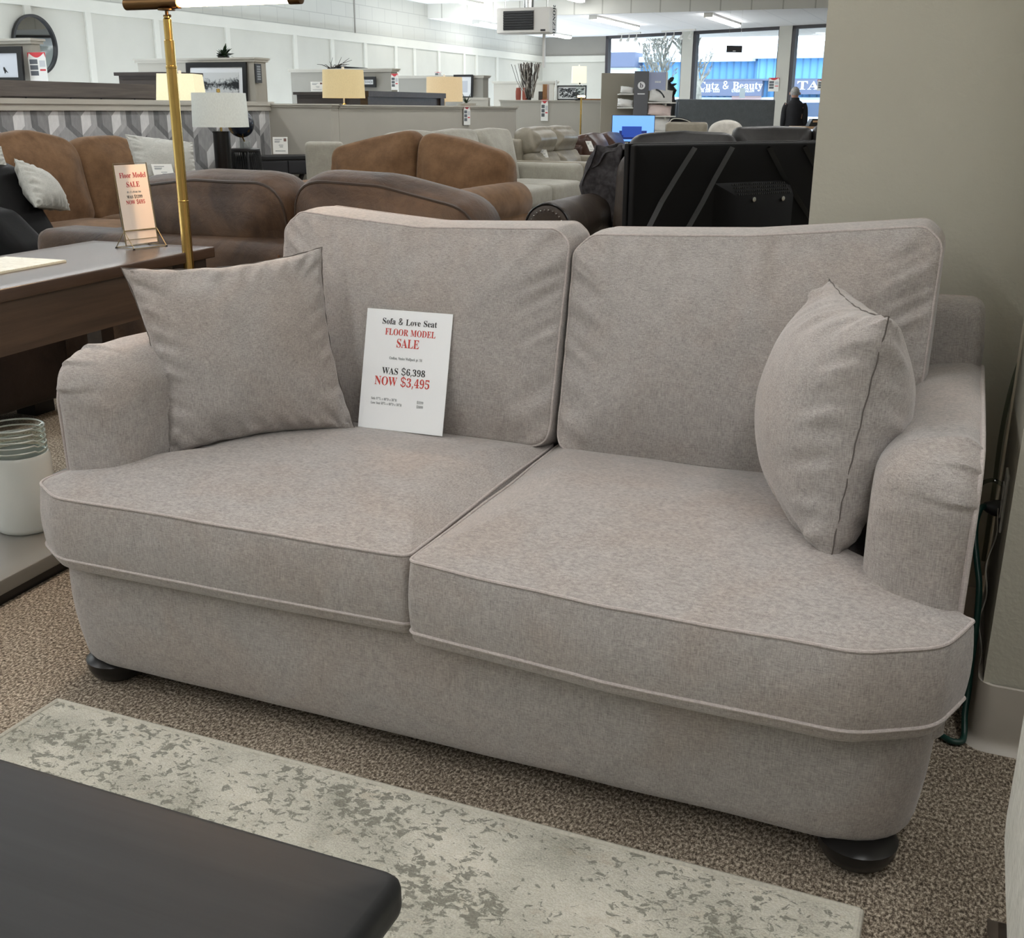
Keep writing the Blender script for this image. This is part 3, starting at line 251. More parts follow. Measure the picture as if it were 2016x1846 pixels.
def lettering(name, lines, m, M, parent, ext=.0002, local=False):
    """lines: [(text, cap height, u, v, align, stretch)] in the frame M(u, v, w); one curve object"""
    cu = bpy.data.curves.new(name, 'CURVE'); cu.dimensions = '2D'; cu.fill_mode = 'BOTH'; cu.extrude = ext
    o = M(0,0,0); U = M(1,0,0)-o; W2 = M(0,1,0)-o; N = M(0,0,1)-o
    for text, h, u, v, al, st in lines:
        k = h/46.0
        adv = lambda c: 24 if c == ' ' else GLY[c][0]
        tot = sum(adv(c) for c in text)*k*st; x = u-(tot/2 if al == 'c' else tot if al == 'r' else 0)
        for c in text:
            if c != ' ':
                for pol in GLY[c][1]:
                    sp = cu.splines.new('POLY'); sp.points.add(len(pol)//2-1); sp.use_cyclic_u = True
                    for i in range(len(pol)//2): sp.points[i].co = (x+pol[2*i]*k*st, v+pol[2*i+1]*k, 0, 1)
            x += adv(c)*k*st
    tmp = bpy.data.objects.new(name, cu); COL.objects.link(tmp)
    me = bpy.data.meshes.new_from_object(tmp.evaluated_get(bpy.context.evaluated_depsgraph_get()))
    bpy.data.objects.remove(tmp); bpy.data.curves.remove(cu); me.name = name
    ob = bpy.data.objects.new(name, me); COL.objects.link(ob); me.materials.clear(); me.materials.append(MATS[m])
    if parent and not local:
        o = o - parent.matrix_basis.translation
    if parent: ob.parent = parent
    ob.matrix_local = Matrix(((U.x, W2.x, N.x, o.x), (U.y, W2.y, N.y, o.y), (U.z, W2.z, N.z, o.z), (0,0,0,1)))
    return ob

# ================================================================== materials
fabric('greige_fabric', (130,125,122), (189,183,178), 1.6, .85, .85, .3, .14, (250,238,230))
fabric('piping_fabric', (160,151,147), (198,189,184), 1.7, .8, 1.0, .3, .1)
plain('black_foot', (16,15,15), .3)
def carpet_mat():
    m, nt, b = newmat('carpet'); b.inputs['Roughness'].default_value = 1; b.inputs['Specular IOR Level'].default_value = .05
    v = coords(nt, (190, 120, 190)); n = noise_n(nt, v, 1, 3, .8); g = noise_n(nt, coords(nt, (2.5,2.5,2.5)), 1, 3)
    s = math_n(nt, 'ADD', math_n(nt, 'MULTIPLY', n, .88), math_n(nt, 'MULTIPLY', g, .12))
    nt.links.new(ramp(nt, s, [(.38, (70,62,53)), (.5, (136,124,109)), (.61, (210,198,179))]), b.inputs['Base Color'])
    bump(nt, b, n, .8, .006)
carpet_mat()
def rug_mat():
    m, nt, b = newmat('rug'); b.inputs['Roughness'].default_value = .95; b.inputs['Specular IOR Level'].default_value = .1
    big = noise_n(nt, coords(nt, (5,5,5)), 1, 4, .6)
    blot = noise_n(nt, coords(nt, (50,62,50)), 1, 5, .66, .6)
    zone = noise_n(nt, coords(nt, (4.2,5.5,5)), 1, 2, .5)
    th = math_n(nt, 'ADD', blot, math_n(nt, 'MULTIPLY', zone, .40))
    base = ramp(nt, big, [(.34, (176,174,161)), (.5, (203,200,187)), (.68, (220,215,201))])
    k = ramp(nt, th, [(.745, (0,0,0)), (.79, (235,235,235))])
    tan = ramp(nt, noise_n(nt, coords(nt, (18,26,20)), 1, 5, .7, .4), [(.58, (0,0,0)), (.68, (140,140,140))])
    c = mixc(nt, tan, base, (176,158,132)); c = mixc(nt, k, c, (128,127,116))
    fine = noise_n(nt, coords(nt, (300,300,300)), 1, 2); c = mixc(nt, .18, c, ramp(nt, fine, [(.35, (90,90,86)), (.65, (240,238,230))]), 'OVERLAY')
    nt.links.new(c, b.inputs['Base Color'])
    bump(nt, b, math_n(nt, 'SUBTRACT', fine, math_n(nt, 'MULTIPLY', blot, 3)), .5, .004)
rug_mat()
plain('rug_binding', (190,186,172), .95, 0, .06, 200)
wood('black_stained_wood', (30,31,32), (43,44,45), 0, .5, .35)
MATS['black_stained_wood'].node_tree.nodes['Principled BSDF'].inputs['Specular IOR Level'].default_value = .28
wood('walnut', (50,39,31), (84,67,53), 1, .42, .5); wood('walnut_top', (54,42,35), (78,62,51), 1, .27, .5)
wood('walnut_dark', (36,29,24), (56,45,37), 1, .35, .5)
def wall_paint(name, c, bmp=.12):
    return plain(name, c, .85, 0, .012, 3, bmp, 90, .25)
wall_paint('column_paint', (184,181,167), .25)
wall_paint('white_wall', (184,183,173)); wall_paint('trim_white', (198,197,187)); wall_paint('dark_grey_wall', (140,137,130))
wall_paint('partition_grey', (174,170,159)); wall_paint('partition_cap', (184,180,169)); wall_paint('partition_dark', (150,147,138))
plain('vinyl_base', (188,182,172), .45, 0, .03)
plain('paper', (250,252,253), .6); plain('warm_paper', (250,234,220), .6); plain('card', (232,232,226), .6)
plain('red_ink', (206,62,52), .6); plain('deep_red_ink', (190,32,48), .6); plain('black_ink', (28,28,30), .6); plain('grey_ink', (142,146,148), .6)
def clear_mat(name, tint=(240,244,244), refl=.9, rough=.03):
    m, nt, b = newmat(name); out = nt.nodes['Material Output']
    tr = nt.nodes.new('ShaderNodeBsdfTransparent'); tr.inputs[0].default_value = lin(tint)
    gl = nt.nodes.new('ShaderNodeBsdfGlossy'); gl.inputs['Roughness'].default_value = rough; gl.inputs[0].default_value = (refl,refl,refl,1)
    fr = nt.nodes.new('ShaderNodeFresnel'); fr.inputs[0].default_value = 1.49
    gm = nt.nodes.new('ShaderNodeNewGeometry'); fc = math_n(nt, 'MULTIPLY', fr.outputs[0], math_n(nt, 'SUBTRACT', 1.0, gm.outputs['Backfacing']))
    mx = nt.nodes.new('ShaderNodeMixShader'); nt.links.new(fc, mx.inputs[0]); nt.links.new(tr.outputs[0], mx.inputs[1]); nt.links.new(gl.outputs[0], mx.inputs[2])
    nt.links.new(mx.outputs[0], out.inputs['Surface'])
clear_mat('acrylic', (255,255,255), .9, .02); clear_mat('clear_glass', (248,251,249)); clear_mat('clear_cord', (205,210,205))
clear_mat('window_glass', (246,250,252), .5)
plain('brass', (206,174,106), .2, 1, .03); plain('dark_brass', (96,72,46), .35, 1, .1); plain('easel_metal', (150,132,96), .3, 1)
plain('steel', (190,190,188), .25, 1); plain('black_metal', (24,24,25), .4)
emit('warm_tube', (255,208,156), 95); emit('fluorescent', (252,252,252), 11)
plain('white_gloss', (226,228,222), .18); plain('coil', (214,214,204), .3, .2); plain('grey_shelf', (132,130,124), .35)
plain('green_cord', (14,52,44), .4); plain('black_plastic', (18,18,19), .38); plain('white_plastic', (222,220,212), .4)
fabric('chair_fabric', (160,160,152), (206,205,197), .6, .9, 1, .2, .2)
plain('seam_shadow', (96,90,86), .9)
# ================================================================== shell near the camera
YB, XR, YF, XL = 1.085, 6.5, -5.0, -6.2
ZH, ZL, YSOF = 3.0, 2.6, 12.0                      # replaced below by the measured ceiling heights
mb = MB(); mb.box((XL-.2, YF-.2, -.1), (XR+.2, 26.5, 0)); struct('floor', mb, 'carpet')
mb = MB(); mb.box((1.347, YB, 0), (XR, YB+.75, 3.6)); struct('wall_column', mb, 'column_paint')
# short return wall at the right with its own face
mb = MB(); mb.box((1.822, .535, 0), (3.2, YB-.001, 3.6)); struct('wall_right_return', mb, 'column_paint')
# cove base: on the return (rounded corner) and along the column
def base_path():
    p = [V((1.819, YB-.01, 0)), V((1.817, .72, 0))]
    for k in range(7):
        a = PI+PI/2*k/6; p.append(V((1.846+.03*math.cos(a), .555+.03*math.sin(a), 0)))
    p += [V((2.2, .524, 0)), V((3.0, .523, 0))]; return p
P0 = base_path(); mb = MB(); H = 21
def bprof(k):
    z = .135*k/(H-1); return z, (.014*max(0, 1-z/.02)**2 if z < .02 else 0)
vs = []
for i, p in enumerate(P0):
    t = (P0[min(i+1, len(P0)-1)]-P0[max(i-1, 0)]).normalized(); nrm = V((t.y, -t.x, 0))*-1
    if nrm.dot(V((-.7,-.7,0))) < 0: nrm = -nrm
    for k in range(H):
        z, o = bprof(k); wz = z
        vs.append(p+nrm*(o+.003)+V((0,0,wz)))
    for k in range(2): vs.append(p+nrm*(.003-.004*(k+1))+V((0,0,.135)))
W = H+2
mb.add(vs, [(i*W+k, (i+1)*W+k, (i+1)*W+k+1, i*W+k+1) for i in range(len(P0)-1) for k in range(W-1)])
prop(mb.build('baseboard_right', 'vinyl_base'), kind='structure')
mb = MB(); mb.box((1.347, YB-.006, 0), (1.838, YB, .1)); prop(mb.build('baseboard_back', 'vinyl_base'), kind='structure')
mb = MB(); mb.box((1.341, YB-.006, 0), (1.347, YB+.75, .1)); prop(mb.build('baseboard_left', 'vinyl_base'), kind='structure')
# loose strip of base pulled off the side of the return
mb = MB(); pts = []
for k in range(31):
    t = k/30; y = .60+.03*math.sin(t*9)*(1-t)*.4+.1*t; z = .13+.30*t
    pts.append(V((1.813-.008*math.sin(t*3.1)+.004*math.sin(t*17), y, z)))
vs = []
for i, p in enumerate(pts): vs += [p, p+V((.002, .03, 0)), p+V((.004, .03, 0)), p+V((.002, 0, 0))]
mb.add(vs, [(i*4+k, i*4+(k+1) % 4, (i+1)*4+(k+1) % 4, (i+1)*4+k) for i in range(30) for k in range(4)])
prop(mb.build('vinyl_strip', 'vinyl_base'), 'loose wavy strip of pale vinyl base peeling off the wall beside the outlet', 'strip')
# ================================================================== love seat
L = 1.753
sofa = thing('loveseat', 'greige fabric two-seat loveseat with loose back cushions and piped edges', 'loveseat')
GF, PF = 'greige_fabric', 'piping_fabric'
def pipe(name, path, parent, r=.0036, closed=False):
    mb = MB(); mb.tube(path, r, 7, closed); return mb.build(name, PF, parent, at=(0,0,0))
# base
out = fillet([(.004,.03),(1.745,.03),(1.735,.97),(.012,.97)], [.13,.15,.03,.03], 220)
seg = ((.35,.5),(1.4,.5))
def base_fn(p):
    k = (p.z-.043)/.26; s = 1-.018*max(0, 1-k)
    return V((.87+(p.x-.87)*s, .5+(p.y-.5)*(1-.03*max(0, 1-k)**2), p.z)) + wob(p, .0025, 5, 2)
mb = MB(); pad(mb, out, seg, prof_pad(.043, .305, .028, .03, 0, 0, .006), XYZ, base_fn); mb.build('base', GF, sofa)
for sx, sy in ((1.645,.085),(.105,.1),(1.64,.9),(.11,.9)):
    mb = MB(); mb.lathe([(.0,0),(.036,0),(.052,.012),(.062,.03),(.064,.046),(.05,.056),(0,.056)], 28, Matrix.Translation((sx,sy,0))); mb.build('foot', 'black_foot', sofa)
# seat cushions (T shaped: an ear wraps in front of each arm)
def seat(name_pts, rad, seg, seed, hi):
    o = fillet(name_pts, rad, 300)
    def fn(p):
        t = max(0, (p.z-.36)/.1)
        d = wob(p, .004, 6, seed); return p+V((d.x*.4, d.y*.5, d.z*min(1, t)))
    mb = MB(); pr = prof_pad(.288, .446, .022, .014, .0, hi, .006, nin=12, pw=2.2); pad(mb, o, seg, pr, XYZ, fn)
    c = mb.build('seat_cushion', GF, sofa)
    for z, d in ((.446-.004, .003), (.288+.026, -.002)):
        q = [p for p in ring(o, seg, 'd', d, z, XYZ, fn)]
        q = [p+V((0,0,.0015)) for p in q]
        pipe('piping', q, c, .0030, True)
    return c
c1 = seat([(.876,-.004),(.876,.72),(.152,.72),(.141,.20),(.002,.115),(.006,.04),(.10,-.016),(.45,-.014)], [.02,.02,.03,.06,.012,.05,.10,0], ((.35,.36),(.70,.36)), 3, .034)
c2 = seat([(.886,-.026),(1.25,-.06),(1.62,-.062),(1.735,.005),(1.772,.112),(1.612,.185),(1.60,.72),(.886,.72)], [.018,0,.12,.09,.006,.07,.03,.02], ((1.05,.36),(1.42,.36)), 5, .034)
# arms
def arm(side):
    x_of = (lambda w: L-w) if side > 0 else (lambda w: w)      # w: distance from the outer face
    M = lambda u, v, w: V((x_of(w), u, v))
    o = fillet([(.124,.22),(.118,.60),(.134,.663),(.19,.690),(.30,.693),(.60,.684),(.95,.668),(.95,.22)], [.01,.06,.05,.05,.1,0,.02,.01], 700)
    seg = ((.35,.42),(.75,.42))
    P = []
    for k in range(5): P.append((.014, 1-k/5, .002))
    P += [('d', .014, .002), ('d', .008, .007), ('d', .003, .014), ('d', -.003, .025), ('d', -.004, .04), ('d', -.003, .055)]
    for k in range(0, 9): t = PI/2*k/8; P.append(('d', .085*(1-math.cos(t)), .07+.085*math.sin(t)))
    for k in range(1, 6): P.append((.085, k/5, .155))
    tucks = ((.205,.690,-.25,.97),(.148,.668,-.70,.71),(.124,.618,-.96,.28))       # three overlapping tucks running in from the outer welt
    def fn(p):
        q = p.copy(); w = L-p.x if side > 0 else p.x
        t = max(0, min(1, (.115-w)/.09))
        if t > 0 and p.y < .36 and p.z > .5:
            for py, pz, nx, nz in tucks:                              # (nx, nz): outward direction there
                dy, dz = p.y-py, p.z-pz
                tang = dy*nz-dz*nx - .25*(w-.04)*(w > .04); out_ = abs(dy*nx+dz*nz)
                if out_ < .06 and -.006 < tang < .04:
                    h = .0085*t*((1-tang/.04) if tang > 0 else 1+tang/.006)
                    q.y += nx*h; q.z += nz*h
        return q + wob(p, .0025, 7, 8+side)
    mb = MB(); pad(mb, o, seg, P, M, fn); a = mb.build('arm', GF, sofa)
    rg = ring(o, seg, 'd', .011, .003, M, None)
    keep = [p for p in rg if p.y < .93 and p.z > .30]
    i0 = max(range(len(keep)), key=lambda i: (keep[i]-keep[i-1]).length); keep = keep[i0:]+keep[:i0]
    pipe('piping', keep, a, .0048)
    return a
arm(1); arm(-1)
# back frame
M = lambda u, v, w: V((u, w, v))
o = fillet([(.012,.06),(1.742,.06),(1.748,.70),(1.738,.797),(.016,.797),(.006,.70)], [.01,.01,.2,.03,.03,.2], 160)
seg = ((.4,.42),(1.35,.42))
mb = MB(); pad(mb, o, seg, prof_pad(.885, .985, .045, .012, 0, 0, 0), M, lambda p: p+wob(p, .002, 5, 4)); bf = mb.build('back_frame', GF, sofa)
rg = ring(o, seg, 'd', .006, .981, M); i0 = min(range(len(rg)), key=lambda i: rg[i].z); pipe('piping', [p for p in rg[i0:]+rg[:i0] if p.z > .1], bf, .006)
# back cushions
th = math.radians(13)
def back(x0, x1, y0, z0, h, rise, seed, lean=th, tk=.17):
    U = V((1,0,0)); W2 = V((0, math.sin(lean), math.cos(lean))); N = V((0, -math.cos(lean), math.sin(lean)))
    org = V((0, y0, z0)); Mf = lambda u, v, w: org+U*u+W2*v+N*w
    o = fillet([(x0,.0),(x1,.0),(x1+.004,h-.03+rise[1]),(x1-.03,h+rise[1]),((x0+x1)/2,h+rise[2]),(x0+.035,h+rise[0]),(x0-.003,h-.04+rise[0])], [.05,.05,.04,.035,.3,.035,.04], 420)
    seg = ((x0+.25,h*.52),(x1-.25,h*.52))
    def fn(p):
        q = (p-org); v = q.dot(W2); u = q.x; n = q.dot(N)
        d = 0
        e = min(u-x0, x1-u)                     # gathers running in from the side seams and the top seam
        if n > -.05:
            d += .012*math.exp(-((e-.03)/.05)**2)*noise.noise(V((u*4, v*34+u*22*(1 if u < (x0+x1)/2 else -1), seed)))
            tt = h-v; d += .010*math.exp(-((tt-.05)/.07)**2)*noise.noise(V((u*30+v*10, v*5, seed+7)))
            d += .005*noise.noise(V((u*5, v*5, seed+3)))
        lift = max(0, min(1, (v-h*.55)/(h*.4)))*min(1, max(0, -n/tk))*.042-.010*max(0, min(1, (v-h*.5)/(h*.5)))
        return p+N*d*min(1, max(0, (min(e, tt if n > -.05 else 1)+.01)*40))+V((0,0,lift))
    mb = MB(); pad(mb, o, seg, prof_pad(-tk, .0, .03, .014, .02, .045, .004, nin=22, ns=4, pw=2.4), Mf, fn)
    c = mb.build('back_cushion', GF, sofa)
    for w, d in ((-.006, .0025), (-tk+.012, .004)):
        pipe('piping', ring(o, seg, 'd', d, w, Mf, fn), c, .0028, True)
    return c
back(.158, .884, .645, .452, .492, (.012,.0,-.012), 1)
back(.897, 1.642, .655, .448, .492, (-.006,.042,.008), 2)
# ================================================================== throw pillows
def oriented(o, u, v):                         # frame from centre and two (nearly) orthogonal directions
    u = V(u).normalized(); v = V(v); v = (v-u*v.dot(u)).normalized(); n = u.cross(v); o = V(o)
    return lambda a, b, c: o+u*a+v*b+n*c
def pillow_lr(name, label, bl, br, tl, tr, t, seed, m=GF, pm=PF, cat='pillow', group=None, pinch=.06):
    bl, br, tl, tr = map(V, (bl, br, tl, tr)); n_ = ((br-bl)+(tr-tl)).cross((tl-bl)+(tr-br)).normalized()
    def Mf(a, b, c):                            # a, b in -.5...5
        s_, t_ = a+.5, b+.5; return (bl*(1-s_)+br*s_)*(1-t_)+(tl*(1-s_)+tr*s_)*t_+n_*c
    w = ((br-bl).length+(tr-tl).length)/2
    mb = MB(); pillow_mesh(mb, 1, 1, t, Mf, seed, pinch=pinch)
    mb.v = [V(p) for p in mb.v]
    o = mb.build(name, m); prop(o, label, cat, group)
    N = 120; pts = []
    for k in range(N):
        s_ = k/N*4; i = int(s_); f = s_-i; q = -1+2*f
        u, v = ((q,-1),(1,q),(-q,1),(-1,-q))[i]
        e = 1+.004*math.sin(k*2.1)
        pts.append(Mf(u/2*(1-pinch*(1-v*v))*e, v/2*(1-pinch*(1-u*u))*e, .001*math.sin(k*1.7)))
    if pm:
        mb = MB(); mb.tube(pts, .0012, 6, True); mb.build('seam', 'seam_shadow' if m == GF else m, o)
    return o
pillow_lr('throw_pillow', 'square greige throw pillow facing forward in the left corner of the loveseat',
          (.155,.265,.455), (.435,.575,.462), (.047,.30,.846), (.352,.602,.872), .15, 1, pinch=.10)
pillow_lr('throw_pillow', 'square greige throw pillow seen edge-on against the right arm of the loveseat',
          (1.42,.61,.462), (1.545,.215,.450), (1.452,.665,.860), (1.594,.222,.872), .26, 4, pinch=.08)
# ================================================================== sale sign on the seat
bl, br = V((.434,.585,.466)), V((.652,.592,.466)); tl = V((.434,.655,.738))
U = (br-bl).normalized(); W2 = (tl-bl); W2 = (W2-U*W2.dot(U)); hgt = W2.length; W2.normalize(); N = U.cross(W2)
Ms = lambda u, v, w: bl+U*u+W2*v+N*w
sg = thing('sale_sign', 'clear acrylic sign holder with white floor model sale sheet leaning on the loveseat', 'sign', bl)
def slab(lo, hi, M, name, m, parent):
    mb = MB(); mb.prism([(lo[0],lo[1]),(hi[0],lo[1]),(hi[0],hi[1]),(lo[0],hi[1])], lo[2], hi[2], M); mb.v = [v-parent.location for v in mb.v]
    return mb.build(name, m, parent, at=(0,0,0))
wS = .218
slab((.002,.002,-.0012), (wS-.002,hgt-.005,-.0004), Ms, 'sheet', 'paper', sg)
slab((0,0,.0006), (wS,hgt,.0026), Ms, 'front_panel', 'acrylic', sg)
slab((0,0,-.0040), (wS,hgt,-.0020), Ms, 'back_panel', 'acrylic', sg)
cxs = wS*.50
lettering('lettering', [("Sofa & Love Seat", .0135, cxs+.002, hgt-.038, 'c', .92), ("WAS $6,398", .0145, cxs-.002, hgt-.151, 'c', .9)], 'black_ink', lambda u,v,w: Ms(u,v,w-.0001), sg)
lettering('lettering', [("FLOOR MODEL", .0145, cxs+.006, hgt-.062, 'c', .78), ("SALE", .0195, cxs+.002, hgt-.089, 'c', .8), ("NOW $3,495", .0195, cxs-.004, hgt-.177, 'c', .82)], 'red_ink', lambda u,v,w: Ms(u,v,w-.0001), sg)
lettering('lettering', [("Crofton, Venice Wolfpack gr. 14", .006, cxs, hgt-.117, 'c', .66), ('Sofa 97"L x 40"D x 36"H', .0055, .030, hgt-.212, 'l', .7), ('Love Seat 69"L x 40"D x 36"H', .0055, .030, hgt-.222, 'l', .7), ("$3299", .0055, .146, hgt-.212, 'l', .7), ("$3099", .0055, .146, hgt-.222, 'l', .7)], 'grey_ink', lambda u,v,w: Ms(u,v,w-.0001), sg)
# ================================================================== rug and coffee table
rug = thing('area_rug', 'distressed grey and cream area rug under the dark coffee table', 'rug', (.87,-1.3,0))
mb = MB(); mb.grid(lambda i, j: V((-.79+1.586*i/40, -1.2+2.448*j/60, .011+.0012*noise.noise(V((i*.7,j*.7,0))))), 41, 61); mb.box((-.79,-1.2,.0005), (.796,1.248,.0105)); mb.build('pile', 'rug', rug, at=(0,0,0))
mb = MB()
for a, b in (((-.79,-1.2),(.796,-1.2)),((.796,-1.2),(.796,1.248)),((.796,1.248),(-.79,1.248)),((-.79,1.248),(-.79,-1.2))): mb.tube([(a[0],a[1],.008),(b[0],b[1],.008)], .0065, 8)
mb.build('binding', 'rug_binding', rug, at=(0,0,0))
ct = thing('coffee_table', 'black stained wooden coffee table with eased edges on the rug', 'table', (.6,-1.08,0))
mb = MB(); rbox(mb, (-.655,-.36,.402), (.655,.352,.45), .014, 0, None, None, 200); mb.build('tabletop', 'black_stained_wood', ct, at=(0,0,0), sharp=None)
mb = MB(); mb.box((-.52,-.26,.33), (.52,-.24,.403)); mb.box((-.52,.22,.33), (.52,.24,.403)); mb.box((-.52,-.24,.33), (-.50,.22,.403)); mb.box((.50,-.24,.33), (.52,.22,.403)); mb.build('apron', 'black_stained_wood', ct, at=(0,0,0))
for sx in (-.5,.5):
    for sy in (-.24,.22):
        mb = MB(); rbox(mb, (sx-.03,sy-.03,.0118), (sx+.03,sy+.03,.403), .006); mb.build('leg', 'black_stained_wood', ct, at=(0,0,0))
# ================================================================== right hand armchair (only its side is in view)
ac = thing('armchair', 'pale grey textured armchair cut off at the far right', 'chair', (2.285,-.35,0))

# ================================================================== armchair side, cut off at the right
def chair_fn(p):
    k = max(0, (.30-p.z)/.2); return V((p.x+.034*k*(1 if p.x < .2 else 0), p.y+.02*k*(1 if p.y > .1 else 0), p.z))
def crosshatch(p): return p
mb = MB(); rbox(mb, (-.458,-.55,.10), (-.30,.19,.62), .035, .0, None, chair_fn, 80, .004, 0); mb.build('side_panel', 'chair_fabric', ac)
mb = MB(); rbox(mb, (-.32,-.55,.10), (.40,.12,.30), .03, 0, None, None, 80); mb.build('base', 'chair_fabric', ac)
mb = MB(); rbox(mb, (-.30,-.57,.28), (.38,.0,.46), .04, .02, None, None, 80); mb.build('seat_cushion', 'chair_fabric', ac)
mb = MB(); rbox(mb, (-.31,.02,.28), (.39,.19,.92), .05, .02, None, None, 80, 0, 1); mb.build('backrest', 'chair_fabric', ac)
mb = MB(); rbox(mb, (.30,-.55,.10), (.458,.19,.62), .035, 0, None, None, 80, 0, 0); mb.build('side_panel', 'chair_fabric', ac)
for (x, y, sx, sy) in ((-.42,.13,.0,.22),(.40,.13,.0,.22),(-.40,-.5,0,-.05),(.40,-.5,0,-.05)):
    mb = MB(); a, b = .018, .026
    mb.add([(x+sx*0-a+dx*2*a, y+sy-a+dy*2*a, 0) for dx, dy in ((0,0),(1,0),(1,1),(0,1))]+[(x-b+dx*2*b, y-b+dy*2*b, .16) for dx, dy in ((0,0),(1,0),(1,1),(0,1))], [(3,2,1,0),(4,5,6,7),(0,1,5,4),(1,2,6,5),(2,3,7,6),(3,0,4,7)], False); mb.build('leg', 'walnut_dark', ac)
# ================================================================== outlet, plug and cords in the gap beside the love seat
X0 = 1.822
ol = thing('outlet_plate', 'white wall outlet plate with a black plug on the narrow wall return', 'outlet', (X0,.725,.44))
mb = MB(); rbox(mb, (-.006,-.036,-.058), (0,.036,.058), .0025, 0, None, None, 40, 0, 0); mb.build('plate', 'white_plastic', ol)
for dz in (-.02,.02):
    mb = MB(); rbox(mb, (-.0085,-.017,dz-.014), (-.005,.017,dz+.014), .001, 0, None, None, 40, 0, 0); mb.build('receptacle', 'white_plastic', ol)
pc = thing('power_cord', 'dark green extension cord hanging from the wall outlet down to the carpet', 'cord', (1.80,.7,.43))
mb = MB(); mb.tube([(1.8135,.72,.423),(1.80,.72,.423),(1.785,.715,.426)], [.017,.016,.008], 12); mb.v = [v-pc.location for v in mb.v]; mb.build('plug', 'black_plastic', pc)
path = [(1.788,.716,.4255),(1.778,.70,.424),(1.773,.68,.40),(1.776,.66,.37),(1.785,.64,.33),(1.794,.62,.29),(1.798,.60,.22),(1.799,.59,.14),(1.801,.585,.09),(1.800,.56,.045),(1.803,.535,.018),(1.800,.515,.0105),(1.786,.508,.0095),(1.768,.517,.0095),(1.74,.55,.0095),(1.70,.62,.0095)]
def smooth(path, k=6):
    P = [V(p) for p in path]; out = []
    for i in range(len(P)-1):
        p0, p1, p2, p3 = P[max(0, i-1)], P[i], P[i+1], P[min(len(P)-1, i+2)]
        for j in range(k):
            t = j/k; out.append(.5*((2*p1)+(p2-p0)*t+(2*p0-5*p1+4*p2-p3)*t*t+(3*p1-p0-3*p2+p3)*t**3))
    return out+[P[-1]]
mb = MB(); mb.tube(smooth(path), .0062, 10); mb.v = [v-pc.location for v in mb.v]; mb.build('cable', 'green_cord', pc)
mb = MB(); mb.tube(smooth([(1.835,1.072,.69),(1.822,1.07,.62),(1.8145,1.066,.545),(1.812,1.064,.46),(1.814,1.06,.36),(1.8145,1.058,.26),(1.8145,1.055,.18)]), .005, 8)
prop(mb.build('lamp_cord', 'clear_cord'), 'clear plastic lamp cord running down the wall corner behind the loveseat arm', 'cord')
mb = MB(); mb.tube(smooth([(1.8135,.755,.462),(1.795,.758,.468),(1.775,.75,.46),(1.762,.73,.44)]), .0045, 8)
prop(mb.build('plug_cord', 'clear_cord'), 'short clear plastic plug and cord end above the black plug in the wall outlet', 'cord')
# ================================================================== brass floor lamp
fl = thing('floor_lamp', 'brass floor lamp with glowing horizontal tube head behind the loveseat', 'lamp', (-.452,1.136,0))
mb = MB(); mb.lathe([(0,0),(.13,0),(.13,.018),(.12,.024),(.02,.026),(0,.026)], 40); mb.build('base', 'brass', fl)
mb = MB(); mb.lathe([(.0155,.024),(.0155,.905),(.0158,.906),(.0158,.908),(.0150,.909),(.0150,1.272),(.0158,1.273),(.0158,1.278),(.0142,1.279),(.0142,1.345),(.0118,1.347),(.0118,1.400),(.009,1.404),(.009,1.408)], 48); mb.build('pole', 'brass', fl, sharp=12)
mb = MB(); mb.lathe([(.005,1.404),(.005,1.424)], 14); mb.tube([(-.01,0,1.409),(.012,0,1.409)], .004, 8); mb.lathe([(.024,1.4235),(.024,1.4275)], 20); mb.build('swivel', 'dark_brass', fl)
RY = Matrix.Rotation(PI/2, 4, 'Y'); HZ = 1.443
def along(x0): return Matrix.Translation((x0,0,HZ)) @ RY
mb = MB(); mb.lathe([(0,0),(.012,0),(.0165,.004),(.0165,.188),(.012,.19),(0,.19)], 24, along(-.142)); mb.build('head', 'dark_brass', fl)
mb = MB(); mb.lathe([(0,0),(.0115,.001),(.0125,.006),(.0125,.352),(.0115,.358)], 20, along(.047)); mb.build('light_tube', 'warm_tube', fl)
mb = MB(); mb.lathe([(0,0),(.015,0),(.0155,.002),(.0155,.036),(0,.038)], 20, along(.404)); mb.build('end_cap', 'dark_brass', fl)
# ================================================================== sofa table with its things
st = thing('sofa_table', 'walnut sofa table with deep apron and low shelf left of the loveseat', 'table', (-.64,.65,0), .07)
mb = MB(); rbox(mb, (-.225,-.61,.728), (.225,.61,.76), .003, 0, None, None, 64); mb.build('tabletop', 'walnut_top', st)
mb = MB(); mb.box((.195,-.58,.60), (.215,.40,.729)); mb.box((-.215,-.58,.60), (-.195,.58,.729)); mb.box((-.195,-.58,.60), (.195,-.56,.729)); mb.box((-.195,.50,.64), (.195,.52,.729)); mb.build('apron', 'walnut', st)
for sx in (-.185,.185):
    for sy in (-.56,.545):
        mb = MB(); mb.box((sx-.028,sy-.03,.02), (sx+.028,sy+.03,.73)); mb.build('leg', 'walnut_dark', st)
mb = MB(); rbox(mb, (-.225,-.61,.032), (.225,.61,.07), .003, 0, None, None, 64); mb.build('lower_shelf', 'grey_shelf', st)
mb = MB(); mb.box((-.21,-.59,0), (.21,.59,.034)); mb.build('plinth', 'black_foot', st)
jar = thing('glass_jar', 'white glazed jar with clear ribbed glass neck on the table shelf', 'jar', (-.605,.555,.0704))
mb = MB(); mb.lathe([(0,0),(.072,0),(.079,.006),(.081,.016),(.0815,.205),(.077,.213),(.074,.2135)], 48, None, False); mb.build('body', 'white_gloss', jar)
mb = MB(); pr = []
for k in range(5):
    z = .214+k*.0155; pr += [(.071,z),(.0765,z+.003),(.0775,z+.0075),(.0765,z+.012),(.071,z+.0148)]
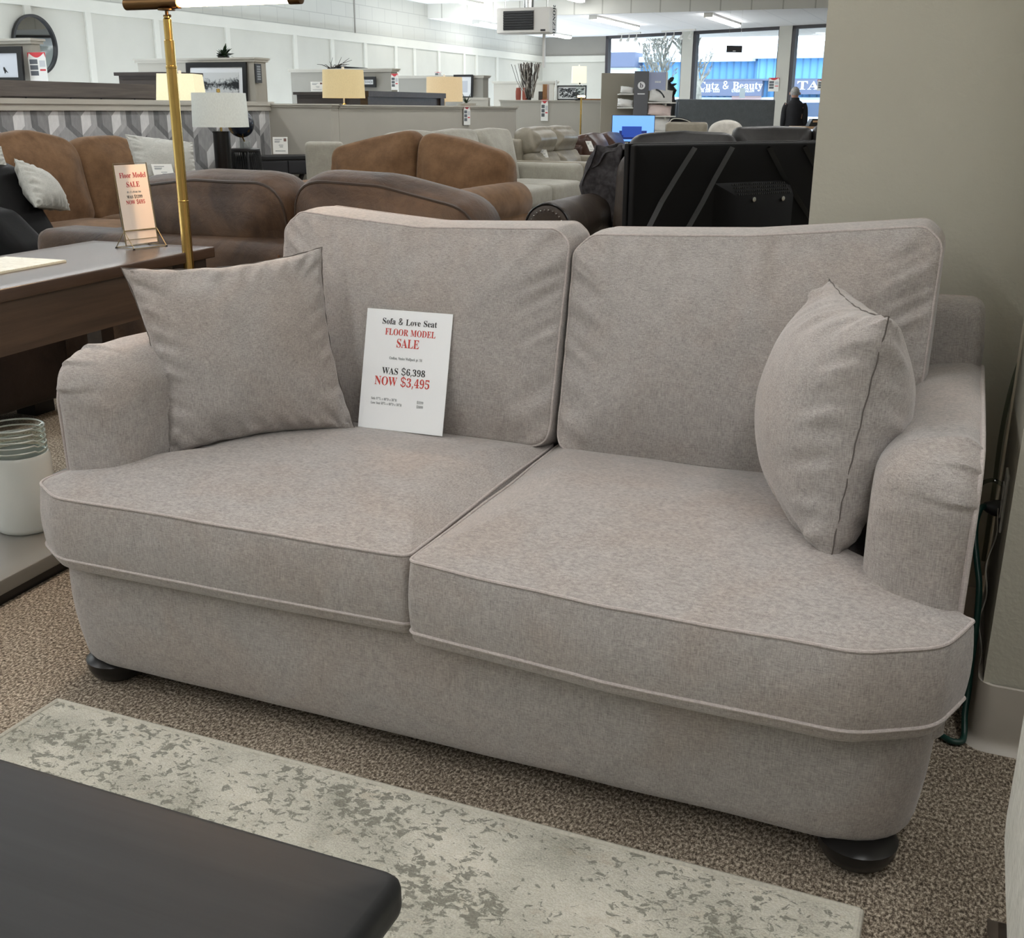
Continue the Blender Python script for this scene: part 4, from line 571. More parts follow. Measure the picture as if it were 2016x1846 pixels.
inner = [(r-.004, z) for r, z in pr[::-1]]
mb.lathe(pr+inner, 48, None, False); mb.build('neck', 'clear_glass', jar)
mb = MB()
for k in range(5): z = .2215+k*.0155; mb.tube([(.0745*math.cos(2*PI*i/48), .0745*math.sin(2*PI*i/48), z+.006*i/48) for i in range(48)], .0022, 6, True)
mb.build('wire_coil', 'coil', jar)
bk = thing('marble_sample', 'white marbled stone sample slab lying on the walnut sofa table', 'sample', (-.68,.65,.7602), .07)
def marble():
    m, nt, b = newmat('marble'); b.inputs['Roughness'].default_value = .3
    n = noise_n(nt, coords(nt, (9,22,9)), 1, 6, .65, 1.6); nt.links.new(ramp(nt, n, [(.44, (216,217,204)), (.5, (190,190,174)), (.54, (218,219,207))]), b.inputs['Base Color'])
marble(); plain('slab_edge', (196,198,184), .3)
mb = MB(); mb.box((-.12,-.16,.0008), (.085,.155,.006)); mb.build('slab', 'marble', bk)
mb = MB(); mb.box((-.121,-.161,0), (.086,.156,.004)); mb.build('backing', 'slab_edge', bk)
# easel with sale card
A, B = on(262,489,2,.762), on(330,481,2,.762)
U = (B-A); U.z = 0; wE = U.length; U.normalize(); Nn = V((U.y,-U.x,0))
if Nn.y > 0: Nn = -Nn
O = A - Nn*.015
lean = .10; Wd = (V((0,0,1)) - Nn*lean).normalized(); Nc = U.cross(Wd)
if Nc.dot(Nn) < 0: Nc = -Nc
es = thing('sale_card', 'pink floor model sale card in a brass wire easel on the sofa table', 'sign', O)
wC, hC = wE*.93, wE*1.86
Mc = lambda u, v, w: O+U*(u-.012)+Wd*(v+.006)+Nc*w
slab((.004,.004,-.0010), (wC-.003,hC-.004,-.0003), Mc, 'card', 'warm_paper', es)
slab((.002,.002,.0004), (wC-.001,hC-.002,.0014), Mc, 'front_panel', 'acrylic', es)
mb = MB(); q = [(0,0),(wC,0),(wC,hC),(0,hC)]
mb.tube([Mc(u,v,0) for u, v in q], .0016, 6, True); mb.v = [v-O for v in mb.v]; mb.build('frame', 'easel_metal', es)
mb = MB(); sp = .048
for u in (0, wC):
    a, b, c = Mc(u,.045,.002), Mc(u,0,0), Mc(u,.045,.002)
    g = lambda p, off: V((p.x, p.y, .7625))+Nn*off
    f1, f2 = g(Mc(u,0,0), sp*.75), g(Mc(u,0,0), -sp)
    mb.tube([f1, a, f2], .0013, 6); mb.tube([f1, f2], .0013, 6)
f1a, f1b = g(Mc(0,0,0), sp*.75), g(Mc(wC,0,0), sp*.75); mb.tube([f1a, f1b], .0016, 6); mb.tube([Mc(0,.045,.002), Mc(wC,.045,.002)], .0018, 6); mb.tube([Mc(0,.018,.002), Mc(wC,.018,.002)], .001, 6)
f2a, f2b = g(Mc(0,0,0), -sp), g(Mc(wC,0,0), -sp); mb.tube([f2a, f2b], .0013, 6)
mb.v = [v-O for v in mb.v]; mb.build('wire_easel', 'easel_metal', es)
for p in (f1a, f1b, f2a, f2b): mb = MB(); mb.lathe([(0,-.0023),(.0035,-.0023),(.0035,.0012),(0,.0012)], 10, Matrix.Translation(p-O)); mb.build('foot_pad', 'black_plastic', es)
lettering('lettering', [("Floor Model", .0150, wC/2+.004, hC-.042, 'c', .80), ("SALE", .0155, wC/2, hC-.069, 'c', .85), ("NOW $695", .0115, wC/2, hC-.119, 'c', .8)], 'deep_red_ink', Mc, es)
lettering('lettering', [("WAS $1399", .0088, wC/2, hC-.102, 'c', .8)], 'black_ink', Mc, es)
lettering('lettering', [("48 x 17 x 30 Sofa Table", .0052, wC/2, hC-.086, 'c', .62)], 'grey_ink', Mc, es)

# ================================================================== store shell (measured on the left wall and ceiling lines)
XW, ZT, ZLO, ZHI, YSO, YC = -7.78, 2.166, 2.694, 2.933, 17.34, 23.07
def block_mat():
    m, nt, b = newmat('painted_block'); b.inputs['Roughness'].default_value = .85
    tc = nt.nodes.new('ShaderNodeTexCoord'); mp = nt.nodes.new('ShaderNodeMapping'); mp.inputs['Rotation'].default_value = (PI/2, 0, PI/2)
    sx = nt.nodes.new('ShaderNodeSeparateXYZ'); cb = nt.nodes.new('ShaderNodeCombineXYZ'); nt.links.new(tc.outputs['Object'], sx.inputs[0])
    nt.links.new(sx.outputs[1], cb.inputs[0]); nt.links.new(sx.outputs[2], cb.inputs[1])
    br = nt.nodes.new('ShaderNodeTexBrick'); br.inputs['Scale'].default_value = 1; br.inputs['Mortar Size'].default_value = .006; br.inputs['Brick Width'].default_value = .42; br.inputs['Row Height'].default_value = .21
    for i, c in ((1,(190,190,182)),(2,(186,186,178)),(3,(168,168,161))): br.inputs[i].default_value = lin(c)
    nt.links.new(cb.outputs[0], br.inputs['Vector']); nt.links.new(br.outputs[0], b.inputs['Base Color'])
block_mat()
def tile_mat(name, c, line, w, h, axes, off=0):
    m, nt, b = newmat(name); b.inputs['Roughness'].default_value = .9
    tc = nt.nodes.new('ShaderNodeTexCoord'); sx = nt.nodes.new('ShaderNodeSeparateXYZ'); cb = nt.nodes.new('ShaderNodeCombineXYZ'); nt.links.new(tc.outputs['Object'], sx.inputs[0])
    nt.links.new(sx.outputs[axes[0]], cb.inputs[0]); nt.links.new(sx.outputs[axes[1]], cb.inputs[1])
    br = nt.nodes.new('ShaderNodeTexBrick'); br.offset = 0; br.inputs['Scale'].default_value = 1; br.inputs['Mortar Size'].default_value = .012; br.inputs['Brick Width'].default_value = w; br.inputs['Row Height'].default_value = h
    for i, cc in ((1,c),(2,c),(3,line)): br.inputs[i].default_value = lin(cc)
    nt.links.new(cb.outputs[0], br.inputs['Vector']); nt.links.new(br.outputs[0], b.inputs['Base Color'])
tile_mat('ceiling_tile', (232,233,231), (214,215,212), 1.22, .61, (1,0)); tile_mat('soffit_tile', (214,213,205), (178,177,168), .5, 2.0, (0,2))
def seg_wall(a, b, z0, z1, t): # vertical slab from a to b, thickness t away from the room
    a, b = V(a), V(b); d = (b-a).normalized(); n = V((-d.y, d.x)); mb = MB()
    q = [a, b, b+n*t, a+n*t]; mb.prism([(p.x,p.y) for p in q], z0, z1, XYZ); return mb
mb = MB(); mb.box((XW-.2,-5.2,0), (XW,YC+.3,ZHI+.1)); struct('wall_left', mb, 'painted_block')
mb = MB(); mb.box((XW,-5.0,0), (XW+.012,YC,ZT)); struct('wall_left_panel', mb, 'white_wall')
mb = MB(); mb.box((XW,-5.0,ZT), (XW+.04,YC,ZT+.13)); struct('trim_1', mb, 'trim_white')
px_batten = [48,166,300,440,573,647,712.5,773,810,859,909,934,975]
for i, x in enumerate(px_batten):
    y = on(x, 60, 0, XW)[1]; mb = MB(); mb.box((XW+.012,y,0), (XW+.036,y+.09,ZT)); struct('trim_%d' % (i+2), mb, 'trim_white')
y = on(697,40,0,XW)[1]; mb = MB(); mb.box((XW,y,ZT+.13), (XW+.008,y+.035,ZHI)); struct('trim_20', mb, 'dark_grey_wall')
tile_mat('ceiling_white', (244,245,246), (232,234,236), 1.22, .61, (1,0))
mb = MB(); mb.box((XW,-5.2,ZHI), (6.7,YSO+.2,ZHI+.1)); struct('ceiling', mb, 'ceiling_tile')
mb = MB(); mb.box((XW,YSO+.06,ZLO), (6.7,YC+1,ZLO+.1)); struct('ceiling_low', mb, 'ceiling_white')
mb = MB(); mb.box((XW,YSO,ZLO), (6.7,YSO+.06,ZHI)); struct('wall_soffit', mb, 'soffit_tile')
mb = MB(); mb.box((6.5,-5.2,0), (6.7,YC+1,ZHI+.1)); struct('wall_right', mb, 'white_wall')
mb = MB(); mb.box((XW-.2,-5.2,0), (6.7,-5.0,ZHI+.1)); struct('wall_front', mb, 'white_wall')
S0 = on(1196,71,2,ZLO).to_2d(); S1 = on(1630,47,2,ZLO).to_2d(); SD = (S1-S0).normalized(); SN = V((SD.y,-SD.x))   # SN points into the shop
SE = S0+SD*((6.5-S0.x)/SD.x)
struct('wall_back_upper', seg_wall((XW,YC), S0-SD*.02, ZT, ZLO, .2), 'dark_grey_wall')
struct('wall_back', seg_wall((XW,YC), S0-SD*.02, 0, ZT, .2), 'white_wall')
struct('trim_21', seg_wall((XW+.04,YC-.03), (S0.x-.03, S0.y-.03), ZT, ZT+.13, .03), 'trim_white')
def sw(px, py=150):                              # distance along the shop front seen at pixel px
    d = ray(px, py).to_2d(); o = CAM.to_2d()-S0; den = d.x*SN.x+d.y*SN.y; t = -(o.dot(SN))/den; return (o+d*t).dot(SD)
def sbox(mb, s0, s1, z0, z1, n0, n1):
    q = [S0+SD*s0+SN*n0, S0+SD*s1+SN*n0, S0+SD*s1+SN*n1, S0+SD*s0+SN*n1]; mb.prism([(p.x,p.y) for p in q], z0, z1, XYZ); return mb
LS = (SE-S0).length; ZS = .45; plain('dark_frame', (52,50,54), .45)
mb = MB(); sbox(mb, -.02, LS, 0, ZS, -.15, .02); struct('wall_window_sill', mb, 'trim_white')
bounds = [(0.0, sw(1343)), (sw(1364), sw(1531)), (sw(1556), sw(1556)+1.72), (sw(1556)+2.0, sw(1556)+3.7), (sw(1556)+4.0, LS)]
for i, (a, b) in enumerate(bounds):
    mb = MB(); sbox(mb, a, a+.075, ZS, ZLO, -.05, .05); sbox(mb, b-.02, b, ZS, ZLO, -.05, .05); sbox(mb, a, b, ZLO-.06, ZLO, -.05, .05); sbox(mb, a, b, ZS, ZS+.05, -.05, .05)
    w_ = struct('window_%d' % (i+1), mb, 'dark_frame')
    mb = MB(); sbox(mb, a+.075, b-.02, ZS+.05, ZLO-.06, -.008, 0); mb.build('pane', 'window_glass', w_)
    if i < len(bounds)-1:
        mb = MB(); sbox(mb, b, bounds[i+1][0], ZS, ZLO, -.12, .06); struct('wall_mullion_%d' % (i+1), mb, 'trim_white')
# partitions (low display walls)
XP, XQ, YP = -4.1, -3.47, 6.9
def hex_mat():
    """grey veneer wallpaper: staggered tall hexagons folded into kite, dark and white faces"""
    m, nt, b = newmat('diamond_wallpaper'); b.inputs['Roughness'].default_value = .7
    mn = lambda op, x, y=None: math_n(nt, op, x, y)
    def sel(c, x, y): return mn('ADD', mn('MULTIPLY', c, x), mn('MULTIPLY', mn('SUBTRACT', 1.0, c), y))
    tc = nt.nodes.new('ShaderNodeTexCoord'); sx = nt.nodes.new('ShaderNodeSeparateXYZ'); nt.links.new(tc.outputs['Object'], sx.inputs[0])
    W, S, SL = .30, .17, .11; HR = S+SL
    y = mn('DIVIDE', sx.outputs[1], W); z = mn('ADD', mn('DIVIDE', sx.outputs[2], HR), .30)
    r = mn('FLOOR', z); zl = mn('MULTIPLY', mn('FRACT', z), HR)
    u0 = mn('SUBTRACT', mn('FRACT', mn('ADD', y, mn('MULTIPLY', r, .5))), .5)
    up = mn('GREATER_THAN', mn('SUBTRACT', zl, S), mn('MULTIPLY', mn('SUBTRACT', 1.0, mn('MULTIPLY', mn('ABSOLUTE', u0), 2.0)), SL))
    u1 = mn('SUBTRACT', mn('FRACT', mn('ADD', y, mn('MULTIPLY', mn('ADD', r, 1.0), .5))), .5)
    u = sel(up, u1, u0); w = mn('SUBTRACT', zl, mn('MULTIPLY', up, HR)); au = mn('ABSOLUTE', u)
    kite = mn('GREATER_THAN', w, mn('ADD', mn('MULTIPLY', au, .24), .065))
    strip = mn('GREATER_THAN', au, .31); low = mn('LESS_THAN', mn('ADD', w, mn('MULTIPLY', mn('SUBTRACT', 1.0, mn('MULTIPLY', au, 2.0)), SL)), .05)
    edge = mn('MAXIMUM', strip, low); left = mn('LESS_THAN', u, 0.0)
    face = sel(edge, sel(left, .16, .56), sel(left, .33, .88)); kite2 = mn('MULTIPLY', kite, mn('SUBTRACT', 1.0, strip))
    v = sel(kite2, .47, face)
    g = noise_n(nt, coords(nt, (20, 34, 14), rot=(.7,0,0)), 1, 4, .6); v = mn('ADD', v, mn('MULTIPLY', mn('SUBTRACT', g, .5), .34))
    nt.links.new(ramp(nt, v, [(.05, (92,93,94)), (.45, (158,158,158)), (.95, (232,232,231))]), b.inputs['Base Color'])
hex_mat()
def part_wall(name, lo, hi, m='partition_grey', cap=.05, capm='partition_cap', over=.025):
    mb = MB(); mb.box(lo, (hi[0],hi[1],hi[2]-cap)); struct(name, mb, m)
    mb = MB(); mb.box((lo[0]-over,lo[1]-over,hi[2]-cap), (hi[0]+over,hi[1]+over,hi[2]-cap*.45)); mb.box((lo[0]-over-.012,lo[1]-over-.012,hi[2]-cap*.45), (hi[0]+over+.012,hi[1]+over+.012,hi[2])); struct(name+'_trim', mb, capm)
part_wall('partition_wallpaper', (XP-.12,2.6,0), (XP,YP,1.215), 'diamond_wallpaper', .075)
part_wall('partition_end', (XP+.001,YP,0), (XQ,YP+.12,1.20), 'partition_grey', .03, 'partition_cap', .012)
part_wall('partition_middle', (XQ-.12,YP+.125,0), (XQ,11.05,1.195), 'partition_grey', .03, 'partition_cap', .012)
zf = 1.305; xa = on(985,200,1,15.9)[0]; xb = on(1250,200,1,15.9)[0]
part_wall('partition_far', (xa,15.9,0), (xb,16.02,zf), 'partition_grey', .03, 'partition_cap', .012)
def pwall(name, px0, px1, py, Y, w=.14, m='partition_dark', side=True):
    a, b = on(px0,py,1,Y), on(px1,py,1,Y); part_wall(name, (a.x,Y,0), (b.x,Y+w,a.z), m, .04, 'partition_cap', .02); return a, b
pwall('partition_picture', -60, 60, 78, 5.5, .09, 'partition_grey'); pwall('partition_art', 270, 499, 116, 8.0, .2, 'partition_grey'); pwall('partition_dresser', 572, 770, 136, 11.0, .15)
pwall('partition_lamp', 784, 951, 149, 14.5, .2); pwall('partition_branches', 972, 1090, 160, 18.2, .2, 'partition_grey')
# ------------------------------------------------------------------ ceiling lights
def strip_light(c, ln, label, z, group=None):
    t = thing('ceiling_light', label, 'light', (c[0], c[1], z), 0, group)
    mb = MB(); mb.box((-.065,-ln/2,-.035), (.065,ln/2,0)); mb.box((-.075,-ln/2-.01,-.07), (.075,-ln/2,0)); mb.box((-.075,ln/2,-.07), (.075,ln/2+.01,0)); mb.build('housing', 'white_plastic', t)
    mb = MB(); mb.prism([(-.06,-.0351),(-.052,-.066),(-.035,-.076),(.035,-.076),(.052,-.066),(.06,-.0351)], -ln/2+.002, ln/2-.002, lambda u,v,w: V((u,w,v))); mb.build('diffuser', 'fluorescent', t); return t
def two(px, py, qx, qy, z, label):
    a, b = on(px,py,2,z-.06), on(qx,qy,2,z-.06); strip_light(((a.x+b.x)/2, (a.y+b.y)/2), min(2.6, abs(b.y-a.y)), label, z)
two(1175,37,1245,57,ZLO, 'fluorescent strip light on the low ceiling between the heater and the first mullion')
two(1395,33,1450,52,ZLO, 'fluorescent strip light on the low ceiling above the grey hanging sign')
two(946,46,985,56,ZLO, 'fluorescent strip light seen just left of the hanging heater')
two(1086,68,1114,75,ZLO, 'short looking fluorescent strip light low behind the hanging heater')
a = on(955,14,2,ZHI-.06); strip_light((a.x, a.y-1.25), 2.4, 'fluorescent strip light at the top edge in front of the soffit left end', ZHI)
a = on(1160,8,2,ZHI-.06); strip_light((a.x, YSO-1.4), 2.4, 'fluorescent strip light at the top edge in front of the soffit above the heater', ZHI)
for x in (-5.2,-2.6,-.2,2.2,4.6):
    for y in (-3.4,-.6,2.4,5.6,9.0,12.2):
        strip_light((x,y), 2.4, 'fluorescent strip light on the high ceiling outside the picture', ZHI, 'unseen fluorescent strips over the sofas')
# ------------------------------------------------------------------ hanging unit heater
Yh = 13.2; A, B = on(978,70,1,Yh), on(1083,70,1,Yh); z0, z1 = A.z+.02, on(985,16,1,Yh).z; hw = (B.x-A.x)
hb = thing('unit_heater', 'grey gas unit heater with black louvres hanging from the ceiling', 'heater', ((A.x+B.x)/2, Yh, z0))
plain('heater_grey', (206,203,196), .4); hh = z1-z0
mb = MB(); rbox(mb, (-hw/2,0,0), (hw/2,.26,hh), .012, 0, None, None, 48); mb.build('casing', 'heater_grey', hb)
mb = MB(); mb.prism([(-hw/2,0),(-hw/2+.09,-.05),(hw/2-.0,-.05),(hw/2,0)], .01, hh-.01, lambda u,v,w: V((u,v,w))); mb.build('front_panel', 'heater_grey', hb)
mb = MB(); mb.box((-hw/2+.12,-.056,.04), (hw/2-.22,-.0505,hh-.045)); mb.build('louvre_opening', 'black_metal', hb)
for k in range(7):
    zz = .06+(hh-.12)*k/6.5; mb = MB(); mb.box((-hw/2+.125,-.075,zz), (hw/2-.225,-.0565,zz+.012)); mb.build('louvre', 'black_plastic', hb)
mb = MB(); mb.box((hw/2-.12,-.053,.02), (hw/2-.05,-.0505,.045)); mb.build('rating_plate', 'black_ink', hb)
lettering('lettering', [("REZNOR", .10, 0, 0, 'c', .8)], 'black_ink', lambda u,v,w: V(((A.x+B.x)/2+hw/2+.002+w, Yh+.19-v*1.0, z0+hh*.5+u*.8)), hb)
mb = MB(); mb.lathe([(.07,hh),(.07,hh+.12),(.065,hh+.12),(.065,ZHI-z0)], 20, Matrix.Translation((.02,.14,0))); mb.build('flue', 'steel', hb)
for x in (-hw/2+.08, hw/2-.08):
    mb = MB(); mb.tube([(x,.1,hh),(x,.1,ZHI-z0)], .006, 6); mb.build('hanger_rod', 'steel', hb)
mb = MB(); zb = on(1071,133,1,Yh+.2).z-z0; xx = on(1071,100,1,Yh+.2).x-(A.x+B.x)/2; mb.box((xx-.016,.18,zb), (xx+.016,.212,.05)); mb.build('drop_pipe', 'heater_grey', hb)
# ------------------------------------------------------------------ track spots by the window
def track(px0, px1, py, heads, label):
    s0, s1 = sw(px0, py)+.0, sw(px1, py); n = .55
    c = S0+SD*((s0+s1)/2)+SN*n; t = thing('track_light', label, 'light', (c.x,c.y,ZLO), math.atan2(SD.y,SD.x)); ln = s1-s0
    mb = MB(); mb.box((-ln/2,-.018,-.03), (ln/2,.018,0)); mb.build('rail', 'white_plastic', t)
    for k in range(heads):
        x = -ln/2+ln*(k+.5)/heads; mb = MB(); mb.tube([(x,0,-.03),(x,0,-.11)], .008, 8); mb.lathe([(0,-.0),(.02,.0),(.03,.03),(.034,.09),(.026,.09),(0,.07)], 14, Matrix.Translation((x,0,-.10)) @ Matrix.Rotation(PI*.8,4,'X')); mb.build('spot_head', 'white_plastic', t)
track(1250,1294,70,3, 'white track with three spot heads above the bedding display'); track(1336,1402,63,4, 'white track with four spot heads in front of the first mullion')
# ================================================================== street seen through the glass
YB2 = 46.0; fb = lambda x, y: on(x, y, 1, YB2)
plain('asphalt', (150,152,154), .9, 0, .1, 2); plain('siding_grey', (92,100,122), .7); plain('white_render', (226,230,234), .8); plain('shop_white', (222,232,240), .6); plain('pink_wall', (214,186,182), .8)
def corr(name, c, sc):
    m, nt, b = newmat(name); b.inputs['Base Color'].default_value = lin(c); b.inputs['Roughness'].default_value = .6
    tc = nt.nodes.new('ShaderNodeTexCoord'); wv = nt.nodes.new('ShaderNodeTexWave'); wv.inputs['Scale'].default_value = sc; nt.links.new(tc.outputs['Object'], wv.inputs['Vector'])
    nt.links.new(ramp(nt, wv.outputs[0], [(.0, tuple(int(v*.82) for v in c)), (.3, c)]), b.inputs['Base Color']); bump(nt, b, wv.outputs[0], .6, .05)
corr('blue_siding', (104,166,218), 1.1); corr('metal_roof', (214,226,236), .35)
mb = MB(); mb.box((-60,24.5,-.12), (60,120,-.02)); prop(mb.build('street', 'asphalt'), kind='structure')
bd = thing('shop_building', 'blue metal clad shop building with salon sign across the street', 'building', (fb(1400,200).x,YB2,0))
bx = lambda p: p-bd.location
def bbox(name, x0, y0, x1, y1, m, d0=0, d1=6):
    a, b = bx(fb(x0,y1)), bx(fb(x1,y0)); mb = MB(); mb.box((a.x,d0,a.z), (b.x,d1,b.z)); return mb.build(name, m, bd)
bbox('wall', 1150, 112, 1720, 300, 'blue_siding', 0, 8); bbox('wall_step', 1494, 107, 1720, 158, 'blue_siding', -.5, -.01)
a, b = bx(fb(1420,110)), bx(fb(1500,86)); zr = bx(fb(1500,84)).z
mb = MB(); mb.prism([(-.6,bx(fb(1430,112)).z),(7,zr),(7,zr-.2),(-.6,bx(fb(1430,112)).z-.2)], bx(fb(1150,100)).x, bx(fb(1494,100)).x, lambda u,v,w: V((w,u,v))); mb.build('roof', 'metal_roof', bd)
mb = MB(); mb.prism([(-1.0,bx(fb(1500,107)).z),(6,bx(fb(1500,66)).z),(6,bx(fb(1500,66)).z-.2),(-1.0,bx(fb(1500,107)).z-.2)], bx(fb(1490,100)).x, bx(fb(1720,100)).x, lambda u,v,w: V((w,u,v))); mb.build('roof', 'metal_roof', bd)
bbox('shop_front', 1215, 192, 1720, 262, 'shop_white', -.3, -.01); bbox('shop_door', 1440, 188, 1502, 262, 'pink_wall', -.4, -.31)
bbox('fascia', 1205, 105, 1266, 134, 'siding_grey', -1.2, -.01); bbox('side_wall', 1160, 134, 1262, 262, 'white_render', -.8, -.02)
bbox('band', 1368, 155, 1720, 160, 'siding_grey', -.7, -.35)
s1_ = bbox('salon_sign', 1372, 160, 1508, 189, 'siding_grey', -.8, -.35); s2_ = bbox('shop_sign', 1555, 157, 1720, 186, 'siding_grey', -1.0, -.55)
plain('sign_white', (248,250,252), .6)
def street_text(txt, x, y, h, parent, al='l', st=1.0, d=-.81):
    p = fb(x, y); hz = h/2142.7*(p-CAM).dot(FW); k = V((p.x, YB2+d, p.z))
    o = lettering('lettering', [(txt, hz, 0, 0, al, st)], 'sign_white', lambda u,v,w: k+V((u,-w,v)), bd); o.parent = parent; return o
street_text("Cutz & Beauty", 1384, 176, 13, s1_, 'l', 1.02); street_text("604 359-1222", 1384, 182, 5, s1_, 'l', .85); street_text("UNISEX SALON", 1448, 182, 5, s1_, 'l', .8); street_text("TA", 1576, 177, 15, s2_, 'l', 1.5, -1.02)
def tree(name, label, px, py0, py1, Y, h0, seed, spread=.28):
    rnd = random.Random(seed); base = on(px, 230, 1, Y); base.z = 0; o = thing(name, label, 'tree', base)
    top = on(px, py0, 1, Y).z; mb = MB()
    def grow(p, d, ln, r, lev):
        pts = [p]; q = p
        for k in range(4): d = (d+V((rnd.uniform(-1,1), rnd.uniform(-1,1), rnd.uniform(-.1,.5)))*.16).normalized(); q = q+d*ln/4; pts.append(q)
        mb.tube(pts, [r*(1-.16*k) for k in range(5)], 6 if lev < 2 else 4)
        if lev < 4:
            for k in range(5 if lev else 11):
                t = rnd.uniform(.35, 1); i = min(3, int(t*4)); pp = pts[i].lerp(pts[i+1], t*4-i)
                nd = (d+V((rnd.uniform(-1,1), rnd.uniform(-1,1), rnd.uniform(0,.9)))*.8).normalized(); grow(pp, nd, ln*(.42 if lev else .36), max(.008, r*.36), lev+1)
    grow(V((0,0,0)), V((0,0,1)), top*.95, h0, 0); mb.build('trunk_and_branches', 'birch', o, sharp=None); return o
plain('birch', (122,120,110), .9, 0, .25, 6)
tree('birch_tree', 'bare pale birch tree on the pavement in front of the salon sign', 1378, 62, 230, 30, .17, 3); tree('young_tree', 'thin bare street tree seen in the left shop window', 1292, 74, 230, 31, .07, 9); tree('young_tree', 'slender bare tree seen behind the bedding display', 1278, 90, 230, 32, .06, 5)
car = thing('parked_car', 'pale parked car seen past the standing man through the window', 'car', on(1612,205,1,33))
car.location.z = 0; plain('car_paint', (206,212,224), .2); plain('car_glass', (84,98,120), .1)
mb = MB(); pr = [(-2.1,.35),(-2.1,.75),(-1.9,.9),(-1.1,.98),(-.5,1.45),(.8,1.47),(1.5,1.0),(2.1,.9),(2.15,.4)]; mb.prism(pr, -.85, .85, lambda u,v,w: V((u,w,v))); mb.build('body', 'car_paint', car)
mb = MB(); mb.prism([(-.95,1.0),(-.45,1.38),(.72,1.39),(1.25,1.0)], -.856, .856, lambda u,v,w: V((u,w,v))); mb.build('windows', 'car_glass', car)
for sx in (-1.35,1.35):
    for sy in (-.8,.8): mb = MB(); mb.lathe([(0,-.1),(.3,-.1),(.32,-.06),(.32,.06),(.3,.1),(0,.1)], 20, Matrix.Translation((sx,sy,.32)) @ Matrix.Rotation(PI/2,4,'X')); mb.build('wheel', 'black_plastic', car)

# ================================================================== furniture helpers
fabric('tan_suede', (100,76,54), (124,96,70), .4, .95, 1, .15, .75); fabric('oat_fabric', (146,143,132), (168,165,153), .5, .9, 1, .2, .4)
fabric('linen', (164,165,158), (194,194,187), .7, .9, 1, .2, .3); leather('brown_leather', (42,32,25), (84,66,51), .48, .5, 4, .28); leather('black_leather', (8,8,8), (14,13,13), .5, .12, 6, .10)
leather('grey_leather', (124,118,104), (146,139,124), .36, .25); leather('cocoa_leather', (54,36,28), (74,50,40), .3, .2); leather('charcoal_leather', (33,32,31), (48,46,44), .4, .25, 6, .35); leather('umber_leather', (46,39,34), (66,57,49), .45, .3, 6, .35)
plain('brown_welt', (48,38,31), .5); plain('tan_welt', (88,60,38), .8)
def blk(name, m, par, lo, hi, r, crown=0, axis=2, M=None, fn=None, n=56):
    mb = MB(); rbox(mb, lo, hi, r, crown, M, fn, n, 0, axis); return mb.build(name, m, par, sharp=None)
def leanx(y, z, a): return Matrix.Translation((0,y,z)) @ Matrix.Rotation(a,4,'X') @ Matrix.Translation((0,-y,-z))
def bcush(name, m, par, x0, x1, y0, z0, h, rise=(0,0,0), lean=.2, tk=.2, bul=.06, r=.03, welt=None, seed=0, cr=.05, face=-1, pos=None):
    U = V((1,0,0)); W2 = V((0, -face*math.sin(lean), math.cos(lean))); N = V((0, face*math.cos(lean), math.sin(lean)))
    org = V((0,y0,z0)); Mf = lambda u, v, w: org+U*u+W2*v+N*w
    o = fillet([(x0,0),(x1,0),(x1,h+rise[1]),((x0+x1)/2,h+rise[2]),(x0,h+rise[0])], [r*2,r*2,cr,.4,cr], 120)
    w_ = x1-x0; e = min(w_, h)*.45; seg = ((x0+e,h*.5),(x1-e,h*.5))
    fn = lambda p: p+wob(p, .008, 3.2, seed)
    mb = MB(); pad(mb, o, seg, prof_pad(-tk, 0, r, r, bul*.6, bul, .01, nin=8, ns=4), Mf, fn); c = mb.build(name, m, par, sharp=None)
    if welt:
        mb = MB(); mb.tube(ring(o, seg, 'd', r*.3, -r*.3, Mf, fn), .006, 6, True); mb.build('piping', welt, c)
    return c
def lounge(name, label, loc, rz, W, D, sz, bz, az, aw, n, m, cat='sofa', lean=.22, head=0, r=.045, group=None, feet=True, widths=None):
    t = thing(name, label, cat, loc, rz, group); f, b = -D/2, D/2
    blk('base', m, t, (-W/2+aw*.4,f+.05,.07), (W/2-aw*.4,b-.04,sz-.13), .03)
    cw = (W-2*aw)/n
    for i in range(n):
        x = -W/2+aw+cw*i
        blk('seat_cushion', m, t, (x+.003,f,sz-.17), (x+cw-.003,b-.26,sz), r, .02)
        if head:
            bcush('back_cushion', m, t, x+.003, x+cw-.003, b-.34, sz-.04, (bz-sz)*.55, (0,0,0), lean, .2, .05, r)
            k = (bz-sz)*.52; bcush('headrest', m, t, x+.003, x+cw-.003, b-.33+math.sin(lean)*k, sz-.04+k, (bz-sz)*.50, (0,0,.01), lean, .2, .07, r, cr=.1)
        else: bcush('back_cushion', m, t, x+.003, x+cw-.003, b-.33, sz-.04, bz-sz+.04, (0,0,.02), lean, .2, .06, r, seed=i, cr=.09)
    blk('back_frame', m, t, (-W/2+aw*.5,b-.14,.07), (W/2-aw*.5,b,bz-.16), .04, 0, 1)
    for s in (-1, 1):
        x0, x1 = sorted((s*W/2, s*(W/2-aw))); blk('arm', m, t, (x0,f+.04,.05), (x1,b-.06,az), min(.05, aw*.35), 0, 2)
    if feet:
        for sx in (-W/2+.1, W/2-.1):
            for sy in (f+.12, b-.12): mb = MB(); mb.lathe([(.022,0),(.03,.055),(.03,.08)], 12, Matrix.Translation((sx,sy,0))); mb.build('foot', 'black_foot', t)
    return t
